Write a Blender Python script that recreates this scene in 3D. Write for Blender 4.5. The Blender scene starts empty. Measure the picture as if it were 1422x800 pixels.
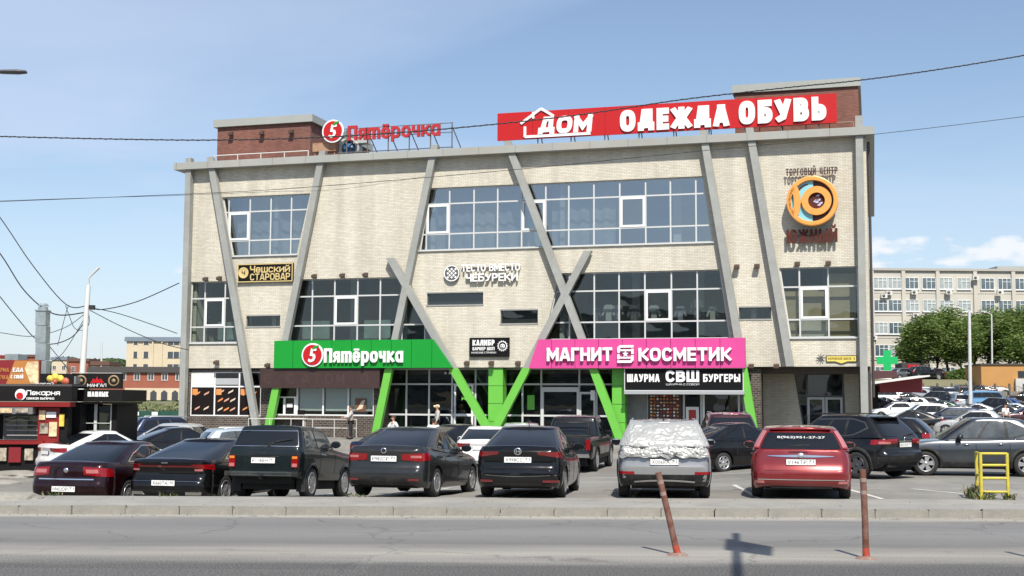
import bpy, bmesh, math, random
from mathutils import Vector, Matrix, Euler, noise
from mathutils.geometry import tessellate_polygon
random.seed(7)
PI = math.pi
scene = bpy.context.scene
COL = scene.collection
# ---------------------------------------------------------------- camera
EYE = 2.05                       # height of the camera over the car park
FPX = 1750.0                     # focal length in pixels of the 1422 px wide photograph
cam_data = bpy.data.cameras.new("camera")
cam_data.sensor_width = 36.0
cam_data.lens = 36.0 * FPX / 1422.0
cam_data.clip_start = 0.1
cam_data.clip_end = 6000
cam = bpy.data.objects.new("camera", cam_data)
COL.objects.link(cam)
CAM_R = (Matrix.Rotation(math.radians(90 + 5.03), 3, 'X') @ Matrix.Rotation(0.0045, 3, 'Z'))
cam.matrix_world = Matrix.Translation((0, 0, EYE)) @ CAM_R.to_4x4()
scene.camera = cam
# ---------------------------------------------------------------- light
SUN_EL, SUN_AZ = math.radians(50), math.radians(173)
world = bpy.data.worlds.new("World")
scene.world = world
world.use_nodes = True
wn, wl = world.node_tree.nodes, world.node_tree.links
bg = wn['Background']
sky = wn.new('ShaderNodeTexSky')
sky.sky_type = 'NISHITA'
sky.sun_disc = False
sky.sun_elevation = SUN_EL
sky.sun_rotation = SUN_AZ
sky.altitude = 0
sky.air_density = 1.0
sky.dust_density = 0.7
sky.ozone_density = 1.6
bg.inputs['Strength'].default_value = 0.115
tc = wn.new('ShaderNodeTexCoord')
def wnode(t, **kw):
    n = wn.new(t)
    for k, v in kw.items():
        setattr(n, k, v)
    return n
def wmath(op, a, b=None, clamp=False):
    n = wn.new('ShaderNodeMath'); n.operation = op; n.use_clamp = clamp
    for i, x in enumerate((a, b)):
        if x is None: continue
        if isinstance(x, (int, float)): n.inputs[i].default_value = x
        else: wl.new(x, n.inputs[i])
    return n.outputs[0]
sep = wn.new('ShaderNodeSeparateXYZ'); wl.new(tc.outputs['Generated'], sep.inputs[0])
# thin high cloud: stretched noise on the sky plane
inv = wmath('DIVIDE', 1.0, wmath('ADD', wmath('MAXIMUM', sep.outputs['Z'], 0.0), 0.12))
com = wn.new('ShaderNodeCombineXYZ')
wl.new(wmath('MULTIPLY', sep.outputs['X'], inv), com.inputs[0])
wl.new(wmath('MULTIPLY', sep.outputs['Y'], inv), com.inputs[1])
mp = wn.new('ShaderNodeMapping'); mp.inputs['Scale'].default_value = (0.6, 1.0, 1); mp.inputs['Rotation'].default_value = (0, 0, 0.5)
mp.inputs['Location'].default_value = (3.3, 1.2, 0)
wl.new(com.outputs[0], mp.inputs[0])
n1 = wn.new('ShaderNodeTexNoise'); n1.inputs['Scale'].default_value = 1.0; n1.inputs['Detail'].default_value = 5; n1.inputs['Roughness'].default_value = 0.5; n1.inputs['Distortion'].default_value = 0.6
wl.new(mp.outputs[0], n1.inputs['Vector'])
r1 = wn.new('ShaderNodeMapRange'); r1.inputs[1].default_value = 0.40; r1.inputs[2].default_value = 0.66; r1.inputs[3].default_value = 0.08; r1.inputs[4].default_value = 0.55
wl.new(n1.outputs[0], r1.inputs[0])
mx = wn.new('ShaderNodeMix'); mx.data_type = 'RGBA'
hz = wmath('SUBTRACT', 0.60, wmath('MULTIPLY', wmath('ABSOLUTE', sep.outputs['Z']), 2.6), clamp=True)
wl.new(wmath('MAXIMUM', r1.outputs[0], hz), mx.inputs[0]); wl.new(sky.outputs[0], mx.inputs[6]); mx.inputs[7].default_value = (4.9, 5.65, 7.2, 1)
# low heaps of cloud over the horizon
mp2 = wn.new('ShaderNodeMapping'); mp2.inputs['Scale'].default_value = (7, 7, 17); mp2.inputs['Location'].default_value = (5.5, 2.7, -0.27)
wl.new(tc.outputs['Generated'], mp2.inputs[0])
n2 = wn.new('ShaderNodeTexNoise'); n2.inputs['Scale'].default_value = 1.0; n2.inputs['Detail'].default_value = 5; n2.inputs['Roughness'].default_value = 0.55
wl.new(mp2.outputs[0], n2.inputs['Vector'])
band = wmath('ABSOLUTE', wmath('SUBTRACT', sep.outputs['Z'], 0.104))
thr = wmath('ADD', wmath('MULTIPLY', band, 5.5), 0.56)
m2 = wmath('MULTIPLY', wmath('SUBTRACT', n2.outputs[0], thr), 22.0, clamp=True)
mx2 = wn.new('ShaderNodeMix'); mx2.data_type = 'RGBA'
wl.new(m2, mx2.inputs[0]); wl.new(mx.outputs[2], mx2.inputs[6]); mx2.inputs[7].default_value = (6.6, 6.9, 7.3, 1)
wl.new(mx2.outputs[2], bg.inputs['Color'])
sun_data = bpy.data.lights.new("sun", 'SUN')
sun_data.energy = 5.0
sun_data.angle = math.radians(0.53)
sun_data.color = (1.0, 0.95, 0.86)
sun = bpy.data.objects.new("sun", sun_data)
COL.objects.link(sun)
to_sun = Vector((math.cos(SUN_EL) * math.sin(SUN_AZ), math.cos(SUN_EL) * math.cos(SUN_AZ), math.sin(SUN_EL)))
sun.rotation_euler = to_sun.to_track_quat('Z', 'Y').to_euler()
sun.location = (5, -20, 40)
scene.view_settings.view_transform = 'Standard'
scene.view_settings.look = 'None'
scene.view_settings.exposure = 0.26
scene.view_settings.gamma = 1.0
scene.render.engine = 'CYCLES'
scene.cycles.max_bounces = 6
scene.cycles.transparent_max_bounces = 8
scene.cycles.caustics_reflective = False
scene.cycles.caustics_refractive = False
scene.cycles.use_denoising = True
# ---------------------------------------------------------------- sight lines: photo pixel -> place
def ray(u, v):
    return CAM_R @ Vector(((u - 711.0) / FPX, -(v - 400.0) / FPX, -1.0))
def at_depth(u, v, Y):
    d = ray(u, v); return Vector((0, 0, EYE)) + d * (Y / d.y)
def on_ground(u, v, z=0.0):
    d = ray(u, v); return Vector((0, 0, EYE)) + d * ((z - EYE) / d.z)
FA = math.radians(16.0)
FO = Vector((5.37, 62.6, 0.0))                      # foot of the facade plane
FS, FN = Vector((math.cos(FA), -math.sin(FA), 0)), Vector((math.sin(FA), math.cos(FA), 0))   # along, into the house
def fac(u, v, p=0.0):
    """facade coordinates (s along, z up) of what is seen at u,v on the plane p metres in front of the facade"""
    d = ray(u, v); o = Vector((0, 0, EYE)) - FO
    t = (-p - o.dot(FN)) / d.dot(FN)
    q = o + d * t
    return q.dot(FS), q.z
# ---------------------------------------------------------------- mesh helpers
class MB:
    def __init__(s):
        s.v, s.f, s.m, s.sm = [], [], [], []
    def add(s, vs, fs, m=0, smooth=False):
        n = len(s.v); s.v += [tuple(x) for x in vs]
        for f in fs:
            s.f.append(tuple(i + n for i in f)); s.m.append(m); s.sm.append(smooth)
        return s
    def box(s, x0, x1, y0, y1, z0, z1, m=0):
        return s.add([(x0,y0,z0),(x1,y0,z0),(x1,y1,z0),(x0,y1,z0),(x0,y0,z1),(x1,y0,z1),(x1,y1,z1),(x0,y1,z1)],
                     [(0,3,2,1),(4,5,6,7),(0,1,5,4),(1,2,6,5),(2,3,7,6),(3,0,4,7)], m)
    def prism(s, poly, y0, y1, m=0):
        """poly of (x,z), extruded along y"""
        n = len(poly)
        vs = [(x, y0, z) for x, z in poly] + [(x, y1, z) for x, z in poly]
        tri = tessellate_polygon([[Vector((x, z, 0)) for x, z in poly]])
        area = sum(poly[i][0] * poly[(i+1) % n][1] - poly[(i+1) % n][0] * poly[i][1] for i in range(n))
        fs = []
        for t in tri:
            a = (poly[t[1]][0]-poly[t[0]][0])*(poly[t[2]][1]-poly[t[0]][1])-(poly[t[2]][0]-poly[t[0]][0])*(poly[t[1]][1]-poly[t[0]][1])
            t = t if a > 0 else t[::-1]
            fs.append(tuple(t)); fs.append(tuple(i + n for i in t[::-1]))
        for i in range(n):
            j = (i + 1) % n
            fs.append((i, i+n, j+n, j) if area > 0 else (j, j+n, i+n, i))
        return s.add(vs, fs, m)
    def tube(s, pts, r, n=8, m=0, cap=True, smooth=True):
        pts = [Vector(p) for p in pts]
        rs = r if isinstance(r, (list, tuple)) else [r] * len(pts)
        vs, up = [], None
        for i, p in enumerate(pts):
            d = (pts[min(i+1, len(pts)-1)] - pts[max(i-1, 0)])
            if d.length < 1e-9: d = Vector((0, 0, 1))
            d.normalize()
            if up is None:
                up = Vector((0, 0, 1)) if abs(d.z) < .9 else Vector((0, 1, 0))
            a = d.cross(up).normalized(); b = a.cross(d).normalized(); up = b
            for k in range(n):
                t = 2 * PI * (k + .5) / n
                vs.append(p + (a * math.cos(t) + b * math.sin(t)) * rs[i])
        fs = []
        for i in range(len(pts) - 1):
            for k in range(n):
                l = (k + 1) % n
                fs.append((i*n+k, i*n+l, (i+1)*n+l, (i+1)*n+k))
        s.add(vs, fs, m, smooth)
        if cap:
            e = (len(pts)-1) * n
            s.add(vs[:n], [tuple(range(n))[::-1]], m); s.add(vs[e:], [tuple(range(n))], m)
        return s
    def lathe(s, prof, c, axis='Z', n=20, m=0, smooth=True):
        """prof: (radius, offset along axis)"""
        vs, fs = [], []
        c = Vector(c)
        for r, h in prof:
            for k in range(n):
                t = 2 * PI * k / n; a, b = r * math.cos(t), r * math.sin(t)
                vs.append(c + (Vector((a, b, h)) if axis == 'Z' else Vector((h, a, b)) if axis == 'X' else Vector((a, h, -b))))
        for i in range(len(prof) - 1):
            for k in range(n):
                l = (k + 1) % n
                fs.append((i*n+k, i*n+l, (i+1)*n+l, (i+1)*n+k))
        return s.add(vs, fs, m, smooth)
    def grid(s, rows, m=0, smooth=True, flip=False):
        nc = len(rows[0]); vs = [p for r in rows for p in r]; fs = []
        for i in range(len(rows) - 1):
            for j in range(nc - 1):
                f = (i*nc+j, i*nc+j+1, (i+1)*nc+j+1, (i+1)*nc+j)
                fs.append(f[::-1] if flip else f)
        return s.add(vs, fs, m, smooth)
    def mesh(s, name):
        me = bpy.data.meshes.new(name)
        me.from_pydata(s.v, [], s.f)
        me.polygons.foreach_set('material_index', s.m)
        me.polygons.foreach_set('use_smooth', s.sm)
        me.update()
        return me
    def build(s, name, mats, parent=None, loc=None, rotz=None, recalc=False):
        me = s.mesh(name)
        for k in (mats if isinstance(mats, (list, tuple)) else [mats]):
            me.materials.append(k)
        if recalc:
            b = bmesh.new(); b.from_mesh(me); bmesh.ops.remove_doubles(b, verts=b.verts, dist=1e-5)
            bmesh.ops.recalc_face_normals(b, faces=b.faces); b.to_mesh(me); b.free()
        o = bpy.data.objects.new(name, me); COL.objects.link(o)
        if parent: o.parent = parent
        if loc is not None: o.location = loc
        if rotz is not None: o.rotation_euler = (0, 0, rotz)
        return o
def tag(o, label=None, cat=None, group=None, kind=None):
    if label: o['label'] = label
    if cat: o['category'] = cat
    if group: o['group'] = group
    if kind: o['kind'] = kind
    return o
def empty(name, loc=(0, 0, 0), rotz=0, label=None, cat=None, group=None, kind=None):
    o = bpy.data.objects.new(name, None); COL.objects.link(o)
    o.empty_display_size = .3
    o.location = loc; o.rotation_euler = (0, 0, rotz)
    return tag(o, label, cat, group, kind)
def copy_tree(o, parent=None):
    c = o.copy(); COL.objects.link(c)
    if parent: c.parent = parent
    for ch in list(o.children):
        copy_tree(ch, c)
    return c
def boxpart(name, mat, parent, x0, x1, y0, y1, z0, z1):
    return MB().box(x0, x1, y0, y1, z0, z1).build(name, mat, parent)
# ---------------------------------------------------------------- materials
MATS = {}
def mat(name, col=(.5, .5, .5), rough=.6, metal=0.0, coat=0.0, emis=None, es=0, spec=.5, var=0.0, vscale=3.0, bump=0.0, bscale=40.0, coord='Object', dirt=None):
    """a principled material; var: mottling of the colour, bump: fine relief, dirt: (colour, amount, scale)"""
    if name in MATS: return MATS[name]
    m = bpy.data.materials.new(name); m.use_nodes = True
    nt = m.node_tree; nd, lk = nt.nodes, nt.links
    b = nd['Principled BSDF']
    b.inputs['Base Color'].default_value = (*col, 1)
    b.inputs['Roughness'].default_value = rough
    b.inputs['Metallic'].default_value = metal
    b.inputs['Coat Weight'].default_value = coat
    b.inputs['Coat Roughness'].default_value = .04
    b.inputs['Specular IOR Level'].default_value = spec
    if emis:
        b.inputs['Emission Color'].default_value = (*emis, 1); b.inputs['Emission Strength'].default_value = es
    if var or bump or dirt:
        t = nd.new('ShaderNodeTexCoord')
        out = None
        if var:
            n = nd.new('ShaderNodeTexNoise'); n.inputs['Scale'].default_value = vscale; n.inputs['Detail'].default_value = 6; n.inputs['Roughness'].default_value = .65
            lk.new(t.outputs[coord], n.inputs['Vector'])
            r = nd.new('ShaderNodeMapRange'); r.inputs[1].default_value = .3; r.inputs[2].default_value = .7; r.inputs[3].default_value = 1 - var; r.inputs[4].default_value = 1 + var
            lk.new(n.outputs[0], r.inputs[0])
            mu = nd.new('ShaderNodeVectorMath'); mu.operation = 'SCALE'; mu.inputs[0].default_value = col
            lk.new(r.outputs[0], mu.inputs['Scale']); out = mu.outputs[0]
        if dirt:
            dc, amt, ds = dirt
            n = nd.new('ShaderNodeTexNoise'); n.inputs['Scale'].default_value = ds; n.inputs['Detail'].default_value = 8; n.inputs['Roughness'].default_value = .7
            lk.new(t.outputs[coord], n.inputs['Vector'])
            r = nd.new('ShaderNodeMapRange'); r.inputs[1].default_value = .45; r.inputs[2].default_value = .75; r.inputs[3].default_value = 0; r.inputs[4].default_value = amt
            lk.new(n.outputs[0], r.inputs[0])
            x = nd.new('ShaderNodeMix'); x.data_type = 'RGBA'; lk.new(r.outputs[0], x.inputs[0])
            if out: lk.new(out, x.inputs[6])
            else: x.inputs[6].default_value = (*col, 1)
            x.inputs[7].default_value = (*dc, 1); out = x.outputs[2]
        if out: lk.new(out, b.inputs['Base Color'])
        if bump:
            n = nd.new('ShaderNodeTexNoise'); n.inputs['Scale'].default_value = bscale; n.inputs['Detail'].default_value = 4
            lk.new(t.outputs[coord], n.inputs['Vector'])
            bp = nd.new('ShaderNodeBump'); bp.inputs['Strength'].default_value = bump; bp.inputs['Distance'].default_value = .02
            lk.new(n.outputs[0], bp.inputs['Height']); lk.new(bp.outputs[0], b.inputs['Normal'])
    MATS[name] = m
    return m
def brick_mat(name, c1, c2, mortar, bw=.25, bh=.077, ms=.012, bias=0.0):
    """bricks in a material (each is under 8 px in the photo); for faces in the x-z plane"""
    if name in MATS: return MATS[name]
    m = bpy.data.materials.new(name); m.use_nodes = True; nd, lk = m.node_tree.nodes, m.node_tree.links
    b = nd['Principled BSDF']; b.inputs['Roughness'].default_value = .85
    t = nd.new('ShaderNodeTexCoord'); g = nd.new('ShaderNodeNewGeometry')
    sp = nd.new('ShaderNodeSeparateXYZ'); lk.new(t.outputs['Object'], sp.inputs[0])
    sm = nd.new('ShaderNodeMath'); sm.operation = 'ADD'; lk.new(sp.outputs[0], sm.inputs[0]); lk.new(sp.outputs[1], sm.inputs[1])
    cb = nd.new('ShaderNodeCombineXYZ'); lk.new(sm.outputs[0], cb.inputs[0]); lk.new(sp.outputs[2], cb.inputs[1])
    k = nd.new('ShaderNodeTexBrick'); k.inputs['Scale'].default_value = 1; k.inputs['Brick Width'].default_value = bw; k.inputs['Row Height'].default_value = bh
    k.inputs['Mortar Size'].default_value = ms; k.inputs['Mortar Smooth'].default_value = .2; k.inputs['Bias'].default_value = bias
    k.inputs['Color1'].default_value = (*c1, 1); k.inputs['Color2'].default_value = (*c2, 1); k.inputs['Mortar'].default_value = (*mortar, 1)
    lk.new(cb.outputs[0], k.inputs['Vector'])
    n = nd.new('ShaderNodeTexNoise'); n.inputs['Scale'].default_value = .35; n.inputs['Detail'].default_value = 7; n.inputs['Roughness'].default_value = .65
    lk.new(t.outputs['Object'], n.inputs['Vector'])
    r = nd.new('ShaderNodeMapRange'); r.inputs[1].default_value = .3; r.inputs[2].default_value = .7; r.inputs[3].default_value = .92; r.inputs[4].default_value = 1.06
    lk.new(n.outputs[0], r.inputs[0])
    mp = nd.new('ShaderNodeMapping'); mp.inputs['Scale'].default_value = (1.4, 1.4, .07); lk.new(t.outputs['Object'], mp.inputs[0])
    n3 = nd.new('ShaderNodeTexNoise'); n3.inputs['Scale'].default_value = 1; n3.inputs['Detail'].default_value = 5; lk.new(mp.outputs[0], n3.inputs['Vector'])
    r3 = nd.new('ShaderNodeMapRange'); r3.inputs[1].default_value = .3; r3.inputs[2].default_value = .6; r3.inputs[3].default_value = .84; r3.inputs[4].default_value = 1.02; lk.new(n3.outputs[0], r3.inputs[0])
    mm = nd.new('ShaderNodeMath'); mm.operation = 'MULTIPLY'; lk.new(r.outputs[0], mm.inputs[0]); lk.new(r3.outputs[0], mm.inputs[1])
    mu = nd.new('ShaderNodeVectorMath'); mu.operation = 'SCALE'; lk.new(k.outputs['Color'], mu.inputs[0]); lk.new(mm.outputs[0], mu.inputs['Scale'])
    lk.new(mu.outputs[0], b.inputs['Base Color'])
    bp = nd.new('ShaderNodeBump'); bp.inputs['Strength'].default_value = .6; bp.inputs['Distance'].default_value = .012; bp.invert = True
    lk.new(k.outputs['Fac'], bp.inputs['Height']); lk.new(bp.outputs[0], b.inputs['Normal'])
    MATS[name] = m
    return m
def glass_mat(name, tint=(.5, .56, .58), refl=.22, rcol=(.8, .88, .95)):
    if name in MATS: return MATS[name]
    m = bpy.data.materials.new(name); m.use_nodes = True; nd, lk = m.node_tree.nodes, m.node_tree.links
    nd.remove(nd['Principled BSDF'])
    tr = nd.new('ShaderNodeBsdfTransparent'); tr.inputs[0].default_value = (*tint, 1)
    gl = nd.new('ShaderNodeBsdfGlossy'); gl.inputs[0].default_value = (*rcol, 1); gl.inputs['Roughness'].default_value = .015
    # a faint ripple so each pane mirrors a little differently
    t = nd.new('ShaderNodeTexCoord'); n = nd.new('ShaderNodeTexNoise'); n.inputs['Scale'].default_value = .9; n.inputs['Detail'].default_value = 1
    lk.new(t.outputs['Object'], n.inputs['Vector'])
    bp = nd.new('ShaderNodeBump'); bp.inputs['Strength'].default_value = .12; bp.inputs['Distance'].default_value = .05
    lk.new(n.outputs[0], bp.inputs['Height']); lk.new(bp.outputs[0], gl.inputs['Normal'])
    fr = nd.new('ShaderNodeFresnel'); fr.inputs[0].default_value = 1.5
    a = nd.new('ShaderNodeMath'); a.operation = 'ADD'; a.use_clamp = True; a.inputs[1].default_value = refl; lk.new(fr.outputs[0], a.inputs[0])
    g_ = nd.new('ShaderNodeNewGeometry'); iv = nd.new('ShaderNodeMath'); iv.operation = 'SUBTRACT'; iv.inputs[0].default_value = 1; lk.new(g_.outputs['Backfacing'], iv.inputs[1])
    m2_ = nd.new('ShaderNodeMath'); m2_.operation = 'MULTIPLY'; lk.new(a.outputs[0], m2_.inputs[0]); lk.new(iv.outputs[0], m2_.inputs[1]); a = m2_
    x = nd.new('ShaderNodeMixShader'); lk.new(a.outputs[0], x.inputs[0]); lk.new(tr.outputs[0], x.inputs[1]); lk.new(gl.outputs[0], x.inputs[2])
    lk.new(x.outputs[0], nd['Material Output'].inputs[0])
    MATS[name] = m
    return m
# ---------------------------------------------------------------- lettering
_adv = {}
def _text_mesh(body, bold, ext):
    """letters thickened by overlaying slightly shifted copies of the outline (keeps the counters open)"""
    c = bpy.data.curves.new('lettering', 'FONT'); c.body = body; c.extrude = ext; c.resolution_u = 2
    o = bpy.data.objects.new('lettering', c); COL.objects.link(o)
    bpy.context.view_layer.update()
    me = bpy.data.meshes.new_from_object(o.evaluated_get(bpy.context.evaluated_depsgraph_get()))
    bpy.data.objects.remove(o); bpy.data.curves.remove(c)
    if bold <= 0.004: return me
    vs = [tuple(v.co) for v in me.vertices]; fs = [tuple(p.vertices) for p in me.polygons]
    V, Fc = [], []
    for i, (dx, dy) in enumerate(((0, 0), (1, 0), (-1, 0), (0, 1), (0, -1), (.75, .75), (-.75, .75), (.75, -.75), (-.75, -.75))):
        n = len(V); V += [(x + dx * bold, y + dy * bold * .7, z * (1 - i * .012)) for x, y, z in vs]; Fc += [tuple(k + n for k in f) for f in fs]
    bpy.data.meshes.remove(me)
    me = bpy.data.meshes.new('lettering'); me.from_pydata(V, [], Fc); me.update()
    return me
def _bounds(me):
    xs = [v.co.x for v in me.vertices]; ys = [v.co.y for v in me.vertices]
    return (min(xs), max(xs), min(ys), max(ys)) if xs else (0, 0, 0, 0)
# a heavy sans drawn stroke by stroke: name -> (width, strokes); each stroke runs in a 0..1 by 0..1 skeleton box
def _arc(cx, cy, rx, ry, a0, a1, n=12, e=2.7):
    r = []
    for i in range(n + 1):
        a = math.radians(a0 + (a1 - a0) * i / n); c, s = math.cos(a), math.sin(a)
        r.append((cx + rx * math.copysign(abs(c) ** (2 / e), c), cy + ry * math.copysign(abs(s) ** (2 / e), s)))
    return r
_bowl = lambda y0, y1, x=1.0: [(0, y1)] + _arc(x * .45, (y0 + y1) / 2, x * .55, (y1 - y0) / 2, 90, -90) + [(0, y0)]
_loop = lambda cx=.5, rx=.5, y0=0, y1=1: _arc(cx, (y0 + y1) / 2, rx, (y1 - y0) / 2, 0, 360, 26)
_V = lambda x: [(x, 0), (x, 1)]
GL = {'А': (.80, [[(0, 0), (.40, 1)], [(1, 0), (.60, 1)], [(.40, 1), (.60, 1)], [(.2, .24), (.8, .24)]]), 'Б': (.74, [[(.92, 1), (0, 1), (0, 0)], _bowl(0, .57)]), 'В': (.76, [_V(0), _bowl(.53, 1, .9), _bowl(0, .53)]), 'Г': (.62, [[(0, 0), (0, 1), (1, 1)]]),
 'Д': (.86, [[(0, 0), (0, .16), (1, .16), (1, 0)], [(.16, .16), (.34, 1), (.84, 1), (.84, .16)]]), 'Е': (.64, [[(1, 1), (0, 1), (0, 0), (1, 0)], [(0, .5), (.9, .5)]]), 'Ж': (1.05, [_V(.5), [(0, 1), (.40, .5), (0, 0)], [(1, 1), (.60, .5), (1, 0)]]),
 'З': (.7, [[(0, .9)] + _arc(.45, .765, .5, .235, 90, -90) + [(.3, .53)], [(.3, .53)] + _arc(.45, .265, .55, .265, 90, -90) + [(0, .1)]]), 'И': (.78, [_V(0), _V(1), [(0, .08), (1, .92)]]), 'Й': (.78, [_V(0), _V(1), [(0, .08), (1, .92)], [(.2, 1.38), (.35, 1.22), (.65, 1.22), (.8, 1.38)]]),
 'К': (.76, [_V(0), [(1, 1), (.28, .5), (1, 0)], [(0, .5), (.3, .5)]]), 'Л': (.8, [[(0, 0), (.3, 1), (1, 1), (1, 0)]]), 'М': (.94, [_V(0), _V(1), [(0, 1), (.5, .25), (1, 1)]]), 'Н': (.76, [_V(0), _V(1), [(0, .5), (1, .5)]]), 'О': (.82, [_loop()]), 'П': (.76, [[(0, 0), (0, 1), (1, 1), (1, 0)]]),
 'Р': (.72, [_V(0), _bowl(.42, 1)]), 'С': (.76, [_arc(.5, .5, .5, .5, 42, 318, 22)]), 'Т': (.74, [[(0, 1), (1, 1)], _V(.5)]), 'У': (.78, [[(0, 1), (.5, .42)], [(1, 1), (.5, .12), (.12, 0)]]), 'Х': (.8, [[(0, 0), (1, 1)], [(0, 1), (1, 0)]]), 'Ц': (.8, [[(0, 1), (0, .16), (1, .16), (1, 0)], [(.82, .16), (.82, 1)]]),
 'Ч': (.72, [[(0, 1), (0, .62), (.14, .46), (1, .46)], _V(1)]), 'Ш': (1.04, [[(0, 1), (0, 0), (1, 0), (1, 1)], _V(.5)]), 'Ы': (.98, [[(0, 1), (0, 0)], _bowl(0, .57, .62), _V(1)]), 'Ь': (.72, [[(0, 1), (0, 0)], _bowl(0, .57)]), 'Ю': (1.1, [_V(0), [(0, .5), (.4, .5)], _loop(.69, .31)]),
 'Я': (.74, [_V(1), [(1, 1)] + _arc(.5, .72, .5, .28, 90, 270) + [(1, .44)], [(.55, .44), (0, 0)]]), '-': (.4, [[(0, .45), (1, .45)]]), '3': (.66, [[(0, .9)] + _arc(.45, .765, .5, .235, 90, -90) + [(.3, .53)], [(.3, .53)] + _arc(.45, .265, .55, .265, 90, -90) + [(0, .1)]]),
 'т': (1.0, [[(0, 0), (0, .74)], [(0, .74), (.4, .74), (.5, .62), (.5, 0)], [(.5, .74), (.9, .74), (1, .62), (1, 0)]]), 'е': (.68, [_arc(.5, .37, .5, .37, 0, 318, 22), [(0, .37), (1, .37)]]), 'ё': (.68, [_arc(.5, .37, .5, .37, 0, 318, 22), [(0, .37), (1, .37)], [(.14, 1.0), (.26, 1.0)], [(.74, 1.0), (.86, 1.0)]]),
 'р': (.72, [[(0, -.28), (0, .74)], _loop(.5, .5, 0, .74)]), 'о': (.72, [_loop(.5, .5, 0, .74)]), 'а': (.72, [_loop(.5, .5, 0, .74), [(1, 0), (1, .74)]]), 'й': (.7, [[(0, 0), (0, .74)], [(1, 0), (1, .74)], [(0, .04), (1, .7)], [(.2, 1.04), (.35, .93), (.65, .93), (.8, 1.04)]])}
for _c in 'бвгджзиклмнпсучхцшыью' + 'я':
    if _c not in GL and _c.upper() in GL:
        _w, _s = GL[_c.upper()]; GL[_c] = (_w * .88, [[(x, y * .74) for x, y in q] for q in _s])
def _ribbon(mb, pts, t, y0, y1, lo, hi):
    closed = math.hypot(pts[0][0] - pts[-1][0], pts[0][1] - pts[-1][1]) < 1e-6
    P = [Vector(p) for p in pts]
    if closed: P = P[:-1]
    n = len(P)
    if not closed:
        d = (P[0] - P[1]).normalized()
        if abs(d.x) > .05 and abs(d.y) > .3: P[0] = P[0] + d * t * .5
        d = (P[-1] - P[-2]).normalized()
        if abs(d.x) > .05 and abs(d.y) > .3: P[-1] = P[-1] + d * t * .5
        for i, j in ((0, 1), (-1, -2)):
            d = (P[i] - P[j]).normalized()
            if abs(d.x) <= .05 or abs(d.y) <= .3: P[i] = P[i] + d * t * .5
    L, R = [], []
    for i in range(n):
        a = P[i] - P[i-1] if (closed or i > 0) else P[1] - P[0]; b = P[(i+1) % n] - P[i] if (closed or i < n - 1) else P[-1] - P[-2]
        a, b = a.normalized(), b.normalized(); m = (a + b)
        m = m.normalized() if m.length > 1e-3 else a
        nn = Vector((-m.y, m.x)); k = t / 2 / max(.45, nn.dot(Vector((-a.y, a.x))))
        for lst, sg in ((L, 1), (R, -1)):
            q = P[i] + nn * k * sg; lst.append((q.x, min(max(q.y, lo), hi)))
    vs = [(x, y0, z) for x, z in L] + [(x, y0, z) for x, z in R] + [(x, y1, z) for x, z in L] + [(x, y1, z) for x, z in R]
    fs = []
    for i in range(n if closed else n - 1):
        j = (i + 1) % n; fs += [(i, n+i, n+j, j), (2*n+i, 2*n+j, 3*n+j, 3*n+i), (i, j, 2*n+j, 2*n+i), (n+i, 3*n+i, 3*n+j, n+j)]
    if not closed: fs += [(0, 2*n, 3*n, n), (n-1, 2*n-1, 4*n-1, 3*n-1)]
    mb.add(vs, fs)
def stroke_text(body, x0, x1, z0, z1, y, depth, m, parent, bold, shear, split, name):
    H_ = z1 - z0; t = (.125 + bold * 2.0) * H_; gap = .07 * H_ + t * .15; sp = .42 * H_
    if all(c not in GL or c == '-' for c in body): return []
    wsum = sum(GL[c][0] for c in body if c in GL); ng = sum(1 for c in body[:-1] if c != ' ')
    k = (x1 - x0 - gap * ng - sp * body.count(' ')) / wsum
    if k < .4 * H_: gap *= .4; sp *= .6; k = (x1 - x0 - gap * ng - sp * body.count(' ')) / wsum
    t = min(t, k * .34); x = x0; res = []; mb = MB(); q = 0
    for c in body:
        if c == ' ' or c not in GL: x += sp; continue
        w, S = GL[c]; w *= k
        for st in S:
            low = min(p[1] for p in st) < -.05; ex = max(p[1] for p in st) > 1.02 or (c in 'ёй' and min(p[1] for p in st) > .8)
            pts = [(x + t/2 + px * (w - t), z0 + t/2 + py * (H_ - t)) for px, py in st]
            top = z0 + t + (H_ - t) * (.74 if c in 'теёраояий' and max(p[1] for p in st) < .8 or (c.islower() and not ex) else 1)
            if ex: pts = [(a, b) for a, b in pts]
            n0 = len(mb.v)
            _ribbon(mb, pts, t * (.72 if ex else 1), y - depth * (1 - .006 * (q % 7)), y, z0 - (H_ if low else 0), z0 + H_ * 2 if ex else top)
            q += 1
            if shear: mb.v[n0:] = [(a + shear * (e_ - z0), b, e_) for a, b, e_ in mb.v[n0:]]
        x += w + gap
        if split: res.append(mb.build('letter', m, parent, recalc=True)); mb = MB()
    if not split: res.append(mb.build(name, m, parent, recalc=True))
    return res
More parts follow.
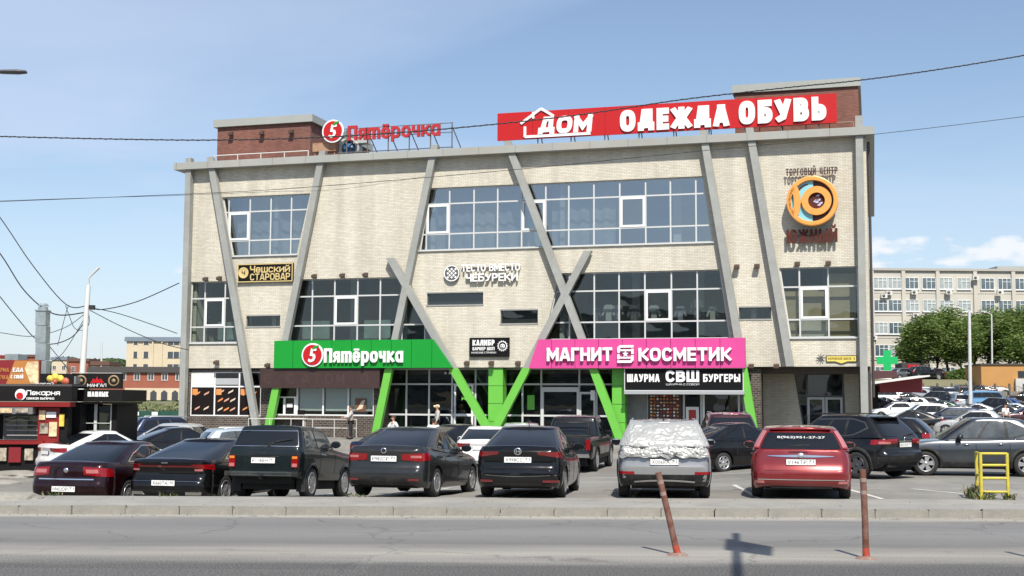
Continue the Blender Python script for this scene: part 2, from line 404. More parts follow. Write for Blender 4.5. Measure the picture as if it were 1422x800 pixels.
def lettering(body, x0, x1, z0, z1, y, depth, m, parent, bold=.02, shear=0.0, split=False, name='lettering', side=None):
    """text fitted to the box x0..x1, z0..z1, its back on the plane y (towards -y), standing in the x-z plane of parent.
    split: every letter becomes an object of its own"""
    if any('\u0400' <= ch <= '\u04ff' for ch in body) and m.name != 'plate_characters':
        return stroke_text(body, x0, x1, z0, z1, y, depth, m, parent, bold, shear, split, name)
    whole = _text_mesh(body, bold, .1); bx = _bounds(whole)
    sx = (x1 - x0) / max(bx[1] - bx[0], 1e-6); sz = (z1 - z0) / max(bx[3] - bx[2], 1e-6)
    def place(me, nm, dx=0.0):
        for v in me.vertices:
            X = (v.co.x + dx - bx[0]) * sx; Z = (v.co.y - bx[2]) * sz
            v.co = (x0 + X + shear * Z, y - depth * (v.co.z + .1) / .2, z0 + Z)
        me.flip_normals() if False else None
        b = bmesh.new(); b.from_mesh(me); bmesh.ops.recalc_face_normals(b, faces=b.faces); b.to_mesh(me); b.free()
        me.materials.clear(); me.materials.append(m)
        o = bpy.data.objects.new(nm, me); COL.objects.link(o); o.parent = parent
        return o
    if not split:
        return [place(whole, name)]
    res = []
    for i, ch in enumerate(body):
        if ch == ' ': continue
        one = _text_mesh(ch, bold, .1)
        pre = _bounds(_text_mesh(body[:i+1], bold, 0))[1] - _bounds(one)[1]
        res.append(place(one, 'letter', pre))
    return res
def poly_holes(outline, holes, y0, y1, name, m, parent=None):
    """a wall in the x-z plane with openings cut through it"""
    c = bpy.data.curves.new(name, 'CURVE'); c.dimensions = '2D'; c.fill_mode = 'BOTH'; c.extrude = abs(y1 - y0) / 2
    for poly in [outline] + holes:
        sp = c.splines.new('POLY'); sp.points.add(len(poly) - 1); sp.use_cyclic_u = True
        for p, (x, z) in zip(sp.points, poly): p.co = (x, z, 0, 1)
    o = bpy.data.objects.new(name, c); COL.objects.link(o); bpy.context.view_layer.update()
    me = bpy.data.meshes.new_from_object(o.evaluated_get(bpy.context.evaluated_depsgraph_get()))
    bpy.data.objects.remove(o); bpy.data.curves.remove(c)
    for v in me.vertices:
        x, z, e = v.co; v.co = (x, (y0 + y1) / 2 - e, z)
    b = bmesh.new(); b.from_mesh(me); bmesh.ops.remove_doubles(b, verts=b.verts, dist=1e-5); bmesh.ops.recalc_face_normals(b, faces=b.faces); b.to_mesh(me); b.free()
    for p in me.polygons: p.use_smooth = False
    me.materials.clear(); me.materials.append(m)
    o = bpy.data.objects.new(name, me); COL.objects.link(o); o.parent = parent
    return o
def fbm(x, y, z=0.0, oct=4):
    return noise.fractal(Vector((x, y, z)), 1.0, 2.0, oct)
# ================================================================ ground
def sstep(a, b, x):
    t = min(1, max(0, (x - a) / (b - a))); return t * t * (3 - 2 * t)
def zg(x, y):
    """height of the land: a shallow fall towards the house, rising beyond it on the right and up a bank"""
    d = (FO.x - x) * FN.x + (FO.y - y) * FN.y            # metres in front of the facade
    z = (-.34 * sstep(26.5, 40, y) * (1 - .85 * sstep(3, 9, x)) - .42 * sstep(1.5, -11, x) * sstep(26.3, 28.5, y) * (1 - .6 * sstep(33, 41, y))) * sstep(.6, 4.0, d) if y < 70 else 0.0
    r = sstep(8, 16, x)
    z += r * (0.45 * sstep(66, 118, y) + 0.85 * sstep(118, 134, y) + 1.1 * sstep(136, 146, y) + 2.3 * sstep(150, 156, y))
    if x < -14: z += sstep(-14, -24, x) * 0.6 * sstep(75, 120, y)
    return z
def on_land(u, v):
    """where the sight line through a photo point meets the land"""
    d = ray(u, v); o = Vector((0, 0, EYE)); t = 20.0
    while t < 400:
        p = o + d * t
        if p.z <= zg(p.x, p.y): return Vector((p.x, p.y, zg(p.x, p.y)))
        t += .05
    return p
def asphalt(name, kind):
    m = bpy.data.materials.new(name); m.use_nodes = True; nd, lk = m.node_tree.nodes, m.node_tree.links
    b = nd['Principled BSDF']; b.inputs['Roughness'].default_value = .85; b.inputs['Specular IOR Level'].default_value = .3
    t = nd.new('ShaderNodeTexCoord'); sp = nd.new('ShaderNodeSeparateXYZ'); lk.new(t.outputs['Object'], sp.inputs[0])
    def noi(sc, det=6, ro=.65, stretch=None):
        n = nd.new('ShaderNodeTexNoise'); n.inputs['Scale'].default_value = sc; n.inputs['Detail'].default_value = det; n.inputs['Roughness'].default_value = ro
        if stretch:
            mp = nd.new('ShaderNodeMapping'); mp.inputs['Scale'].default_value = stretch; lk.new(t.outputs['Object'], mp.inputs[0]); lk.new(mp.outputs[0], n.inputs['Vector'])
        else: lk.new(t.outputs['Object'], n.inputs['Vector'])
        return n.outputs[0]
    def ma(op, a, b_, cl=False):
        n = nd.new('ShaderNodeMath'); n.operation = op; n.use_clamp = cl
        for i, q in enumerate((a, b_)):
            if isinstance(q, (int, float)): n.inputs[i].default_value = q
            else: lk.new(q, n.inputs[i])
        return n.outputs[0]
    def ramp(fac, stops):
        r = nd.new('ShaderNodeValToRGB'); e = r.color_ramp.elements
        while len(e) < len(stops): e.new(.5)
        for q, (p, c) in zip(e, stops): q.position = p; q.color = (*c, 1)
        lk.new(fac, r.inputs[0]); return r.outputs[0]
    if kind == 'road':
        # laid in bands along the kerb: coarse old surface, dusty strip, the lane, dust at the kerb
        y = ma('ADD', sp.outputs[1], ma('MULTIPLY', ma('SUBTRACT', noi(.9, 5, .6, (.25, 1.6, 1)), .5), 1.3))
        f = ma('MULTIPLY', ma('SUBTRACT', y, 14.0), .1)
        dark, dust, lane = (.105, .102, .098), (.31, .29, .255), (.15, .146, .137)
        base = ramp(f, [(0, dark), (.275, dark), (.325, (.2, .193, .178)), (.40, dust), (.455, (.25, .238, .216)), (.53, lane), (.68, (.20, .197, .188)), (.80, (.172, .17, .165)), (.90, (.19, .185, .175)), (.955, (.34, .32, .28))])
        coarse = ma('SUBTRACT', 1.0, ma('MULTIPLY', ma('SUBTRACT', f, .25), 8.0, True), True)
        speck = noi(38, 3, .6)
        sf = ma('MULTIPLY', ma('SUBTRACT', speck, .5), ma('ADD', ma('MULTIPLY', coarse, 4.2), .9))
    else:
        base = ramp(noi(.22, 8, .7), [(.3, (.155, .149, .136)), (.5, (.225, .215, .194)), (.68, (.30, .284, .252))])
        sf = ma('MULTIPLY', ma('SUBTRACT', noi(60, 2, .5), .5), .5)
    streak = ma('ADD', .86, ma('MULTIPLY', noi(1.0, 9, .8, (.3, 2.6, 1) if kind == 'road' else (.7, .5, 1)), .28))
    k = ma('MULTIPLY', streak, ma('ADD', 1.0, sf))
    mu = nd.new('ShaderNodeVectorMath'); mu.operation = 'SCALE'; lk.new(base, mu.inputs[0]); lk.new(k, mu.inputs['Scale'])
    out = mu.outputs[0]
    # repaired patches of a slightly different grey
    vp = nd.new('ShaderNodeTexVoronoi'); vp.inputs['Scale'].default_value = 1; vp.distance = 'CHEBYCHEV'
    vm = nd.new('ShaderNodeMapping'); vm.inputs['Scale'].default_value = (.09, .28, 1) if kind == 'road' else (.12, .1, 1); lk.new(t.outputs['Object'], vm.inputs[0]); lk.new(vm.outputs[0], vp.inputs['Vector'])
    sx = nd.new('ShaderNodeSeparateColor'); lk.new(vp.outputs['Color'], sx.inputs[0])
    mv = nd.new('ShaderNodeVectorMath'); mv.operation = 'SCALE'; lk.new(out, mv.inputs[0]); lk.new(ma('ADD', .87, ma('MULTIPLY', sx.outputs[0], .2)), mv.inputs['Scale']); out = mv.outputs[0]
    # oil spots
    spots = ma('MULTIPLY', ma('SUBTRACT', noi(1.6, 3, .5), .64), 6.0, True)
    x = nd.new('ShaderNodeMix'); x.data_type = 'RGBA'; lk.new(ma('MULTIPLY', spots, .5), x.inputs[0]); lk.new(out, x.inputs[6]); x.inputs[7].default_value = (.09, .088, .083, 1)
    out = x.outputs[2]
    # fine cracks
    v = nd.new('ShaderNodeTexVoronoi'); v.feature = 'DISTANCE_TO_EDGE'; v.inputs['Scale'].default_value = .22 if kind == 'road' else .3
    wv = nd.new('ShaderNodeVectorMath'); wv.operation = 'ADD'; lk.new(t.outputs['Object'], wv.inputs[0])
    nn = nd.new('ShaderNodeTexNoise'); nn.inputs['Scale'].default_value = 1.2; nn.inputs['Detail'].default_value = 5; lk.new(t.outputs['Object'], nn.inputs['Vector'])
    lk.new(nn.outputs['Color'], wv.inputs[1]); lk.new(wv.outputs[0], v.inputs['Vector'])
    cr = ma('SUBTRACT', 1.0, ma('MULTIPLY', v.outputs['Distance'], 130.0, True), True)
    x2 = nd.new('ShaderNodeMix'); x2.data_type = 'RGBA'; lk.new(ma('MULTIPLY', cr, .45), x2.inputs[0]); lk.new(out, x2.inputs[6]); x2.inputs[7].default_value = (.07, .068, .065, 1)
    lk.new(x2.outputs[2], b.inputs['Base Color'])
    bp = nd.new('ShaderNodeBump'); bp.inputs['Strength'].default_value = .5; bp.inputs['Distance'].default_value = .01
    lk.new(noi(55, 3, .6), bp.inputs['Height']); lk.new(bp.outputs[0], b.inputs['Normal'])
    return m
M_road, M_lot = asphalt('road_asphalt', 'road'), asphalt('lot_asphalt', 'lot')
M_conc = mat('kerb_concrete', (.265, .252, .222), .9, var=.22, vscale=2.2, bump=.4, bscale=25, dirt=((.2, .185, .15), .7, 3))
M_pave = mat('pavement_dust', (.29, .278, .25), .92, var=.16, vscale=.8, bump=.4, bscale=30, dirt=((.21, .2, .18), .7, 1.1))
M_grassland = mat('dry_ground', (.16, .15, .085), .95, var=.3, vscale=.05)
def sheet(name, m, xs, ys, dz, base=None):
    mb = MB(); rows = [[(x, y, (zg(x, y) if base is None else base) + dz) for x in xs] for y in ys]
    return tag(mb.grid(rows, smooth=True).build(name, m), kind='structure')
def lin(a, b, n): return [a + (b - a) * i / n for i in range(n + 1)]
far_x = [-3000, -1200, -500, -250, -150] + lin(-100, 100, 100) + [150, 250, 500, 1200, 3000]
far_y = [23.9] + lin(26, 160, 134) + [170, 200, 260, 400, 800, 1600, 4000]
sheet('ground', M_grassland, far_x, far_y, -.02)
sheet('ground', M_grassland, [-3000, 3000], [-2500, 23.8], -.18, 0)
sheet('road', M_road, [-300, 300], [-14, 23.83], -.13, 0)
sheet('parking_lot', M_lot, lin(-70, 90, 160), [26.2] + lin(27, 149, 122), .0)
# the raised strip of pavement and its kerb stones
MB().box(-60, 60, 24.02, 26.3, -.1, .02).build('pavement', M_pave)['kind'] = 'structure'
kerb = empty('kerb', (0, 23.9, 0), kind='structure')
kmesh = []
rk = random.Random(3)
for q in range(6):
    b = bmesh.new(); bmesh.ops.create_cube(b, size=1)
    for v in b.verts:
        v.co = Vector((v.co.x * .985 + rk.uniform(-.006, .006), v.co.y * .18 + rk.uniform(-.008, .008), v.co.z * .30 + (rk.uniform(-.014, .006) if v.co.z > 0 else 0)))
    bmesh.ops.bevel(b, geom=[e for e in b.edges if e.verts[0].co.z > 0 and e.verts[1].co.z > 0], offset=.022, segments=2, affect='EDGES')
    me = bpy.data.meshes.new('kerb_stone'); b.to_mesh(me); b.free(); me.materials.append(M_conc); kmesh.append(me)
for i in range(-24, 25):
    o = bpy.data.objects.new('kerb_stone', rk.choice(kmesh)); COL.objects.link(o); o.parent = kerb
    o.location = (i * 1.0 + .3, rk.uniform(-.015, .015), -.125 + rk.uniform(-.012, .01)); o.rotation_euler = (rk.uniform(-.03, .03), 0, rk.uniform(-.012, .012))
M_line = mat('worn_white_paint', (.62, .60, .55), .8, dirt=((.30, .29, .27), .9, 3))
def stripe(x0, y0, x1, y1, w=.11):
    d = Vector((x1 - x0, y1 - y0, 0)); n = Vector((-d.y, d.x, 0)).normalized() * w / 2
    a, b = Vector((x0, y0, .004)), Vector((x1, y1, .004))
    r = []
    for i in range(9):
        q = a.lerp(b, i / 8)
        for sg_ in (-1, 1): p = q + n * sg_; r.append((p.x, p.y, zg(p.x, p.y) + .006))
    return r
lines = [(-14.6, 27.0, -12.6, 33), (-11.4, 26.6, -9.6, 32.4), (-8.3, 26.6, -6.6, 32.2), (-5.6, 26.6, -4.2, 32), (-2.75, 26.6, -1.5, 32), (.05, 26.6, 1.0, 32), (2.55, 26.6, 3.3, 32), (5.15, 26.6, 5.6, 32), (7.75, 26.6, 7.9, 32), (10.4, 27.2, 9.4, 29.8), (-12.5, 46, -11.4, 51), (-9.6, 46, -8.6, 51), (-6.8, 46, -5.9, 51), (3, 46, 3.6, 51), (6, 46, 6.3, 51), (9, 46, 9, 51), (12, 46, 11.8, 51), (-12, 41, 14, 36.8)]
for l in lines:
    MB().add(stripe(*l), [(2*i, 2*i+1, 2*i+3, 2*i+2)[::-1] for i in range(8)]).build('parking_line', M_line)['kind'] = 'structure'
# ================================================================ the shopping centre
M_cream = brick_mat('cream_brick', (.58, .535, .43), (.69, .645, .535), (.46, .43, .365), .25, .077, .011)
M_redbrick = brick_mat('red_brick', (.17, .055, .04), (.25, .09, .06), (.18, .12, .10))
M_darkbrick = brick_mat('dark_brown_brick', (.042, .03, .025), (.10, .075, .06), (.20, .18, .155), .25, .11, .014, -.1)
M_beam = mat('grey_beam', (.31, .315, .295), .55, var=.14, vscale=.6, dirt=((.24, .235, .21), .6, 2.5))
M_cornice = mat('cornice_metal', (.33, .335, .31), .5, var=.07, vscale=.5, dirt=((.34, .25, .17), .35, .8))
M_frame = mat('window_frame_grey', (.55, .56, .55), .45)
M_wframe = mat('white_frame', (.75, .76, .75), .4)
M_dframe = mat('dark_frame', (.09, .09, .09), .4)
M_greenp = mat('apple_green_panel', (.14, .46, .06), .42, var=.05, vscale=1.2)
M_green = mat('sign_green', (.008, .27, .03), .45, spec=.3, var=.03, vscale=1)
M_pink = mat('sign_pink', (.60, .065, .26), .45, spec=.3, var=.03, vscale=1)
M_white = mat('sign_white', (.82, .82, .81), .45)
M_red = mat('sign_red', (.46, .012, .014), .45, spec=.3)
M_black = mat('sign_black', (.008, .008, .009), .6, spec=.12)
M_brown = mat('bare_brown_fascia', (.042, .021, .018), .6, var=.15, vscale=2)
M_gold = mat('gold_letters', (.62, .47, .2), .4)
M_inwall = mat('inside_wall', (.42, .43, .41), .9, var=.25, vscale=.5)
M_infloor = mat('inside_floor', (.16, .15, .14), .6)
M_glass3 = glass_mat('glass_upper', (.72, .75, .76), .30, (.82, .87, .91))
M_glass2 = glass_mat('glass_middle', (.76, .80, .79), .05, (.8, .86, .88))
M_glass1 = glass_mat('glass_ground', (.80, .84, .82), .03, (.8, .85, .9))
M_roofdark = mat('roofing', (.12, .12, .12), .9)
B = empty('shopping_centre', FO, -FA, 'cream brick shopping centre with slanting grey beams and big windows', 'shopping centre')
S0, S1 = -24.2, 11.95
ZO, ZC, ZR = 3.65, 14.6, 14.92            # overhang, cornice, roof edge
def F2(u, v, z=None, p=0.0):
    s, zz = fac(u, v, p); return (s, zz if z is None else z)
def quad(a, b, c, d, zt, zb, p=0.0):
    """four photo points: top left, top right, bottom right, bottom left"""
    return [F2(*d, zb, p), F2(*c, zb, p), F2(*b, zt, p), F2(*a, zt, p)]
Z3, Z2 = (13.05, 12.2, 10.61, 9.76), (8.4, 7.47, 5.9, 5.03)
wins = {}
wins['a3'] = (quad((308,270), (431,266), (412,355), (322,355), Z3[0], Z3[3]), [316, 345.5, 374.5, 403], Z3, [(1, 1)], M_glass3)
wins['b3'] = (quad((595,262), (976,243), (990,336), (582,350), Z3[0], Z3[3]), [591, 623, 657, 690, 723.5, 757, 789, 824, 860, 896, 930.5, 966], Z3, [(1, 1), (5, 1), (9, 1)], M_glass3)
wins['a2'] = (quad((265,392), (318,391), (329,476), (262,476), Z2[0], Z2[3]), [282.5, 310.5], Z2, [(1, 1)], M_glass2)
wins['b2'] = (quad((414,389), (566,387), (606,475), (397,475), Z2[0], Z2[3]), [402, 432, 463, 495, 526.5, 557, 589], Z2, [(3, 1)], M_glass2)
wins['c2'] = (quad((777,378), (1000,374), (1014,472), (755,472), Z2[0], Z2[3]), [790, 824.5, 859, 895, 932, 968], Z2, [(4, 1)], M_glass2)
wins['d2'] = (quad((1082,372), (1191,370), (1193,471), (1097,471), Z2[0], Z2[3]), [1110.5, 1150.5], Z2, [(1, 1)], M_glass2)
small = [(342, 389, 438, 454), (593, 671, 406, 424), (695, 747, 430, 450), (1026, 1071, 426, 444)]
smallq = []
for u0, u1, v0, v1 in small:
    s0, z0 = fac(u0, (v0 + v1) / 2); s1, _ = fac(u1, (v0 + v1) / 2); zt = fac((u0+u1)/2, v0)[1]; zb = fac((u0+u1)/2, v1)[1]
    smallq.append([(s0, zb), (s1, zb), (s1, zt), (s0, zt)])
front = poly_holes([(S0, ZO), (S1, ZO), (S1, ZC), (S0, ZC)], [w[0] for w in wins.values()] + smallq, 0, .38, 'wall', M_cream, B)
MB().box(S0, S0 + .35, .385, 27, ZO, ZC).build('wall', M_cream, B)
MB().box(S1 - .35, S1, .385, 27, ZO, ZC).build('wall', M_cream, B)
MB().box(S0, S1, 27.005, 27.35, 0, ZC).build('wall', M_cream, B)
MB().box(S0 + .36, S1 - .36, .4, 26.9, 14.2, 14.55).build('roof', M_roofdark, B)
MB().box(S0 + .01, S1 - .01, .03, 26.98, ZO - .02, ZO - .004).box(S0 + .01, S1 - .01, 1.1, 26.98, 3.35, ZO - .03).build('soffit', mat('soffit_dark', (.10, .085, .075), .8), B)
for z in (8.75, 13.35):
    MB().box(S0 + .36, S1 - .36, .5, 26.9, z, z + .3).build('floor_slab', M_inwall, B)
MB().box(S0 + .36, S1 - .36, 6.5, 6.7, ZO, 8.7).box(S0 + .36, S1 - .36, 8.5, 8.7, 9.1, 13.3).build('partition', M_inwall, B)
MB().box(S0 + .36, S1 - .36, .45, 6.4, ZO + .01, ZO + .05).box(S0 + .36, S1 - .36, .45, 8.4, 9.06, 9.1).build('floor', M_infloor, B)
for s in (-19.3, -10.2, -4.9, -3.2, 6.4):
    MB().box(s, s + .25, .5, 6.45, ZO + .06, 8.7).box(s, s + .25, .5, 8.45, 9.11, 13.3).build('partition', M_inwall, B)
# glazing
rtilt = random.Random(17)
def clip(poly, inside, cut):
    out = []
    for i in range(len(poly)):
        a, b = poly[i - 1], poly[i]; ia, ib = inside(a), inside(b)
        if ia != ib: out.append(cut(a, b))
        if ib: out.append(b)
    return out
def clip_line(poly, p, q):
    """keep what lies left of p->q"""
    f = lambda a: (q[0]-p[0])*(a[1]-p[1]) - (q[1]-p[1])*(a[0]-p[0])
    def cut(a, b):
        fa, fb = f(a), f(b); t = fa / (fa - fb); return (a[0] + (b[0]-a[0])*t, a[1] + (b[1]-a[1])*t)
    return clip(poly, lambda a: f(a) >= 0, cut)
def clip_poly(poly, by):
    for i in range(len(by)):
        if len(poly) < 3: return []
        poly = clip_line(poly, by[i], by[(i + 1) % len(by)])
    return poly
def area2(p): return abs(sum(p[i-1][0]*p[i][1] - p[i][0]*p[i-1][1] for i in range(len(p)))) / 2
def bar(mb, a, b, w, y0, y1):
    d = Vector((b[0]-a[0], b[1]-a[1])); 
    if d.length < 1e-4: return
    n = Vector((-d.y, d.x)).normalized() * w / 2
    mb.prism([(a[0]-n.x, a[1]-n.y), (b[0]-n.x, b[1]-n.y), (b[0]+n.x, b[1]+n.y), (a[0]+n.x, a[1]+n.y)], y0, y1)
def glazing(poly, cols, zs, vents, glass, y=.16, fw=.075, fm=None, parent=B, name='window', vm=None, edge=True):
    """frame of bars with a pane in every opening; poly counter-clockwise in (s,z)"""
    fm = fm or M_frame
    mb = MB(); smin, smax = min(p[0] for p in poly), max(p[0] for p in poly)
    zs = sorted(zs); zmin, zmax = min(p[1] for p in poly), max(p[1] for p in poly)
    if edge:
        n = len(poly)
        for i in range(n):
            j = (i + 1) % n; h = abs(poly[i][1] - poly[j][1]) < 1e-3
            bar(mb, poly[i], poly[j], fw * 1.5, y - (.035 if h else .032), y + (.05 if h else .047))
    for z in zs:
        if z - zmin < .05 or zmax - z < .05: continue
        c = clip_poly([(smin, z - fw/2), (smax, z - fw/2), (smax, z + fw/2), (smin, z + fw/2)], poly)
        if len(c) > 2: mb.prism(c, y - .03, y + .045)
    for s in cols:
        c = clip_poly([(s - fw/2, zmin), (s + fw/2, zmin), (s + fw/2, zmax), (s - fw/2, zmax)], poly)
        if len(c) > 2: mb.prism(c, y - .027, y + .04)
    fr = mb.build(name, fm, parent)
    xs = [smin] + [s for s in cols if smin + .05 < s < smax - .05] + [smax]; zz = [zmin] + [z for z in zs if zmin + .05 < z < zmax - .05] + [zmax]
    for i in range(len(xs) - 1):
        for j in range(len(zz) - 1):
            c = clip_poly([(xs[i] + fw/2, zz[j] + fw/2), (xs[i+1] - fw/2, zz[j] + fw/2), (xs[i+1] - fw/2, zz[j+1] - fw/2), (xs[i] + fw/2, zz[j+1] - fw/2)], poly)
            if len(c) < 3 or area2(c) < .02: continue
            if glass: 
                mx_, mz_ = sum(q[0] for q in c) / len(c), sum(q[1] for q in c) / len(c)
                p = MB().prism([(q[0] - mx_, q[1] - mz_) for q in c], 0, .008).build('pane', glass, fr); p.location = (mx_, y, mz_)
                p.rotation_euler = (rtilt.uniform(-.012, .012), 0, rtilt.uniform(-.012, .012))
            if (i, j) in vents:
                v = MB(); x0, x1, z0, z1 = xs[i] + fw/2, xs[i+1] - fw/2, zz[j] + fw/2, zz[j+1] - fw/2
                v.box(x0, x0 + .11, y - .055, y - .034, z0, z1).box(x1 - .11, x1, y - .055, y - .034, z0, z1)
                v.box(x0 + .11, x1 - .11, y - .055, y - .034, z0, z0 + .11).box(x0 + .11, x1 - .11, y - .055, y - .034, z1 - .11, z1)
                v.build('sash', vm or M_wframe, fr)
    return fr
for k, (poly, cu, zs, vents, g) in wins.items():
    vm = (342 + 350) / 2
    vv = {'3': 300, '2': 430}[k[1]]
    if k == 'b3': cols = [fac(u, 300 - (u - 690) * .045)[0] for u in cu]
    else: cols = [fac(u, vv)[0] for u in cu]
    glazing(poly, cols, zs, vents, g)
    s0, s1 = poly[0][0], poly[1][0]
    MB().box(s0 - .05, s1 + .05, -.09, .12, zs[3] - .06, zs[3]).build('sill', M_frame, B)
for q in smallq:
    glazing(q, [], [], [], M_glass2, y=.12, fm=M_dframe)
    if q is smallq[1] or q is smallq[2]:
        MB().box(q[0][0], q[1][0], .3, .33, q[0][1] + .0, q[2][1]).build('blind', mat('dark_blind', (.05, .05, .05), .8), B)
    b = MB(); 
    bar(b, (q[0][0]-.03, q[0][1]), (q[1][0]+.03, q[0][1]), .07, -.03, .07); bar(b, q[3], q[2], .07, -.03, .07)
    b.build('sill', M_beam, B)
# curtains and blinds seen behind the upper panes
M_curt = mat('grey_curtain', (.30, .31, .32), .9, var=.3, vscale=2)
rb = random.Random(11)
for (u0, u1, v) in ((318, 408, 300), (725, 748, 320), (600, 720, 320), (760, 850, 320)):
    a, b_ = fac(u0, v)[0], fac(u1, v)[0]
    n = int((b_ - a) / .12); mb = MB()
    mb.grid([[(a + (b_ - a) * i / n, 1.0 + .05 * math.sin(i * 1.3) , z) for i in range(n + 1)] for z in (9.75, 13.0)], smooth=True)
    mb.build('curtain', M_curt, B)
# columns, doors and hanging lights inside
M_incol = mat('inside_white', (.62, .63, .62), .8)
for s_, z0_, z1_, y_ in ((-21.6, 3.7, 8.7, 2.2), (-15.4, 3.7, 8.7, 2.6), (-12.2, 3.7, 8.7, 1.9), (-7.9, 3.7, 8.7, 3.0), (.2, 3.7, 8.7, 3.4), (3.6, 3.7, 8.7, 3.2), (-5.6, 9.1, 13.3, 2.4), (-1.2, 9.1, 13.3, 3.2), (2.6, 9.1, 13.3, 2.0), (9.9, 3.7, 8.7, 3.4)):
    MB().box(s_ - .2, s_ + .2, y_, y_ + .4, z0_ + .06, z1_).build('inside_column', M_incol, B)
for s_ in (-14.6, -8.9, -17.2): MB().box(s_, s_ + 1.0, 6.44, 6.49, 3.72, 5.9).build('inside_door', M_incol, B)
for s_ in (-1.8, .2, 2.2, 3.4): MB().box(s_, s_ + .6, 3.0, 3.3, 12.5, 12.55).box(s_, s_ + .6, 5.0, 5.3, 12.5, 12.55).build('ceiling_light', M_incol, B)
for s_, w_ in ((-17.6, 1.6), (-14.0, 1.5), (-22.7, 1.4)): MB().box(s_, s_ + w_, .75, .78, 3.75, 6.2).build('notice_board', mat('inside_teal', (.16, .22, .20), .8, var=.4, vscale=1), B)
# clothes on show, and cartons stacked behind the glass
M_cloth = [mat('shirt_white', (.32, .32, .31), .9), mat('shirt_grey', (.10, .10, .11), .9), mat('shirt_pale', (.2, .2, .23), .9)]
gar = [(0, 0), (.28, 0), (.28, .55), (.42, .25), (.5, .3), (.36, .78), (.22, .84), (.14, .80), (.06, .84), (-.08, .78), (-.22, .3), (-.14, .25), (0, .55)]
def world_of(s, y, z): return FO + FS * s + FN * y + Vector((0, 0, z))
gi = 0
for u, v, h in ((845, 436, 1.0), (880, 438, 1.0), (858, 434, .9), (908, 437, 1.0), (968, 432, 1.1), (945, 436, .9), (990, 437, .9), (828, 437, .8)):
    s, z = fac(u, v, -.9)
    o = MB().prism([(x * h, zz * h) for x, zz in gar], 0, .12).build('shirt', M_cloth[gi % 3], None, world_of(s - .14, .9, z - .35), -FA)
    tag(o, '%s shirt on display behind the %s pane above the pink sign' % (('white', 'dark grey', 'pale lilac')[gi % 3], ('second', 'third', 'second', 'fourth', 'sixth', 'fifth', 'rightmost', 'leftmost')[gi]), 'shirt', 'shirts behind the middle floor window')
    gi += 1
M_card = mat('cardboard', (.42, .33, .21), .85, var=.12, vscale=2); M_card2 = mat('cardboard_pale', (.52, .47, .38), .85, var=.1, vscale=2)
for i, (u0, u1, v0, v1, m, lb) in enumerate([(1084, 1110, 405, 446, M_card, 'tall brown carton at the left of the right-hand upper window'), (1111, 1150, 402, 443, M_card, 'large brown carton in the opening sash of the right-hand window'), (1151, 1189, 380, 443, M_card, 'tallest tan carton at the right end of the right-hand window'),
        (1090, 1111, 445, 471, M_card, 'small brown carton at the bottom left of the right-hand window'), (1112, 1149, 444, 471, M_card2, 'pale open carton standing upright on the right-hand window sill'), (1151, 1190, 445, 471, M_card, 'wide brown carton at the bottom right of the right-hand window')]):
    s0, z1 = fac(u0, v0, -.55); s1, z0 = fac(u1, v1, -.55)
    o = MB().box(0, s1 - s0, 0, .5, 0, z1 - z0).build('carton', m, None, world_of(s0, .55 + .02 * i, max(z0, ZO + .06)), -FA)
    tag(o, lb, 'carton', 'cartons behind the right-hand window')
# cornice, gutters, beams
MB().box(S0 - .75, S1 + .4, -.55, .6, ZC + .002, ZR).box(S0 - .75, S1 + .4, -.52, -.40, ZR + .002, ZR + .07).build('cornice', M_cornice, B)
MB().box(S1 - .3, S1 + .4, .605, 27.4, ZC + .002, ZR).build('cornice', M_cornice, B)
MB().box(S0 - .75, S0 + .3, .605, 27.4, ZC + .002, ZR).build('cornice', M_cornice, B)
cj = MB()
for s in [S0 - .6 + i * 1.95 for i in range(19)]: cj.box(s, s + .012, -.556, -.54, ZC, ZR + .06)
cj.build('cornice_seam', M_dframe, B)
PB = .42
def beam(a, b, w=.36, name='beam', m=None, y0=-PB, y1=-.12):
    m = m or M_beam
    d = Vector((b[0]-a[0], b[1]-a[1])); n = Vector((-d.y, d.x)).normalized() * w / 2
    # ends cut level
    k = w / 2 / max(abs(d.y) / d.length, .2)
    MB().prism([(b[0] - k, b[1]), (b[0] + k, b[1]), (a[0] + k, a[1]), (a[0] - k, a[1])], y0, y1).build(name, m, B)
def lineat(p, q, z): t = (z - p[1]) / (q[1] - p[1]); return (p[0] + (q[0]-p[0]) * t, z)
diag = [((292,225), (353,585), 0, None), ((447,213), (372,592), 2.6, None), ((602,208), (524,587), 3.6, -.0), ((541,358), (674,592), 3.6, None), ((707,205), (859,606), 3.6, None), ((816,348), (690,590), 3.6, None), ((977,188), (1046,596), 3.6, None), ((1042,186), (1097,508), 3.66, None)]
ZTOP = 15.25
for i, (a, b, zcut, _) in enumerate(diag):
    p, q = fac(*a, PB), fac(*b, PB)
    top = lineat(p, q, ZTOP) if i not in (3, 5) else p
    lo = lineat(p, q, 0.0 if i != 7 else ZO)
    off = .003 * i
    y0 = -PB - off
    if i == 0: beam(top, lo, y0=y0)
    elif i == 7: beam(top, lo, y0=y0)
    else:
        c = lineat(p, q, zcut); beam(top, c, y0=y0, y1=-.12 - off)
        beam((c[0], c[1] - .002), lo, m=M_greenp, y0=y0, y1=-.12 - off, name='leg', w=.4)
for u0, v0, u1, v1 in ((262, 215, 251, 590), (1193, 170, 1201, 590)):
    s = (fac(u0, v0, PB)[0] + fac(u1, v1, PB)[0]) / 2
    MB().box(s - .17, s + .17, -PB, -.1, 0, ZTOP + (.3 if u0 > 600 else 0)).build('column', M_beam, B)
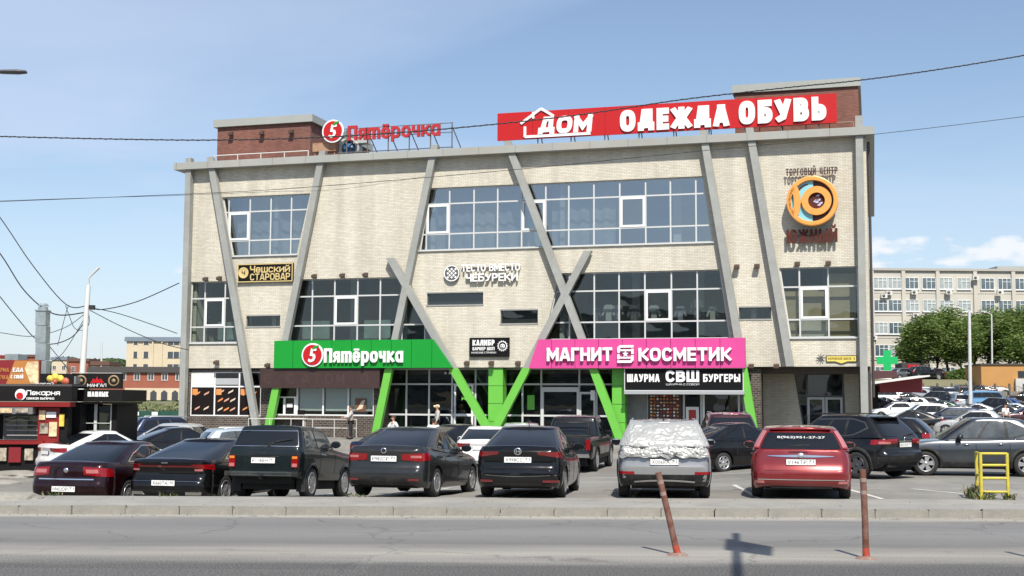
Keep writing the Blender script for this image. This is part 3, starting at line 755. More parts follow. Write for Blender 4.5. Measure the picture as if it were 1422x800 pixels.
# struts tie the beams back to the wall
st = MB()
for i, (a, b, zcut, _) in enumerate(diag):
    p, q = fac(*a, PB), fac(*b, PB)
    for z in (6.8, 9.2, 11.6, 13.8):
        if i in (3, 5) and z > 8: continue
        x = lineat(p, q, z); st.box(x[0] - .05, x[0] + .05, -.119, .0, z, z + .1)
st.build('strut', M_beam, B)
# ---- roof houses
M_cap = mat('roof_cap', (.33, .34, .315), .5, var=.06, vscale=.7)
def roof_house(u0, u1, y, depth, zt, cap, over, lab):
    s0, s1 = fac(u0, 190, -y)[0], fac(u1, 190 if u1 < 700 else 140, -y)[0]
    MB().box(s0, s1, y, y + depth, 14.56, zt - cap).build('roof_house_wall', M_redbrick, B)
    MB().box(s0 - over, s1 + over, y - over, y + depth + over, zt - cap + .003, zt).build('roof_house_cap', M_cap, B)
    return s0, s1
la = roof_house(302, 431, 1.6, 8.5, fac(350, 165, -1.6)[1] + .02, .42, .18, '')
ra = roof_house(1021, 1192, 1.4, 7, fac(1100, 114, -1.4)[1], .42, .12, '')
# ---- ground floor: recessed walls
YG = .95
def gbox(u0, u1, v0, v1, y0, y1, name, m, parent=B, z0=None, z1=None):
    vc = (v0 + v1) / 2; uc = (u0 + u1) / 2
    s0, s1 = fac(u0, vc, -y0)[0], fac(u1, vc, -y0)[0]
    zb = fac(uc, v1, -y0)[1] if z0 is None else z0; zt = fac(uc, v0, -y0)[1] if z1 is None else z1
    return MB().box(s0, s1, y0, y1, zb, zt).build(name, m, parent)
sg = lambda u, v=560: fac(u, v, -YG)[0]
ZG = ZO - .03
def zgf(v, u=600, y=YG): return fac(u, v, -y)[1]
# wall pieces (s from, s to, openings)
def wall_run(s0, s1, holes, m):
    """a straight wall s0..s1 with rectangular openings (a, b, zlow, zhigh), in abutting blocks"""
    mb = MB(); x = s0
    for a, b_, zl_, zh_ in holes:
        mb.box(x, a, YG, YG + .3, 0, ZG); mb.box(a, b_, YG, YG + .3, 0, zl_); mb.box(a, b_, YG, YG + .3, zh_, ZG); x = b_
    mb.box(x, s1, YG, YG + .3, 0, ZG)
    return mb.build('ground_floor_wall', m, B, recalc=True)
YG = .16
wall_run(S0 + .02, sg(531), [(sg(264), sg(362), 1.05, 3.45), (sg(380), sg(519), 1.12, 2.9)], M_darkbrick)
YG = .25
MB().box(sg(1036), sg(1057), YG, YG + .5, 0, ZG).build('brick_pier', M_darkbrick, B)
YG = 2.9
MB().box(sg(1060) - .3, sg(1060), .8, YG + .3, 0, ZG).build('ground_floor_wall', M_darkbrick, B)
poly_holes([(sg(1060), 0), (S1 - .02, 0), (S1 - .02, ZG), (sg(1060), ZG)],
           [[(sg(1117), .06), (sg(1175), .06), (sg(1172), 3.4), (sg(1103), 3.4)]], YG, YG + .3, 'ground_floor_wall', M_cream, B)
YG = .95
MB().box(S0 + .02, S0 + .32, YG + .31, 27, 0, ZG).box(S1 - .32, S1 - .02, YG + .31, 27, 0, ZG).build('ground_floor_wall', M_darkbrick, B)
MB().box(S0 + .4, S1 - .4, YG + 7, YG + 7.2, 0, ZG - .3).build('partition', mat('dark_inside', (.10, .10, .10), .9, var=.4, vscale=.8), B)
MB().box(S0 + .3, S1 - .3, YG + .3, YG + 7, .02, .05).build('floor', M_infloor, B)
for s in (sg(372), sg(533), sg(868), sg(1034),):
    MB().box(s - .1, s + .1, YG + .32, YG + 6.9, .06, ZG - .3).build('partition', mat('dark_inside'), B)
YG = .16
# left window of the ground floor with its food posters
w = glazing([(sg(264), 1.05), (sg(362), 1.05), (sg(362), 3.45), (sg(264), 3.45)], [sg(297), sg(331)], [1.05, 2.65, 3.45], [], None, y=YG + .08, fm=M_wframe, fw=.08)
M_poster = mat('poster_black', (.012, .008, .008), .5, spec=.15)
M_roll = [mat('roll_cream', (.66, .55, .40), .6), mat('roll_orange', (.72, .26, .07), .6), mat('roll_pink', (.62, .33, .24), .6)]
cols = [sg(264), sg(297), sg(331), sg(362)]
for i in range(3):
    MB().box(cols[i] + .06, cols[i+1] - .06, YG + .05, YG + .07, 1.12, 2.6).build('poster', M_poster, w)
    r = MB(); rows = [(1.35, 3), (1.85, 3), (2.3, 2)] if i == 1 else [(1.4, 2), (2.2, 2)]
    for zc, n in rows:
        for k in range(n):
            x = cols[i] + .25 + (cols[i+1] - cols[i] - .35) * (k + .3) / n
            c = MB.prism
            r.prism([(x - .17, zc - .05), (x + .13, zc + .09), (x + .17, zc + .2), (x - .12, zc + .06)], YG + .041, YG + .048, (k + i + int(zc * 2)) % 3)
    r.prism([(cols[i] + .1, 2.2), (cols[i] + .42, 2.2), (cols[i] + .42, 2.52), (cols[i] + .1, 2.52)], YG + .039, YG + .047, 1)
    r.build('food_picture', M_roll, w)
MB().box(cols[0] + .06, cols[1] - .06, YG + .05, YG + .07, 2.69, 3.4).build('poster', mat('poster_white', (.75, .73, .68), .5), w)
MB().box(cols[1] + .06, cols[2] - .06, YG + .05, YG + .07, 2.75, 3.1).build('ventilator', mat('vent_grey', (.4, .41, .42), .5), w)
MB().box(cols[1] + .06, cols[2] - .06, YG + .05, YG + .06, 3.12, 3.4).build('pane', M_glass1, w)
MB().box(cols[2] + .06, cols[3] - .06, YG + .05, YG + .06, 2.69, 3.4).build('pane', M_glass1, w)
# service windows under the brown fascia
zt, zb = 2.9, 1.12
w = glazing([(sg(380), zb), (sg(519), zb), (sg(519), zt), (sg(380), zt)], [sg(412), sg(448), sg(483)], [zb, zt], [], M_glass1, y=YG + .08, fm=M_wframe, fw=.09)
M_blind = mat('pale_blind', (.58, .61, .60), .8, var=.06, vscale=3)
for a, b_ in ((413, 447), (449, 482), (484, 517)):
    MB().box(sg(a) + .05, sg(b_) - .05, YG + .2, YG + .23, zb + .25, zt - .02).box(sg(a) + .05, sg(b_) - .05, YG + .19, YG + .2, zb + .3, zb + .85).build('blind', M_blind, w)
MB().box(sg(381), sg(411), YG + .03, YG + .07, 2.05, 2.12).box(sg(393), sg(396), YG + .03, YG + .07, zb, 2.05).box(sg(408), sg(411), YG + .03, YG + .07, zb, 2.05).box(sg(380), sg(383), YG + .03, YG + .07, zb, 2.05).build('sash', M_wframe, w)
MB().box(sg(398), sg(406), YG + .02, YG + .035, 1.55, 1.75).build('notice', M_white, w)
MB().box(sg(493), sg(508), YG + .02, YG + .035, 1.35, 2.05).build('poster', mat('poster_brown', (.16, .07, .035), .4), w)
MB().prism([(sg(494), 1.42), (sg(503), 1.5), (sg(507), 1.98), (sg(502), 1.9), (sg(498), 1.6)], YG + .01, YG + .019).build('food_picture', M_roll[0], w)
MB().box(sg(413), sg(423), YG + .02, YG + .035, 1.18, 1.4).build('notice', M_poster, w)
MB().box(sg(372), sg(427), YG - .35, YG - .01, .92, .98).box(sg(374), sg(376), YG - .3, YG - .05, .0, .92).box(sg(424), sg(426), YG - .3, YG - .05, .0, .92).build('counter', mat('counter_pale', (.6, .6, .57), .5), B)
MB().box(sg(531) - .3, sg(531), YG + .301, 1.3, 0, ZG).build('ground_floor_wall', M_darkbrick, B)
YG = .95
# shop front of the green shop
zt = ZG; zm, zl = zgf(533.5), zgf(576)
gl = glazing([(sg(533), .08), (sg(868), .08), (sg(868), zt), (sg(533), zt)], [sg(u) for u in (563.5, 595, 627, 659.5, 699, 725, 751, 804, 828)], [.08, zl, zm, zt], [], M_glass1, y=YG + .1, fm=M_frame, fw=.09, name='shop_front')
MB().box(sg(533), sg(868), YG + .02, YG + .25, 0, .075).build('plinth', M_beam, B)
def door(u0, u1, zt, m, y, glass=M_glass1, parent=B, handle=True, mid=None):
    a, b_ = sg(u0), sg(u1); t = .11; d = empty('door', ((a), y, .09)); d.parent = parent; wd = b_ - a; h = zt - .09
    fr = MB().box(0, t, 0, .05, 0, h).box(wd - t, wd, 0, .05, 0, h).box(t, wd - t, 0, .05, h - t, h).box(t, wd - t, 0, .05, 0, t * 1.3)
    if mid: fr.box(t, wd - t, .001, .049, mid, mid + .13)
    fr.build('door_frame', m, d); MB().box(t, wd - t, .02, .028, t * 1.3, h - t).build('pane', glass, d)
    if handle: MB().tube([(t / 2, -.001, h * .38), (t / 2, -.07, h * .4), (t / 2, -.07, h * .56), (t / 2, -.001, h * .58)], .018, 6).build('handle', M_frame, d)
    return d
door(630, 657, zm + .0, M_wframe, YG + .02, mid=1.05)
MB().box(sg(751), sg(804), YG - .02, YG + .07, 2.42, 2.66).build('lintel', M_frame, B)
MB().box(sg(751), sg(755), YG - .02, YG + .07, 0, 2.42).box(sg(801), sg(804), YG - .02, YG + .07, 0, 2.42).build('door_post', M_frame, B)
MB().box(sg(755), sg(801), YG + .2, YG + .22, .08, 2.42).build('doorway_shade_sheet', mat('very_dark', (.006, .006, .007), .9), B)  # near-black sheet standing in for the shade inside the open doorway
door(804, 827, 2.42, M_frame, YG + .02, mid=1.0)
MB().box(sg(575 + 157), sg(742), YG + .03, YG + .045, 1.5, 2.25).build('notice', M_greenp, gl)
MB().box(sg(820), sg(826), YG + .0, YG + .015, 2.0, 2.5).build('notice', M_white, gl)
MB().prism([(sg(641), 1.95), (sg(644), 2.05), (sg(647), 1.95), (sg(647), 2.2), (sg(644), 2.1), (sg(641), 2.2)], YG + .0, YG + .015).build('notice', M_greenp, gl)
for u in (618, 624):
    MB().lathe([(0, 0), (.07, 0), (.07, .03), (0, .03)], (sg(u), YG + .02, zgf(518)), 'Y', 10).build('window_lamp', M_white, gl)
# two clad columns between the slanting legs
for u0, u1, zt_ in ((678, 698, ZO - .03), (850, 868, ZO - .03)):
    s0, s1 = fac(u0, 560, -.1)[0], fac(u1, 560, -.1)[0]
    MB().box(s0 + .03, s1 - .03, .15, .8, 0, zt_).build('clad_column', M_dframe, B)
    for k in range(4):
        h = zt_ / 4; MB().box(s0, s1, .1, .148, k * h + .012, (k + 1) * h - .012).build('clad_panel', M_greenp, B)
        MB().box(s1 - .029, s1 + .0, .15, .8, k * h + .012, (k + 1) * h - .012).build('clad_panel', M_greenp, B)
# the kiosk bay under the burger sign
bay = glazing([(sg(870), .75), (sg(1034), .75), (sg(1034), 2.55), (sg(870), 2.55)], [sg(u) for u in (899, 950, 974)], [.75, 2.55], [], M_glass1, y=YG - .05, fm=M_frame, fw=.1, name='bay_window')
MB().box(sg(870), sg(1034), YG - .1, YG + .05, 0, .70).build('bay_wall', mat('bay_crimson', (.30, .012, .03), .5), B)
MB().box(sg(870), sg(899), YG - .14, YG - .11, .05, 2.5).build('bay_door', mat('bay_door_grey', (.18, .18, .185), .5, var=.2, vscale=4), B)
menu = MB().box(sg(902), sg(947), YG - .14, YG - .1, 1.0, 2.45).build('menu_board', mat('menu_dark', (.045, .02, .018), .5), bay)
rm = random.Random(5)
mm = MB(); a, b_ = sg(902), sg(947)
for i in range(9):
    for j in range(8):
        x = a + .06 + (b_ - a - .14) * i / 9; z = 1.06 + 1.3 * j / 8
        mm.box(x, x + rm.uniform(.06, .12), YG - .147, YG - .142, z, z + rm.uniform(.04, .1), rm.randrange(4))
mm = mm.build('menu_picture', [M_roll[0], M_roll[1], mat('menu_red', (.4, .03, .02), .5), M_white], bay); mm['kind'] = 'stuff'
MB().box(sg(953), sg(971), YG - .16, YG - .11, .8, 1.7).build('sash', M_wframe, bay)
MB().box(sg(957), sg(967), YG - .17, YG - .162, .95, 1.55).build('notice', mat('menu_red'), bay)
MB().box(sg(976), sg(1028), YG - .12, YG - .1, .78, .9).box(sg(976), sg(979), YG - .12, YG - .1, .9, 2.4).box(sg(1025), sg(1028), YG - .12, YG - .1, .9, 2.4).box(sg(976), sg(1028), YG - .12, YG - .1, 2.4, 2.5).build('sash', M_wframe, bay)
YG = 2.9
# right entrance
w = glazing([(sg(1117), .06), (sg(1175), .06), (sg(1172), 3.4), (sg(1103), 3.4)], [sg(1121), sg(1171)], [.06, 2.25, 3.4], [], M_glass1, y=YG + .12, fm=M_dframe, fw=.09)
door(1121, 1145, 2.2, M_frame, YG + .05, mid=None); door(1146, 1170, 2.2, M_frame, YG + .05, mid=None)
MB().tube([(sg(1124), YG - .5, .0), (sg(1124), YG - .5, .9)], .02, 6).build('post', M_frame, B)
YG = .95
# low handrails before the shop and on the roof
def rail(pts, posts, r, m, name='handrail', foot=0.0):
    mb = MB(); mb.tube(pts, r, 6)
    for p in posts: mb.tube([p, (p[0], p[1], foot)], r * .9, 6)
    return mb.build(name, m, B)
M_rail = mat('pale_rail', (.6, .58, .54), .5)
for z in (.95, .5): 
    s0, s1 = fac(345, 588, .9)[0], fac(495, 588, .9)[0]
    rail([(s0, -.9, z), (s1, -.9, z)], [(s0 + (s1 - s0) * i / 5, -.9, z) for i in range(6)] if z > .9 else [], .022, M_rail)
s0, s1 = fac(298, 222, -.3)[0], fac(428, 215, -.3)[0]
rail([(s0, .3, 15.45), (s1, .3, 15.45)], [(s0 + (s1 - s0) * i / 4, .3, 15.45) for i in range(5)], .03, M_rail, 'roof_rail', 14.9)
s0, s1 = fac(1055, 185, -.7)[0], fac(1185, 176, -.7)[0]
rail([(s0, .7, 15.5), (s1, .7, 15.5)], [(s0 + (s1 - s0) * i / 4, .7, 15.5) for i in range(5)], .03, mat('rusty_rail', (.28, .2, .15), .8), 'roof_rail', 14.9)
# drainpipes at the right corner
M_pipe = mat('dark_pipe', (.05, .045, .045), .5)
MB().tube([(S1 - .12, -.06, 0), (S1 - .12, -.06, 3.4)], .09, 10).tube([(S1 - .42, .5, 0), (S1 - .42, .5, 3.6)], .12, 10).build('drainpipe', M_pipe, B)
MB().tube([(S1 + .12, .3, 2.2), (S1 + .12, .3, 14.4)], .07, 8).build('drainpipe', M_pipe, B)
# floodlights
M_lampbody = mat('floodlight_rust', (.085, .055, .04), .7)
def floodlight(u, v, y, where, grp='floodlights on the shopping centre'):
    s, z = fac(u, v, y + .25)
    e = empty('floodlight', world_of(s, -y, z), -FA, where, 'floodlight', grp); e.scale = (.8, .8, .8)
    MB().tube([(0, .0, .1), (0, -.3, .12)], .02, 6).build('bracket', M_lampbody, e)
    b = MB(); b.add([(-.16,-.42,-.14),(.16,-.42,-.14),(.16,-.2,-.16),(-.16,-.2,-.16),(-.16,-.44,.04),(.16,-.44,.04),(.16,-.16,.13),(-.16,-.16,.13)], [(0,3,2,1),(4,5,6,7),(0,1,5,4),(1,2,6,5),(2,3,7,6),(3,0,4,7)])
    b.build('lamp_housing', M_lampbody, e)
    MB().add([(-.13,-.4,-.151),(.13,-.4,-.151),(.13,-.22,-.167),(-.13,-.22,-.167)], [(0,3,2,1)]).build('lamp_glass', M_dframe, e)
for u, v, t in ((285, 387, 'rusty floodlight over the left middle-floor window, left of two'), (304, 386, 'rusty floodlight over the left middle-floor window, next to the beam'),
                (436, 383, 'rusty floodlight left of three above the window over the green sign'), (475, 382, 'rusty floodlight middle of three above the window over the green sign'), (507, 381, 'rusty floodlight right of three above the window over the green sign'),
                (1023, 370, 'small floodlight left of the pair between the two right beams'), (1051, 369, 'small floodlight right of the pair, close to the last slanting beam'),
                (1107, 366, 'floodlight above the right-hand window, left one'), (1150, 365, 'floodlight above the right-hand window, right one'),
                (371, 507, 'floodlight at the left end of the green sign, under the brick'), (648, 504, 'floodlight on the overhang just right of the green sign'), (682, 504, 'floodlight on the overhang above the first green column'), (719, 504, 'floodlight on the overhang just left of the pink sign'),
                (1043, 508, 'floodlight on the overhang just right of the pink sign'), (1078, 508, 'floodlight on the overhang between pink sign and last beam'), (300, 503, 'tiny spot lamp under the left middle-floor window')):
    floodlight(u, v, .0, t)
for u, v, t in ((320, 185, 'white floodlight on the left red brick roof house, leftmost'), (363, 184, 'white floodlight on the left red brick roof house, middle'), (404, 182, 'white floodlight on the left red brick roof house, rightmost')):
    floodlight(u, v, -1.6, t)
# ================================================================ signs on the shopping centre
def sign_root(name, s, z, label, cat='sign', y=0.0, group=None):
    return empty(name, world_of(s, y, z), -FA, label, cat, group)
def uv_box(u0, u1, v0, v1, p):
    vc = (v0 + v1) / 2; uc = (u0 + u1) / 2
    return fac(u0, vc, p)[0], fac(u1, vc, p)[0], fac(uc, v1, p)[1], fac(uc, v0, p)[1]
def five_logo(root, cx, cz, r, y):
    MB().lathe([(0, 0), (r, 0), (r, -.08), (0, -.08)], (cx, y, cz), 'Y', 32, smooth=False).build('logo_rim', M_white, root)
    MB().lathe([(0, 0), (r * .86, 0), (r * .86, -.03), (0, -.03)], (cx, y - .081, cz), 'Y', 32, smooth=False).build('logo_disc', M_red, root)
    lettering('5', cx - r * .38, cx + r * .25, cz - r * .62, cz + r * .55, y - .112, .03, M_white, root, .03, .18, name='logo_figure')
    MB().prism([(cx - r * .02, cz + r * .5), (cx + r * .15, cz + r * .45), (cx + r * .5, cz + r * .62), (cx + r * .62, cz + r * .82), (cx + r * .28, cz + r * .78)], y - .15, y - .113).build('logo_leaf', M_green, root)
def panels(root, poly, n, y0, y1, m, gap=.012):
    """cladding panels side by side with recessed joints, on a dark backing"""
    s0, s1 = min(p[0] for p in poly), max(p[0] for p in poly)
    MB().prism([(a, b) for a, b in poly], y1 + .001, y1 + .1).build('backing', M_dframe, root)
    for i in range(n):
        a, b = s0 + (s1 - s0) * i / n + gap, s0 + (s1 - s0) * (i + 1) / n - gap
        c = clip_poly([(a, -9), (b, -9), (b, 99), (a, 99)], poly)
        if len(c) > 2 and area2(c) > .01: MB().prism(c, y0 + .003 * math.sin(i * 2.1), y1).build('panel', m, root)
# green supermarket fascia
P = .62
s0, z0 = fac(380, 511, P); zt, zb = 5.08, 3.62
r = sign_root('shop_sign', 0, 0, 'long green supermarket fascia with white lettering and red number five logo', y=0)
poly = [(fac(380, 500, P)[0], zb), (fac(628, 511, P)[0], zb), (fac(601, 473, P)[0], zt), (fac(380, 500, P)[0], zt)]
panels(r, poly, 9, -P, -P + .16, M_green)
MB().box(poly[0][0] + .1, poly[2][0], -P + .27, -.0, zt - .14, zt - .06).box(poly[0][0] + .1, poly[1][0] - .3, -P + .27, -.0, zb + .06, zb + .14).build('bracket', M_dframe, r)
cx, cz = fac(435, 493, P); five_logo(r, cx, cz, .62, -P - .02)
a, b, c, d = uv_box(451.5, 561, 485, 503, P); lettering('Пятёрочка', a, b, c - .02, d + .05, -P - .06, .1, M_white, r, .034, 0, True)
# brown bare fascia with the ghost of removed letters
a, b, c, d = uv_box(361, 527, 512, 539, .5)
r = sign_root('shop_sign', 0, 0, 'bare brown fascia under the green sign, its letters taken off')
n = 5
for i in range(n): MB().box(a + (b - a) * i / n + .004, a + (b - a) * (i + 1) / n - .004, -.5, -.42, c, ZO - .05).build('panel', M_brown, r)
MB().box(a, b, -.418, .0, ZO - .16, ZO - .055).build('bracket', M_dframe, r)
M_ghost = mat('ghost_letters', (.062, .033, .028), .7)
for ch, u in (('С', 372), ('С', 404), ('А', 424), ('Т', 440), ('О', 457), ('М', 473), ('О', 506)):
    a, b, c, d = uv_box(u - 5, u + 5, 519, 533, .5); lettering(ch, a, b, c, d, -.501, .004, M_ghost, r, -.01, name='letter_mark')
# pink fascia
zt, zb = 5.02, 3.58
poly = [(fac(734, 511, P)[0], zb), (fac(1035, 500, P)[0], zb), (fac(1035, 500, P)[0], zt), (fac(748, 471, P)[0], zt)]
r = sign_root('shop_sign', 0, 0, 'long pink cosmetics shop fascia with white lettering and square spiral logo')
panels(r, poly, 9, -P - .02, -P + .14, M_pink)
MB().box(poly[3][0], poly[1][0] - .1, -P + .25, -.0, zt - .14, zt - .06).box(poly[0][0] + .3, poly[1][0] - .1, -P + .25, -.0, zb + .06, zb + .14).build('bracket', M_dframe, r)
a, b, c, d = uv_box(760.5, 851, 484, 501, P); lettering('МАГНИТ', a, b, c - .02, d + .04, -P - .07, .12, M_white, r, .042, 0, True)
a, b, c, d = uv_box(887.5, 1016, 484, 501, P); lettering('КОСМЕТИК', a, b, c - .02, d + .04, -P - .07, .12, M_white, r, .042, 0, True)
a, b, c, d = uv_box(858, 880.5, 479.5, 504, P); w_ = b - a; h_ = d - c
lg = MB(); t = .13
def rr(x0, x1, zz0, zz1): lg.box(a + x0 * w_, a + x1 * w_, -P - .16, -P - .07, c + zz0 * h_, c + zz1 * h_)
lg.prism([(a + .15*w_, d), (a + w_, d), (a + w_, d - .14*h_), (a + .22*w_, d - .14*h_), (a + .15*w_, d - .2*h_), (a + .15*w_, c + .56*h_), (a + .02*w_, c + .56*h_), (a, c + .62*h_), (a, d - .14*h_)], -P - .16, -P - .07)
lg.prism([(a + .85*w_, c), (a, c), (a, c + .14*h_), (a + .78*w_, c + .14*h_), (a + .85*w_, c + .2*h_), (a + .85*w_, c + .44*h_), (a + .98*w_, c + .44*h_), (a + w_, c + .38*h_), (a + w_, c + .14*h_)], -P - .16, -P - .07)
rr(.15, .85, .24, .34); rr(.15, .85, .66, .76); rr(.0, .14, .2, .5); rr(.86, 1, .5, .8)
lg.build('logo', M_white, r)
star = [(a + w_ * (.5 + (.2 if i % 2 == 0 else .09) * math.cos(PI / 2 + i * PI / 5)), c + h_ * .5 + w_ * ((.2 if i % 2 == 0 else .09) * math.sin(PI / 2 + i * PI / 5))) for i in range(10)]
MB().prism(star, -P - .16, -P - .07).build('logo_star', M_white, r)
# burger sign
a, b, c, d = uv_box(868, 1031.5, 513.5, 542, .45)
r = sign_root('shop_sign', 0, 0, 'black shawarma and burger sign with white letters under the pink fascia')
MB().box(a, b, -.45, -.2, c, ZO - .1).build('sign_box', M_black, r)
fr = MB().box(a - .04, a, -.47, -.2, c - .04, ZO - .06).box(b, b + .04, -.47, -.2, c - .04, ZO - .06).box(a, b, -.47, -.2, c - .04, c).box(a, b, -.47, -.2, ZO - .1, ZO - .06).build('sign_frame', M_frame, r)
A = uv_box(871, 916, 519.5, 530.5, .45); lettering('ШАУРМА', *A, -.452, .03, M_white, r, .035)
A = uv_box(924.5, 971, 514.5, 530.5, .45); lettering('СВШ', *A, -.452, .04, M_white, r, .06)
A = uv_box(976.5, 1028, 519.5, 530.5, .45); lettering('БУРГЕРЫ', *A, -.452, .03, M_white, r, .035)
A = uv_box(925, 971, 532.5, 535, .45); lettering('ШАУРМА С СОБОЙ', *A, -.452, .01, M_white, r, .0)
A = uv_box(867, 1034, 540, 547, .55); MB().box(A[0], A[1], -.62, YG - .2, A[2] - .02, A[2] + .14).build('roller_shutter_box', mat('shutter_grey', (.34, .35, .36), .45), r)
# pub sign
a, b, c, d = uv_box(330, 406.5, 366, 391.5, .15)
r = sign_root('shop_sign', 0, 0, 'black pub sign with gold letters and round gold badge beside the second beam')
MB().box(a, b, -.16, -.0, c, d).build('sign_box', M_black, r)
k = MB()
for q in ((a, b, d - .05, d), (a, b, c, c + .05)): k.box(q[0], q[1], -.175, -.161, q[2], q[3])
k.box(a, a + .05, -.175, -.161, c + .05, d - .05).box(b - .05, b, -.175, -.161, c + .05, d - .05).build('sign_frame', M_gold, r)
A = uv_box(347.5, 403, 368.5, 378.5, .15); lettering('Чешский', *A, -.162, .02, M_gold, r, .02)
A = uv_box(347.5, 403, 379.5, 389, .15); lettering('СТАРОВАР', *A, -.162, .02, M_gold, r, .02)
cx, cz = fac(338.5, 379, .15)
MB().lathe([(0, -.02), (.2, -.02), (.24, -.035), (.3, -.035), (.3, 0)], (cx, -.162, cz), 'Y', 28, smooth=False).build('badge', M_gold, r)
lettering('Ч', cx - .1, cx + .1, cz - .12, cz + .12, -.185, .012, M_black, r, .02, name='badge_letter')
# dough and dumplings sign: separate white letters and a round plaited badge
M_backdark = mat('letter_return', (.10, .10, .10), .6)
r = sign_root('shop_sign', 0, 0, 'white raised cafe letters in two lines with a round plaited badge')
A = uv_box(641, 722, 366.5, 376.5, .2); lettering('ТЕСТО ВМЕСТО', *A, -.12, .1, M_white, r, .016, 0)
MB().box(A[0], A[1], -.1, -.05, (A[2] + A[3]) / 2 - .04, (A[2] + A[3]) / 2 + .04).build('mounting_bar', M_backdark, r)
A = uv_box(647, 719, 379.5, 390.5, .2); lettering('ЧЕБУРЕКИ', *A, -.12, .1, M_white, r, .024, 0, True)
MB().box(A[0], A[1], -.1, -.05, (A[2] + A[3]) / 2 - .04, (A[2] + A[3]) / 2 + .04).build('mounting_bar', M_backdark, r)
cx, cz = fac(627, 379.5, .2)
MB().lathe([(0, 0), (.42, 0), (.42, -.1), (.36, -.12), (.36, -.1), (0, -.1)], (cx, -.06, cz), 'Y', 28, smooth=False).build('badge', M_backdark, r)
MB().lathe([(.37, -.0), (.42, -.0), (.42, -.03), (.37, -.03)], (cx, -.165, cz), 'Y', 28, smooth=False).build('badge_rim', M_white, r)
k = MB()
for i in range(-2, 3):
    for j in range(-2, 3):
        x, z = cx + (i - j) * .105, cz + (i + j) * .105
        if math.hypot(x - cx, z - cz) > .31: continue
        k.prism([(x, z - .07), (x + .07, z), (x, z + .07), (x - .07, z)], -.185, -.165)
k.build('plait', M_white, r)
# barber sign
a, b, c, d = uv_box(652, 707, 469, 495.5, .12)
r = sign_root('shop_sign', 0, 0, 'small black barber shop sign with white letters and a round face badge')
MB().box(a, b, -.14, 0, c, d).build('sign_box', M_black, r)
A = uv_box(656.5, 687, 472, 480, .12); lettering('КАЛИБР', *A, -.141, .02, M_white, r, .05)
A = uv_box(656.5, 687, 482, 486.5, .12); lettering('БАРБЕР ШОП', *A, -.141, .02, M_white, r, .03)
A = uv_box(655, 689, 488.5, 491, .12); lettering('МУЖСКИЕ СТРИЖКИ', *A, -.141, .01, M_white, r, .0)
cx, cz = fac(698, 480.5, .12)
k = MB().lathe([(.2, 0), (.24, 0), (.24, -.02), (.2, -.02), (.2, 0)], (cx, -.141, cz), 'Y', 20)
k.lathe([(0, -.015), (.13, -.015), (.13, 0)], (cx, -.141, cz - .02), 'Y', 16)
for i in range(14):
    t = 2 * PI * i / 14; x, z = cx + .26 * math.cos(t), cz + .26 * math.sin(t); k.box(x - .02, x + .02, -.16, -.141, z - .02, z + .02)
k.build('badge', M_white, r)
MB().box(cx - .08, cx - .02, -.17, -.157, cz - .0, cz + .04).box(cx + .02, cx + .08, -.17, -.157, cz, cz + .04).box(cx - .05, cx + .05, -.17, -.157, cz - .1, cz - .07).build('badge_face', M_black, r)
# address plate
a, b, c, d = uv_box(1147, 1190, 493.5, 503, .05)
r = sign_root('address_plate', 0, 0, 'yellow address plate on the brick left of the corner column', 'address plate')
MB().prism([(a, c), (a + .3 * (b - a), c), (a + .5 * (b - a), c - .1), (a + .7 * (b - a), c), (b, c), (b, d), (a, d)], -.05, -.0).build('plate', mat('plate_dark', (.05, .045, .03), .5), r)
MB().prism([(a + .04, c + .04), (a + .3 * (b - a), c + .04), (a + .5 * (b - a), c - .06), (a + .7 * (b - a), c + .04), (b - .04, c + .04), (b - .04, d - .04), (a + .04, d - .04)], -.06, -.051).build('plate_face', mat('plate_yellow', (.72, .56, .12), .5), r)
lettering('КАЛУЖСКОЕ ШОССЕ  3', a + .1, b - .1, c + .12, d - .1, -.061, .006, M_black, r, .01)
s, z = fac(1140, 497, .05)
k = MB()
for i in range(8): k.tube([(s, -.05, z), (s + .2 * math.cos(i * PI / 4), -.12, z + .2 * math.sin(i * PI / 4))], .02, 5)
tag(k.build('starburst_ornament', M_dframe, None, world_of(0, 0, 0), -FA), 'dark starburst fitting on the brick just left of the address plate', 'fitting')
# centre emblem: orange disc with the letter
M_or = mat('emblem_orange', (.74, .33, .075), .4, var=.05); M_lb = mat('emblem_blue', (.22, .55, .66), .5); M_mar = mat('emblem_maroon', (.085, .022, .016), .6, spec=.2); M_dk = mat('letters_dark_brown', (.05, .022, .018), .5)
r = sign_root('emblem', 0, 0, 'round orange emblem with a cut-out letter on the brick of the right corner', 'emblem')
cx, cz = fac(1128, 279.5, .5); R = fac(1164, 279, .5)[0] - cx
y = -.5
MB().prism([(cx + .05 * R, cz + .93 * R)] + [(cx + R * .93 * math.cos(t), cz + R * .93 * math.sin(t)) for t in [PI * (.5 + i / 20) for i in range(21)]], y - .04, y).build('emblem_back', M_lb, r)
MB().lathe([(.55 * R, 0), (R * .97, 0), (R * .97, .03), (.55 * R, .03)], (cx, y + .05, cz), 'Y', 40, smooth=False).build('emblem_back_ring', M_dk, r)
MB().lathe([(R, .15), (R, -.18), (R * .96, -.2), (R * .84, -.2), (R * .82, -.18), (R * .82, -.02)], (cx, y, cz), 'Y', 56, smooth=False).build('emblem_rim', M_or, r)
ix, ir = cx + .17 * R, .58 * R
MB().lathe([(ir, 0), (ir, -.17), (ir * .56, -.17), (ir * .56, 0)], (ix, y - .03, cz - .0), 'Y', 40, smooth=False).build('emblem_letter_ring', M_or, r)
MB().lathe([(0, 0), (ir * .56, 0), (ir * .56, -.03), (0, -.03)], (ix, y - .03, cz), 'Y', 32, smooth=False).build('emblem_centre', M_mar, r)
pl = [(cx - .985 * R, cz)]; k = 14
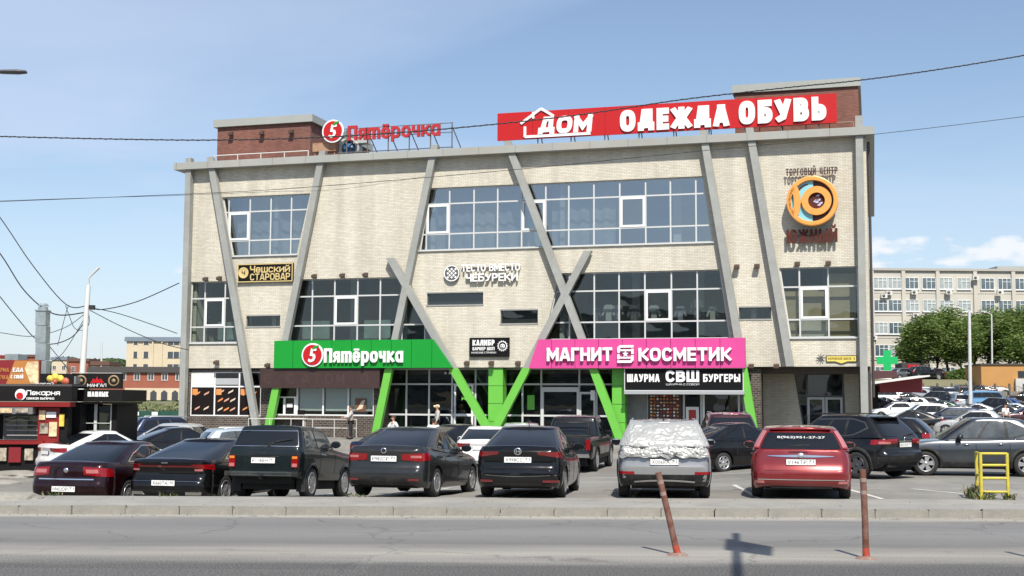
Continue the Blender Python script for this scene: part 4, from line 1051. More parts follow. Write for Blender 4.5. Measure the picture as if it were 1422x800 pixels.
outl = [(cx + R * .93 * math.cos(t), cz + R * .93 * math.sin(t)) for t in [PI - .72 + 1.44 * i / k for i in range(k + 1)]]
stem = MB()
inner = [(cx - .77 * R + .06 * R * math.cos(t), cz + .30 * R * math.sin(t)) for t in [2 * PI * i / 20 for i in range(20)]]
o = poly_holes(outl[::-1] + [], [inner], y - .20, y - .03, 'emblem_letter_stem', M_or, r)
MB().prism([(cx - .68 * R, cz - .64 * R), (cx - .54 * R, cz - .55 * R), (cx - .46 * R, cz - .25 * R), (cx - .44 * R, cz), (cx - .46 * R, cz + .25 * R), (cx - .54 * R, cz + .55 * R), (cx - .68 * R, cz + .64 * R), (cx - .70 * R, cz)][::1], y - .198, y - .03).build('emblem_letter_stem', M_or, r)
MB().box(cx - .6 * R, ix - ir + .04, y - .17, y - .035, cz - .07 * R, cz + .07 * R).build('emblem_letter_bar', M_or, r)
k = MB()
re = random.Random(4)
for i in range(9):
    t, q = re.uniform(0, 2 * PI), re.uniform(.0, ir * .4); x, z = ix + q * math.cos(t), cz + q * math.sin(t); k.prism([(x - .09, z - .02), (x + .05, z - .05), (x + .1, z + .05), (x - .03, z + .04)], y - .066, y - .0601)
k.build('emblem_print', mat('emblem_lilac', (.5, .5, .66), .5), r)
k = MB()
for i in range(8):
    t = 1.9 + i * .13; x, z = cx + R * .7 * math.cos(t) , cz + R * .7 * math.sin(t); k.prism([(x - .1, z - .03), (x + .08, z - .01), (x + .1, z + .04), (x - .06, z + .03)], y - .056, y - .0505)
k.build('emblem_print', M_mar, r)
MB().box(cx - .6, cx - .5, y, 0, cz - .05, cz + .05).box(cx + .5, cx + .6, y, 0, cz - .05, cz + .05).build('mounting_bar', M_dk, r)
r = sign_root('building_letters', 0, 0, 'small dark raised letters above the round orange emblem', 'letters')
A = uv_box(1091, 1163, 233, 243, .3); L_ = lettering('ТОРГОВЫЙ ЦЕНТР', *A, -.26, .05, M_dk, r, .012, 0)
MB().box(A[0], A[1], -.22, -.2, (A[2]+A[3])/2, (A[2]+A[3])/2 + .03).box(A[0] + .2, A[0] + .24, -.2, 0, (A[2]+A[3])/2, (A[2]+A[3])/2 + .03).box(A[1] - .24, A[1] - .2, -.2, 0, (A[2]+A[3])/2, (A[2]+A[3])/2 + .03).build('mounting_bar', M_dk, r)
r = sign_root('building_letters', 0, 0, 'tall maroon raised letters below the round orange emblem', 'letters')
A = uv_box(1092, 1163, 318, 337, .3); lettering('ЮЖНЫЙ', *A, -.24, .08, M_mar, r, .03, 0, True)
MB().box(A[0], A[1], -.22, -.2, (A[2]+A[3])/2, (A[2]+A[3])/2 + .04).box(A[0] + .2, A[0] + .24, -.2, 0, (A[2]+A[3])/2, (A[2]+A[3])/2 + .03).box(A[1] - .24, A[1] - .2, -.2, 0, (A[2]+A[3])/2, (A[2]+A[3])/2 + .03).build('mounting_bar', M_dk, r)
# ---- roof signs
M_steel = mat('sign_steel', (.12, .11, .11), .6)
r = sign_root('roof_sign', 0, 0, 'long red roof billboard with large white words and a house outline')
a, b = fac(690.5, 178, .1)[0], fac(1162, 150, .1)[0]; zb, zt = 15.34, 16.78
n = 9
MB().box(a + .01, b - .01, -.04, .02, zb + .01, zt - .01).build('backing', M_steel, r)
for i in range(n): MB().box(a + (b - a) * i / n + .006, a + (b - a) * (i + 1) / n - .006, -.1, -.041, zb, zt).build('panel', M_red, r)
A = uv_box(747, 821, 152.5, 187, .15); lettering('ДОМ', A[0], A[1], zb + .2, zb + 1.1, -.101, .09, M_white, r, .07, .1, True)
A = uv_box(861, 1012.5, 146, 184, .15); lettering('ОДЕЖДА', A[0], A[1], zb + .1, zb + 1.2, -.101, .09, M_white, r, .075, 0, True)
A = uv_box(1026, 1147.5, 135, 175, .15); lettering('ОБУВЬ', A[0], A[1], zb + .14, zb + 1.3, -.101, .09, M_white, r, .075, 0, True)
hx = lambda u: fac(u, 170, .15)[0]
h = MB(); w_ = .12
def hb(p, q, w=.13):
    bar(h, p, q, w, -.17, -.102)
hb((hx(723), zb + .82), (hx(751), zt + .1)); hb((hx(751), zt + .12), (hx(769), zb + 1.12)); hb((hx(729), zb + .66), (hx(729), zb + .1)); hb((hx(729), zb + .12), (hx(820), zb + .12)); h.box(hx(739), hx(742), -.18, -.103, zb + 1.05, zb + 1.4)
h.build('house_outline', M_white, r)
A = uv_box(756, 790, 183, 186, .15); 
fr = MB()
s = a + .4
while s < b:
    fr.tube([(s, -.0, 14.9), (s, .0, zt - .1)], .035, 5).tube([(s, .02, zt - .3), (s, 1.2, 14.93)], .03, 5); s += 1.75
fr.box(a, b - .3, -.0, .05, 15.05, 15.1)
fr.build('sign_frame', M_steel, r)
# red raised letters on the left of the roof
r = sign_root('roof_sign', 0, 0, 'red rooftop supermarket letters on a steel frame with a round number five')
cx, cz = fac(463, 182.5, -.3); five_logo(r, cx, cz, .63, .3)
M_redl = mat('faded_red_letters', (.42, .02, .022), .5)
A = uv_box(484, 612, 167, 190, -.3); zc = fac(548, 182, -.3)[1]
lettering('Пятёрочка', A[0], A[1], zc - .40, zc + .40, .3, .14, M_redl, r, .034, 0, True)
fr = MB(); A0, A1 = fac(470, 180, -.35)[0], fac(629, 180, -.35)[0]
zz = zc
for z in (zc - .22, zc + .28): fr.tube([(A0, .36, z), (A1, .36, z)], .022, 5)
fr.tube([(A0, .36, 15.25), (A1, .36, 15.25)], .03, 5)
for i in range(6):
    s = A0 + .5 + (A1 - A0 - .55) * i / 5; fr.tube([(s, .36, 14.9), (s, .36, zc + .3)], .035, 5); fr.tube([(s, .36, zc + .1), (s + .35, 1.4, 14.9)], .03, 5)
fr.build('sign_frame', M_steel, r)
# ventilation plant behind it
r = sign_root('roof_fan', 0, 0, 'round grey rooftop fan with a blue hub behind the red letters', 'fan')
cx, cz = fac(486, 207, -1.2)
MB().lathe([(0, .3), (.62, .3), (.62, -.25), (.5, -.28), (.42, -.2), (.42, .1)], (cx, 1.2, cz), 'Y', 28, smooth=False).box(cx + .3, cx + 1.1, .95, 1.5, cz + .25, cz + .6).box(cx - .5, cx + .5, 1.0, 1.5, 14.56, cz - .45).build('fan_housing', mat('zinc_grey', (.42, .44, .44), .5), r)
MB().lathe([(0, -.12), (.4, -.05), (.4, .05)], (cx - .02, 1.15, cz), 'Y', 20).build('fan_hub', mat('fan_blue', (.03, .13, .33), .4), r)
k = MB()
for i in range(6):
    t = i * PI / 3; k.prism([(cx, cz), (cx + .4 * math.cos(t - .1), cz + .4 * math.sin(t - .1)), (cx + .4 * math.cos(t + .1), cz + .4 * math.sin(t + .1))], .99, 1.02)
k.build('fan_guard', M_steel, r)
a, b, c, d = uv_box(434, 466, 198, 210, -.5)
tag(MB().box(a, b, .5, 1.1, c, d).tube([(a + .1, .6, 14.6), (a + .1, .6, c)], .03, 5).tube([(b - .1, .6, 14.6), (b - .1, .6, c)], .03, 5).build('electrical_cabinet', mat('rusty_tin', (.36, .22, .14), .8, dirt=((.25, .08, .03), 1, 3)), None, world_of(0, 0, 0), -FA), 'rust-stained tin cabinet on posts below the round rooftop logo', 'cabinet')
# pharmacy cross sticking out from the side wall behind the corner
s, z = fac(1232, 500.5, -6)
r = empty('pharmacy_cross', world_of(s, 6, z), -FA, 'green pharmacy cross sticking out behind the right corner of the building', 'sign')
q, t = .52, .19
MB().prism([(-t, -q), (t, -q), (t, -t), (q, -t), (q, t), (t, t), (t, q), (-t, q), (-t, t), (-q, t), (-q, -t), (-t, -t)], -.12, .12).build('cross', mat('pharmacy_green', (.01, .42, .12), .4), r)
MB().tube([(-q, 0, 0), (-(s - S1), 0, 0)], .03, 6).build('bracket', M_steel, r)
# ================================================================ vehicles
def paint(name, col=(.1, .1, .1), metal=.35, rough=.32, dusty=.12):
    return mat('paint_' + name, col, rough, metal, .6 if max(col) < .05 else 1.0, spec=.25 if max(col) < .05 else .5, var=.04, vscale=1.5, dirt=((.22, .2, .17), dusty, 2.2))
M_cg = mat('car_glass', (.008, .010, .013), .03, 0, 0, spec=.55)
M_cgl = mat('car_glass_clear', (.06, .07, .075), .04, 0, 0, spec=.7, var=.5, vscale=3)
M_rub = mat('tyre_rubber', (.022, .022, .022), .85, var=.3, vscale=8)
M_alloy = mat('alloy_rim', (.50, .50, .51), .35, .7)
M_alloyd = mat('dark_alloy_rim', (.10, .10, .105), .4, .6)
M_blk = mat('black_plastic', (.018, .018, .019), .6, spec=.25, dirt=((.16, .15, .13), .35, 3))
M_under = mat('underbody', (.012, .012, .012), .9)
M_chr = mat('chrome', (.72, .72, .72), .15, 1.0)
M_tl = mat('tail_light_red', (.22, .003, .005), .15, 0, .4)
M_tlc = mat('tail_light_clear', (.42, .14, .14), .15, 0, .5)
M_tld = mat('tail_light_dark', (.16, .006, .008), .12, 0, 1.0)
M_hl = mat('head_light', (.62, .64, .66), .1, .3, 1.0)
M_plate = mat('number_plate', (.78, .78, .76), .5)
M_plk = mat('plate_characters', (.03, .03, .035), .6)
def pchip(pts):
    xs = [p[0] for p in pts]; ys = [p[1] for p in pts]; n = len(xs)
    d = [(ys[i+1]-ys[i])/(xs[i+1]-xs[i]) for i in range(n-1)]
    m = [d[0]] + [0 if d[i-1]*d[i] <= 0 else 2*d[i-1]*d[i]/(d[i-1]+d[i]) for i in range(1, n-1)] + [d[-1]]
    def f(x):
        if x <= xs[0]: return ys[0]
        if x >= xs[-1]: return ys[-1]
        i = max(k for k in range(n-1) if xs[k] <= x); h = xs[i+1]-xs[i]; t = (x-xs[i])/h
        return (2*t**3-3*t*t+1)*ys[i] + (t**3-2*t*t+t)*h*m[i] + (3*t*t-2*t**3)*ys[i+1] + (t**3-t*t)*h*m[i+1]
    return f
class Car:
    """a body made of a lower tub and a glasshouse; y runs from the rear bumper (0) to the nose (L), origin under the rear bumper"""
    NR, NC = 7, 7
    def __init__(s, **k):
        s.__dict__.update(dict(L=4.5, W=1.8, H=1.46, ro=.95, wb=2.65, wr=.32, arch=.37, sill=.2, cr=(.26, .34), cf=(.34, .5), bow=.07, bowf=.16, taper=.05,
            belt=[(0, .98), (.3, 1.04), (1.2, .96), (3.0, .93), (3.5, .90), (4.2, .74), (4.5, .62)],
            bottom=[(0, .26), (.4, .2), (4.1, .19), (4.5, .24)],
            wl=[(0, .93), (.12, .975), (.35, 1), (.62, .998), (.8, .975), (.93, .94), (1, .90)],
            rl=[(0, .12), (.12, .03), (.25, 0), (.42, .0), (.46, .035), (.62, .05), (.85, .06), (.95, .085), (1, .15)],
            fl=[(0, .12), (.15, .03), (.35, 0), (.55, .0), (.8, .06), (1, .2)],
            g=dict(rb=.45, rt=1.35, ft=2.5, fb=3.35, wb=.94, wt=.66, cr=.3, bulge=.03, zr=None), crown=.03))
        s.__dict__.update(k)
        s.fb, s.fbot, s.fw, s.fr, s.ff = pchip(s.belt), pchip(s.bottom), pchip(s.wl), pchip(s.rl), pchip(s.fl)
        s.ya = (s.ro, s.ro + s.wb)
        st = []
        for yc in s.ya:
            R = s.arch
            st += [yc - R - .012] + [yc - R * math.cos(PI * i / 12) for i in range(13)] + [yc + R + .012]
        a, b = s.cr[1] + .02, s.L - s.cf[1] - .02
        st = [y for y in st if a + .02 < y < b - .02]
        y = s.ya[0] + s.arch + .12
        while y < s.ya[1] - s.arch - .08: st.append(y); y += .16
        y = s.ya[0] - s.arch - .1
        while y > a + .04: st.append(y); y -= .1
        y = s.ya[1] + s.arch + .1
        while y < b - .04: st.append(y); y += .1
        s.st = sorted([a] + st + [b])
        s.N = s.NR + s.NC + len(s.st) + s.NC + s.NR
        # arc length round the middle, to place things by the metre
        P = [s.tub(k, .6) for k in range(s.N)]; s.T = [0]
        for i in range(1, s.N): s.T.append(s.T[-1] + math.hypot(P[i].x-P[i-1].x, P[i].y-P[i-1].y))
        s.Y = [p.y for p in P]
        s.parts = []
    def bot(s, y, side):
        z = s.fbot(y)
        if side:
            for yc in s.ya:
                d = abs(y - yc)
                if d <= s.arch + 1e-6: z = max(z, s.wr + math.sqrt(max(0, s.arch**2 - d*d)))
        return z
    def tub(s, k, g, z=None):
        """point k of the half loop (from the middle of the rear round the right side to the nose) at height share g"""
        kk = int(k); NR, NC, ns = s.NR, s.NC, len(s.st)
        W = s.W / 2; side = False
        def finish(fx, fy):   # fx(w), fy -> iterate for z
            y0 = fy
            zt, zb = s.fb(min(max(y0, 0), s.L)), s.bot(y0, side)
            z_ = zb + g * (zt - zb) if z is None else z
            zs = s.fbot(y0); gg = min(1, max(0, (z_ - zs) / max(zt - zs, .05)))
            return z_, gg, s.fw(gg), s.fr(gg), s.ff(gg)
        if kk < NR + NC:
            yref = 0 if kk < NR else s.cr[1] * (kk - NR) / NC
            z_, gg, w, dr, df = finish(0, yref)
            hw = W * w; cx = s.cr[0]
            if kk < NR:
                x = (hw - cx) * kk / (NR - 1) if kk < NR - 1 else hw - cx
                y = dr + s.bow * (x / W) ** 2
            else:
                q = (kk - NR + 1) / (NC + 0.0) * PI / 2
                xe = hw * (1 - s.taper); ye = max(s.cr[1], dr + .12)
                xs_, ys_ = hw - cx, dr + s.bow * ((hw - cx) / W) ** 2
                e = .75
                x = xs_ + (xe - xs_) * math.sin(q) ** e; y = ye - (ye - ys_) * math.cos(q) ** e
        elif kk < NR + NC + ns:
            y = s.st[kk - NR - NC]; side = True
            z_, gg, w, dr, df = finish(0, y)
            c = s.L * .47; t = abs(y - c) / (s.L * .5)
            x = W * w * (1 - s.taper * t ** 3.2)
        else:
            m = s.N - 1 - kk
            yref = s.L if m < NR else s.L - s.cf[1] * (m - NR) / NC
            z_, gg, w, dr, df = finish(0, yref)
            hw = W * w; cx = s.cf[0]
            if m < NR:
                x = (hw - cx) * m / (NR - 1); y = s.L - df - s.bowf * (x / W) ** 2
            else:
                q = (m - NR + 1) / (NC + 0.0) * PI / 2
                xe = hw * (1 - s.taper); ye = s.L - max(s.cf[1], df + .12)
                xs_, ys_ = hw - cx, s.L - df - s.bowf * ((hw - cx) / W) ** 2
                x = xs_ + (xe - xs_) * math.sin(q) ** .8; y = ye + (ys_ - ye) * math.cos(q) ** .8
        return Vector((x, y, z_))
    def kf(s, t):
        t = min(max(t, 0), s.T[-1] - 1e-4)
        for i in range(s.N - 1):
            if s.T[i+1] >= t: return i + (t - s.T[i]) / max(s.T[i+1] - s.T[i], 1e-6)
        return s.N - 1.001
    def body(s, t, z):
        """surface point at arc length t (signed: + right, - left) and height z"""
        sg_ = -1 if t < 0 else 1; k = s.kf(abs(t)); i = int(k); f = k - i
        p = s.tub(i, 0, z) * (1 - f) + s.tub(min(i+1, s.N-1), 0, z) * f
        return Vector((p.x * sg_, p.y, p.z))
    def ty(s, y):
        for i in range(s.N - 1):
            if s.Y[i] <= y <= s.Y[i+1] and i >= 2: return s.T[i] + (s.T[i+1]-s.T[i]) * (y - s.Y[i]) / max(s.Y[i+1]-s.Y[i], 1e-6)
        return s.T[-1]
    # glasshouse
    def house(s, k, h):
        g = s.g; n1, nc, n2 = 6, 6, 10; N = 2 * n1 + 2 * nc + n2; k = min(max(k, 0), N - 1)
        i = int(k); f = k - i
        def at(i, h):
            W = s.W / 2
            def ring(yr, yf, w, c, bow):
                if i < n1: x = (w - c) * i / (n1 - 1); return x, yr + bow * (x / w) ** 2
                if i < n1 + nc:
                    q = (i - n1 + 1) / nc * PI / 2; y0 = yr + bow * ((w - c) / w) ** 2
                    return w - c + c * math.sin(q), y0 + c * 1.2 * (1 - math.cos(q))
                m = N - 1 - i
                if m < n1: x = (w - c) * m / (n1 - 1); return x, yf - bow * 1.6 * (x / w) ** 2
                if m < n1 + nc:
                    q = (m - n1 + 1) / nc * PI / 2; y0 = yf - bow * 1.6 * ((w - c) / w) ** 2
                    return w - c + c * math.sin(q), y0 - c * 1.2 * (1 - math.cos(q))
                ya, yb = yr + bow + c * 1.2, yf - bow * 1.6 - c * 1.2
                return w, ya + (yb - ya) * (i - n1 - nc + 1) / (n2 + 1)
            xb, yb = ring(g['rb'], g['fb'], W * g['wb'], g['cr'], .06); xt, yt = ring(g['rt'], g['ft'], W * g['wt'] * 1.0, g['cr'] * .75, .05)
            hh = h
            b = g['bulge'] * math.sin(PI * min(max(hh, 0), 1))
            x = xb * (1 - hh) + xt * hh; y = yb * (1 - hh) + yt * hh
            d = Vector((xb - xt, yb - yt)); d = d.normalized() if d.length > .01 else Vector((1, 0))
            x += d.x * b; y += d.y * b
            zb = s.fb(min(max(yb, 0), s.L)) - .03; zt = g['zr'](yt) if g['zr'] else s.H - .06
            return Vector((x, y, zb * (1 - hh) + zt * hh))
        p = at(i, h)
        if f > 1e-6: p = p * (1 - f) + at(min(i+1, N-1), h) * f
        return p
    NG = 34
    def patch(s, fn, a0, a1, b0, b1, m, name, parent, na=10, nb=3, off=.006, top=None, bot=None, depth=.008):
        """a plate lying on surface fn(a,b); a0..a1 wide, between curves bot(q) and top(q) of q 0..1"""
        rows = []
        for j in range(nb + 1):
            r = []
            for i in range(na + 1):
                q = i / na; a = a0 + (a1 - a0) * q
                lo = b0 + (bot(q) if bot else 0); hi = b1 + (top(q) if top else 0)
                r.append((a, lo + (hi - lo) * j / nb))
            rows.append(r)
        e = 1e-2
        def pt(a, b, d):
            p = fn(a, b); u = fn(a + e, b) - fn(a - e, b); v = fn(a, b + e) - fn(a, b - e)
            n = u.cross(v)
            if n.length < 1e-12: return p
            n.normalize()
            return p + n * d
        mb = MB()
        flip = False
        P = [[pt(a, b, off) for a, b in r] for r in rows]
        # orientation: outward means away from the car's middle
        c = P[nb//2][na//2]; q0 = fn(*rows[nb//2][na//2]); out = (c - q0).dot(Vector((c.x, c.y - s.L/2, c.z - .6)))
        if out < 0:
            P = [[pt(a, b, -off) for a, b in r] for r in rows]; flip = True
            inn = [[pt(a, b, -off + depth) for a, b in r] for r in rows]
        else: inn = [[pt(a, b, off - depth) for a, b in r] for r in rows]
        mb.grid(P, smooth=True, flip=flip)
        ring = [(0, i) for i in range(na + 1)] + [(j, na) for j in range(1, nb + 1)] + [(nb, i) for i in range(na - 1, -1, -1)] + [(j, 0) for j in range(nb - 1, 0, -1)]
        A = [P[j][i] for j, i in ring]; Bn = [inn[j][i] for j, i in ring]; n = len(ring)
        mb.add(A + Bn, [((i, i + n, (i+1) % n + n, (i+1) % n) if not flip else (i, (i+1) % n, (i+1) % n + n, i + n)) for i in range(n)])
        return mb.build(name, m, parent)
    def rect(s, t0, t1, z0, z1, m, name, parent, **k): return s.patch(s.body, t0, t1, z0, z1, m, name, parent, **k)
    def both(s, t0, t1, z0, z1, m, name, parent, **k):
        r = [s.patch(s.body, t0, t1, z0, z1, m, name, parent, **k)]
        k2 = dict(k)
        for q in ('top', 'bot'):
            if k.get(q): k2[q] = (lambda f: (lambda x: f(1 - x)))(k[q])
        r.append(s.patch(s.body, -t1, -t0, z0, z1, m, name, parent, **k2)); return r
    def gboth(s, k0, k1, h0, h1, m, name, parent, mirror=True, **k):
        s.patch(s.house, k0, k1, h0, h1, m, name, parent, **k)
        if mirror:
            fn = lambda a, b: Vector((-s.house(-a, b).x, s.house(-a, b).y, s.house(-a, b).z))
            k2 = dict(k)
            for q in ('top', 'bot'):
                if k.get(q): k2[q] = (lambda f: (lambda x: f(1 - x)))(k[q])
            s.patch(fn, -k1, -k0, h0, h1, m, name, parent, **k2)
    def gmid(s, k, h0, h1, m, name, parent, **kw):
        fn = lambda a, b: (s.house(a, b) if a >= 0 else Vector((-s.house(-a, b).x, s.house(-a, b).y, s.house(-a, b).z)))
        s.patch(fn, -k, k, h0, h1, m, name, parent, na=kw.pop('na', 16), **kw)
    def shell(s, m, root):
        mb = MB(); gs = [0, .04, .1, .17, .25, .34, .42, .46, .54, .64, .74, .84, .91, .96, .985, 1]
        for sg_ in (1, -1):
            rows = [[Vector((p.x * sg_, p.y, p.z)) for p in (s.tub(k, g) for k in range(s.N))] for g in gs]
            mb.grid(rows, flip=sg_ < 0)
            # inner lip of the sills and arches
            lip = [[p for p in rows[0]], [Vector((p.x * .8, p.y * .98 + .02 * s.L / 2, p.z + .02)) for p in rows[0]]]
            mb.grid(lip, m=1, smooth=False, flip=sg_ > 0)
        # deck
        top = [s.tub(k, 1) for k in range(s.N)]; M = 8
        rows = []
        for p in top:
            rows.append([Vector((p.x * (1 - 2 * j / M), p.y, p.z + s.crown * min(1, p.x / .5) * (1 - (1 - 2 * j / M) ** 2))) for j in range(M + 1)])
        mb.grid(rows, flip=True)
        # glasshouse
        hs = [0, .15, .3, .5, .7, .85, .95, 1.0]
        for sg_ in (1, -1):
            rows = [[Vector((p.x * sg_, p.y, p.z)) for p in (s.house(k, h) for k in range(s.NG))] for h in hs]
            edge = rows[-1]; c0 = Vector((0, sum(p.y for p in edge) / len(edge), 0))
            for sh, dz in ((.975, .018), (.93, .032)):
                rows.append([Vector((p.x * sh, c0.y + (p.y - c0.y) * sh, p.z + dz)) for p in edge])
            mb.grid(rows, flip=sg_ < 0)
        e = [Vector((p.x * .93, c0.y + (p.y - c0.y) * .93, p.z + .032)) for p in (s.house(k, 1.0) for k in range(s.NG))]
        mb.grid([[Vector((p.x * (1 - 2 * j / M), p.y, p.z + .028 * min(1, p.x / .4) * (1 - (1 - 2 * j / M) ** 2))) for j in range(M + 1)] for p in e], flip=True)
        o = mb.build('body', [m, M_under], root)
        b = bmesh.new(); b.from_mesh(o.data); bmesh.ops.remove_doubles(b, verts=b.verts, dist=2e-4); b.to_mesh(o.data); b.free()
        try:
            o.data.set_sharp_from_angle(angle=math.radians(38))
        except Exception: pass
        W = s.W / 2
        MB().box(-W + .27, W - .27, .35, s.L - .45, .2, .72).box(-W + .1, W - .1, s.ya[0] + s.arch + .1, s.ya[1] - s.arch - .1, .21, .6).box(-W + .25, W - .25, .16, .36, .32, .6).build('underbody', M_under, root)
        return o
    def wheels(s, root, style='five', rim=None, dark=False):
        rm_ = rim or (M_alloyd if dark else M_alloy); r = s.wr
        key = (round(r, 3), style)
        if key not in s._w:
            tw = .205 if r < .35 else .23
            ty = MB().lathe([(r * .64, -tw / 2 + .01), (r * .70, -tw / 2), (r * .93, -tw / 2 + .003), (r, -tw / 2 + .03), (r, tw / 2 - .03), (r * .93, tw / 2 - .003), (r * .70, tw / 2), (r * .64, tw / 2 - .01), (r * .64, -tw/2 + .01)], (0, 0, 0), 'X', 30).mesh('tyre')
            hub = MB().lathe([(0, .0), (r * .63, .0), (r * .63, -.06), (0, -.06)], (tw / 2 - .08, 0, 0), 'X', 20).mesh('wheel')
            ri = MB().lathe([(r * .655, -.02), (r * .67, .0), (r * .62, .006), (r * .60, -.05)], (tw / 2, 0, 0), 'X', 30)
            ri.lathe([(0, .004), (r * .13, .004), (r * .17, -.02), (r * .17, -.05)], (tw / 2 - .01, 0, 0), 'X', 12)
            n = {'five': 5, 'ten': 10, 'six': 6, 'double': 5}[style]
            for i in range(n):
                t = 2 * PI * i / n + .3; wsp = {5: .19, 10: .075, 6: .13}[n] * r
                for dt in ((-.16, .16) if style == 'double' else (0,)):
                    a = t + dt; ws = wsp * (.5 if style == 'double' else 1)
                    ax, bx = Vector((0, math.cos(a), math.sin(a))), Vector((0, -math.sin(a), math.cos(a)))
                    o0, o1 = tw / 2 - .02, tw / 2 - .012
                    v = []
                    for rr_, w_ in ((r * .12, ws * .9), (r * .62, ws * 1.15)):
                        for sx in (-1, 1): v.append(ax * rr_ + bx * w_ * sx + Vector((o1 if rr_ > r * .3 else o0 + .01, 0, 0)))
                        for sx in (-1, 1): v.append(ax * rr_ + bx * w_ * sx * 1.1 + Vector((o0 - .035, 0, 0)))
                    ri.add(v, [(0, 1, 5, 4), (1, 3, 7, 5), (2, 0, 4, 6)], 0)
            s._w[key] = (ty, hub, ri.mesh('rim'))
        ty, hub, ri = s._w[key]
        for sx in (1, -1):
            for y in s.ya:
                x = s.W / 2 - .125
                w = bpy.data.objects.new('wheel', hub); COL.objects.link(w); w.parent = root; w.location = (sx * x, y, r)
                if not hub.materials: hub.materials.append(M_under); ty.materials.append(M_rub); ri.materials.append(rm_)
                w.rotation_euler = (0.3 * y, 0, 0 if sx > 0 else PI)
                for nm, me, mm in (('tyre', ty, M_rub), ('rim', ri, rm_)):
                    c = bpy.data.objects.new(nm, me); COL.objects.link(c); c.parent = w
                    if me.materials[0] is not mm:
                        c.material_slots[0].link = 'OBJECT'; c.material_slots[0].material = mm
        return
    _w = {}
    def seams(s, root, ys, z0=.3, slope=0.0):
        for y in ys:
            t = s.ty(y); zt = s.fb(y) - .02
            for sg_ in (1, -1):
                s.rect(sg_ * t - .006, sg_ * t + .006, z0, zt, M_under, 'door_gap', root, na=1, nb=6, off=.0035, depth=.004)
    def handle(s, root, y, z, m):
        for sx in (1, -1):
            p = s.body(sx * s.ty(y), z)
            MB().tube([(p.x - sx * .005, p.y - .09, p.z), (p.x + sx * .035, p.y - .06, p.z), (p.x + sx * .035, p.y + .06, p.z), (p.x - sx * .005, p.y + .09, p.z)], .014, 6).build('door_handle', m, root)
    def mirrors(s, root, y, m, z=None):
        for sx in (1, -1):
            z_ = z or s.fb(y) + .06; x = s.W / 2 * .93
            mb = MB(); c = Vector((sx * (x + .12), y, z_ + .03))
            mb.lathe([(0, -.05), (.06, -.045), (.085, 0), (.075, .05), (.04, .08), (0, .09)], (0, 0, 0), 'Y', 12)
            mb.v = [(c.x + v[0] * 1.35, c.y + v[1], c.z + v[2] * .95) for v in mb.v]
            mb.tube([(sx * (x - .06), y + .03, z_ - .03), (sx * (x + .08), y, z_)], .02, 6)
            mo = mb.build('wing_mirror', m, root)
            MB().box(c.x - .085, c.x + .085, c.y - .056, c.y - .052, c.z - .05, c.z + .05).build('mirror_glass', M_cg, mo)
    def plate(s, root, z, text, region='71', tilt=.0, off=.02, y=None, dark=False):
        p = s.body(0.0001, z) if y is None else Vector((0, y, z))
        e = MB().box(-.265, .265, -off - .008, .03, -.062, .062).build('number_plate', M_blk, root); e.location = (0, p.y - .0, z); e.rotation_euler = (tilt, 0, 0)
        f = MB().box(-.26, .26, -off - .012, -off - .009, -.056, .056).build('plate_face', M_plate, e)
        if text:
            lettering(text, -.235, .10, -.036, .036, -off - .0125, .002, M_plk, e, .0, name='plate_text')
            lettering(region, .135, .235, -.01, .04, -off - .0125, .002, M_plk, e, .0, name='plate_text')
            MB().box(.112, .116, -off - .0135, -off - .0125, -.056, .056).build('plate_line', M_plk, e)
        return e
    def cladding(s, root, m, w=.06, bumper=True):
        for sx in (1, -1):
            for yc in s.ya:
                rows = []
                for r, o in ((s.arch - .03, .0), (s.arch - .005, .02), (s.arch + w, .018), (s.arch + w + .01, -.004)):
                    row = []
                    for i in range(19):
                        a = -.25 + (PI + .5) * i / 18; y, z = yc - r * math.cos(a), s.wr + r * math.sin(a)
                        if z < .2: z = .2
                        yy = min(max(y, s.cr[1] * .7), s.L - s.cf[1] * .7)
                        p = s.body(s.ty(yy), max(z, s.fbot(yy) + .01)); row.append(Vector((sx * (p.x + o), y, z)))
                    rows.append(row)
                MB().grid(rows, flip=sx < 0).build('arch_trim', m, root)
            a, b = s.ty(s.ya[0] + s.arch), s.ty(s.ya[1] - s.arch)
            if sx > 0: s.rect(a, b, s.fbot(2) + .005, s.fbot(2) + .14, m, 'sill_trim', root, na=8, nb=2, off=.015, depth=.02)
            else: s.rect(-b, -a, s.fbot(2) + .005, s.fbot(2) + .14, m, 'sill_trim', root, na=8, nb=2, off=.015, depth=.02)
    def place(s, root, u, v, yaw, z=0.0, wide=1.0):
        """stand the middle of the rear bumper's foot where the photo shows it; yaw is the heading, degrees clockwise from straight ahead"""
        p = on_land(u, v) if v > 100 else at_depth(u, 690, v); a = math.radians(yaw)
        zz = [zg(p.x + math.sin(a) * t, p.y + math.cos(a) * t) for t in s.ya]; p.z = zz[0] - (zz[1] - zz[0]) * s.ya[0] / s.wb + .008
        root.location = p; root.scale = (wide, 1, 1); root.rotation_euler = (math.atan2(zz[1] - zz[0], s.wb), 0, -a)
def side_windows(c, r, glass, trim=None, k0=11.6, k1=22.0, split=(15.6,), h0=.14, h1=.90, taper=.0, ftaper=.35, rear_rise=0.0):
    """the side glass as a dark patch with body-coloured pillars between the panes"""
    top = lambda q: -taper * max(0, (.22 - q) / .22) ** 1.5 * (h1 - h0)
    bot = lambda q: rear_rise * max(0, (.25 - q) / .25) ** 1.2
    if trim is not None: c.gboth(k0 - .25, k1 + .2, h0 - .05, h1 + .05, trim, 'window_trim', r, na=18, nb=3, off=.004, top=top, bot=bot)
    c.gboth(k0, k1, h0, h1, glass, 'side_window', r, na=18, nb=4, off=.0085, top=top, bot=bot)
    for kk in split: c.gboth(kk - .22, kk + .22, h0, h1, M_blk, 'pillar', r, na=1, nb=4, off=.011)
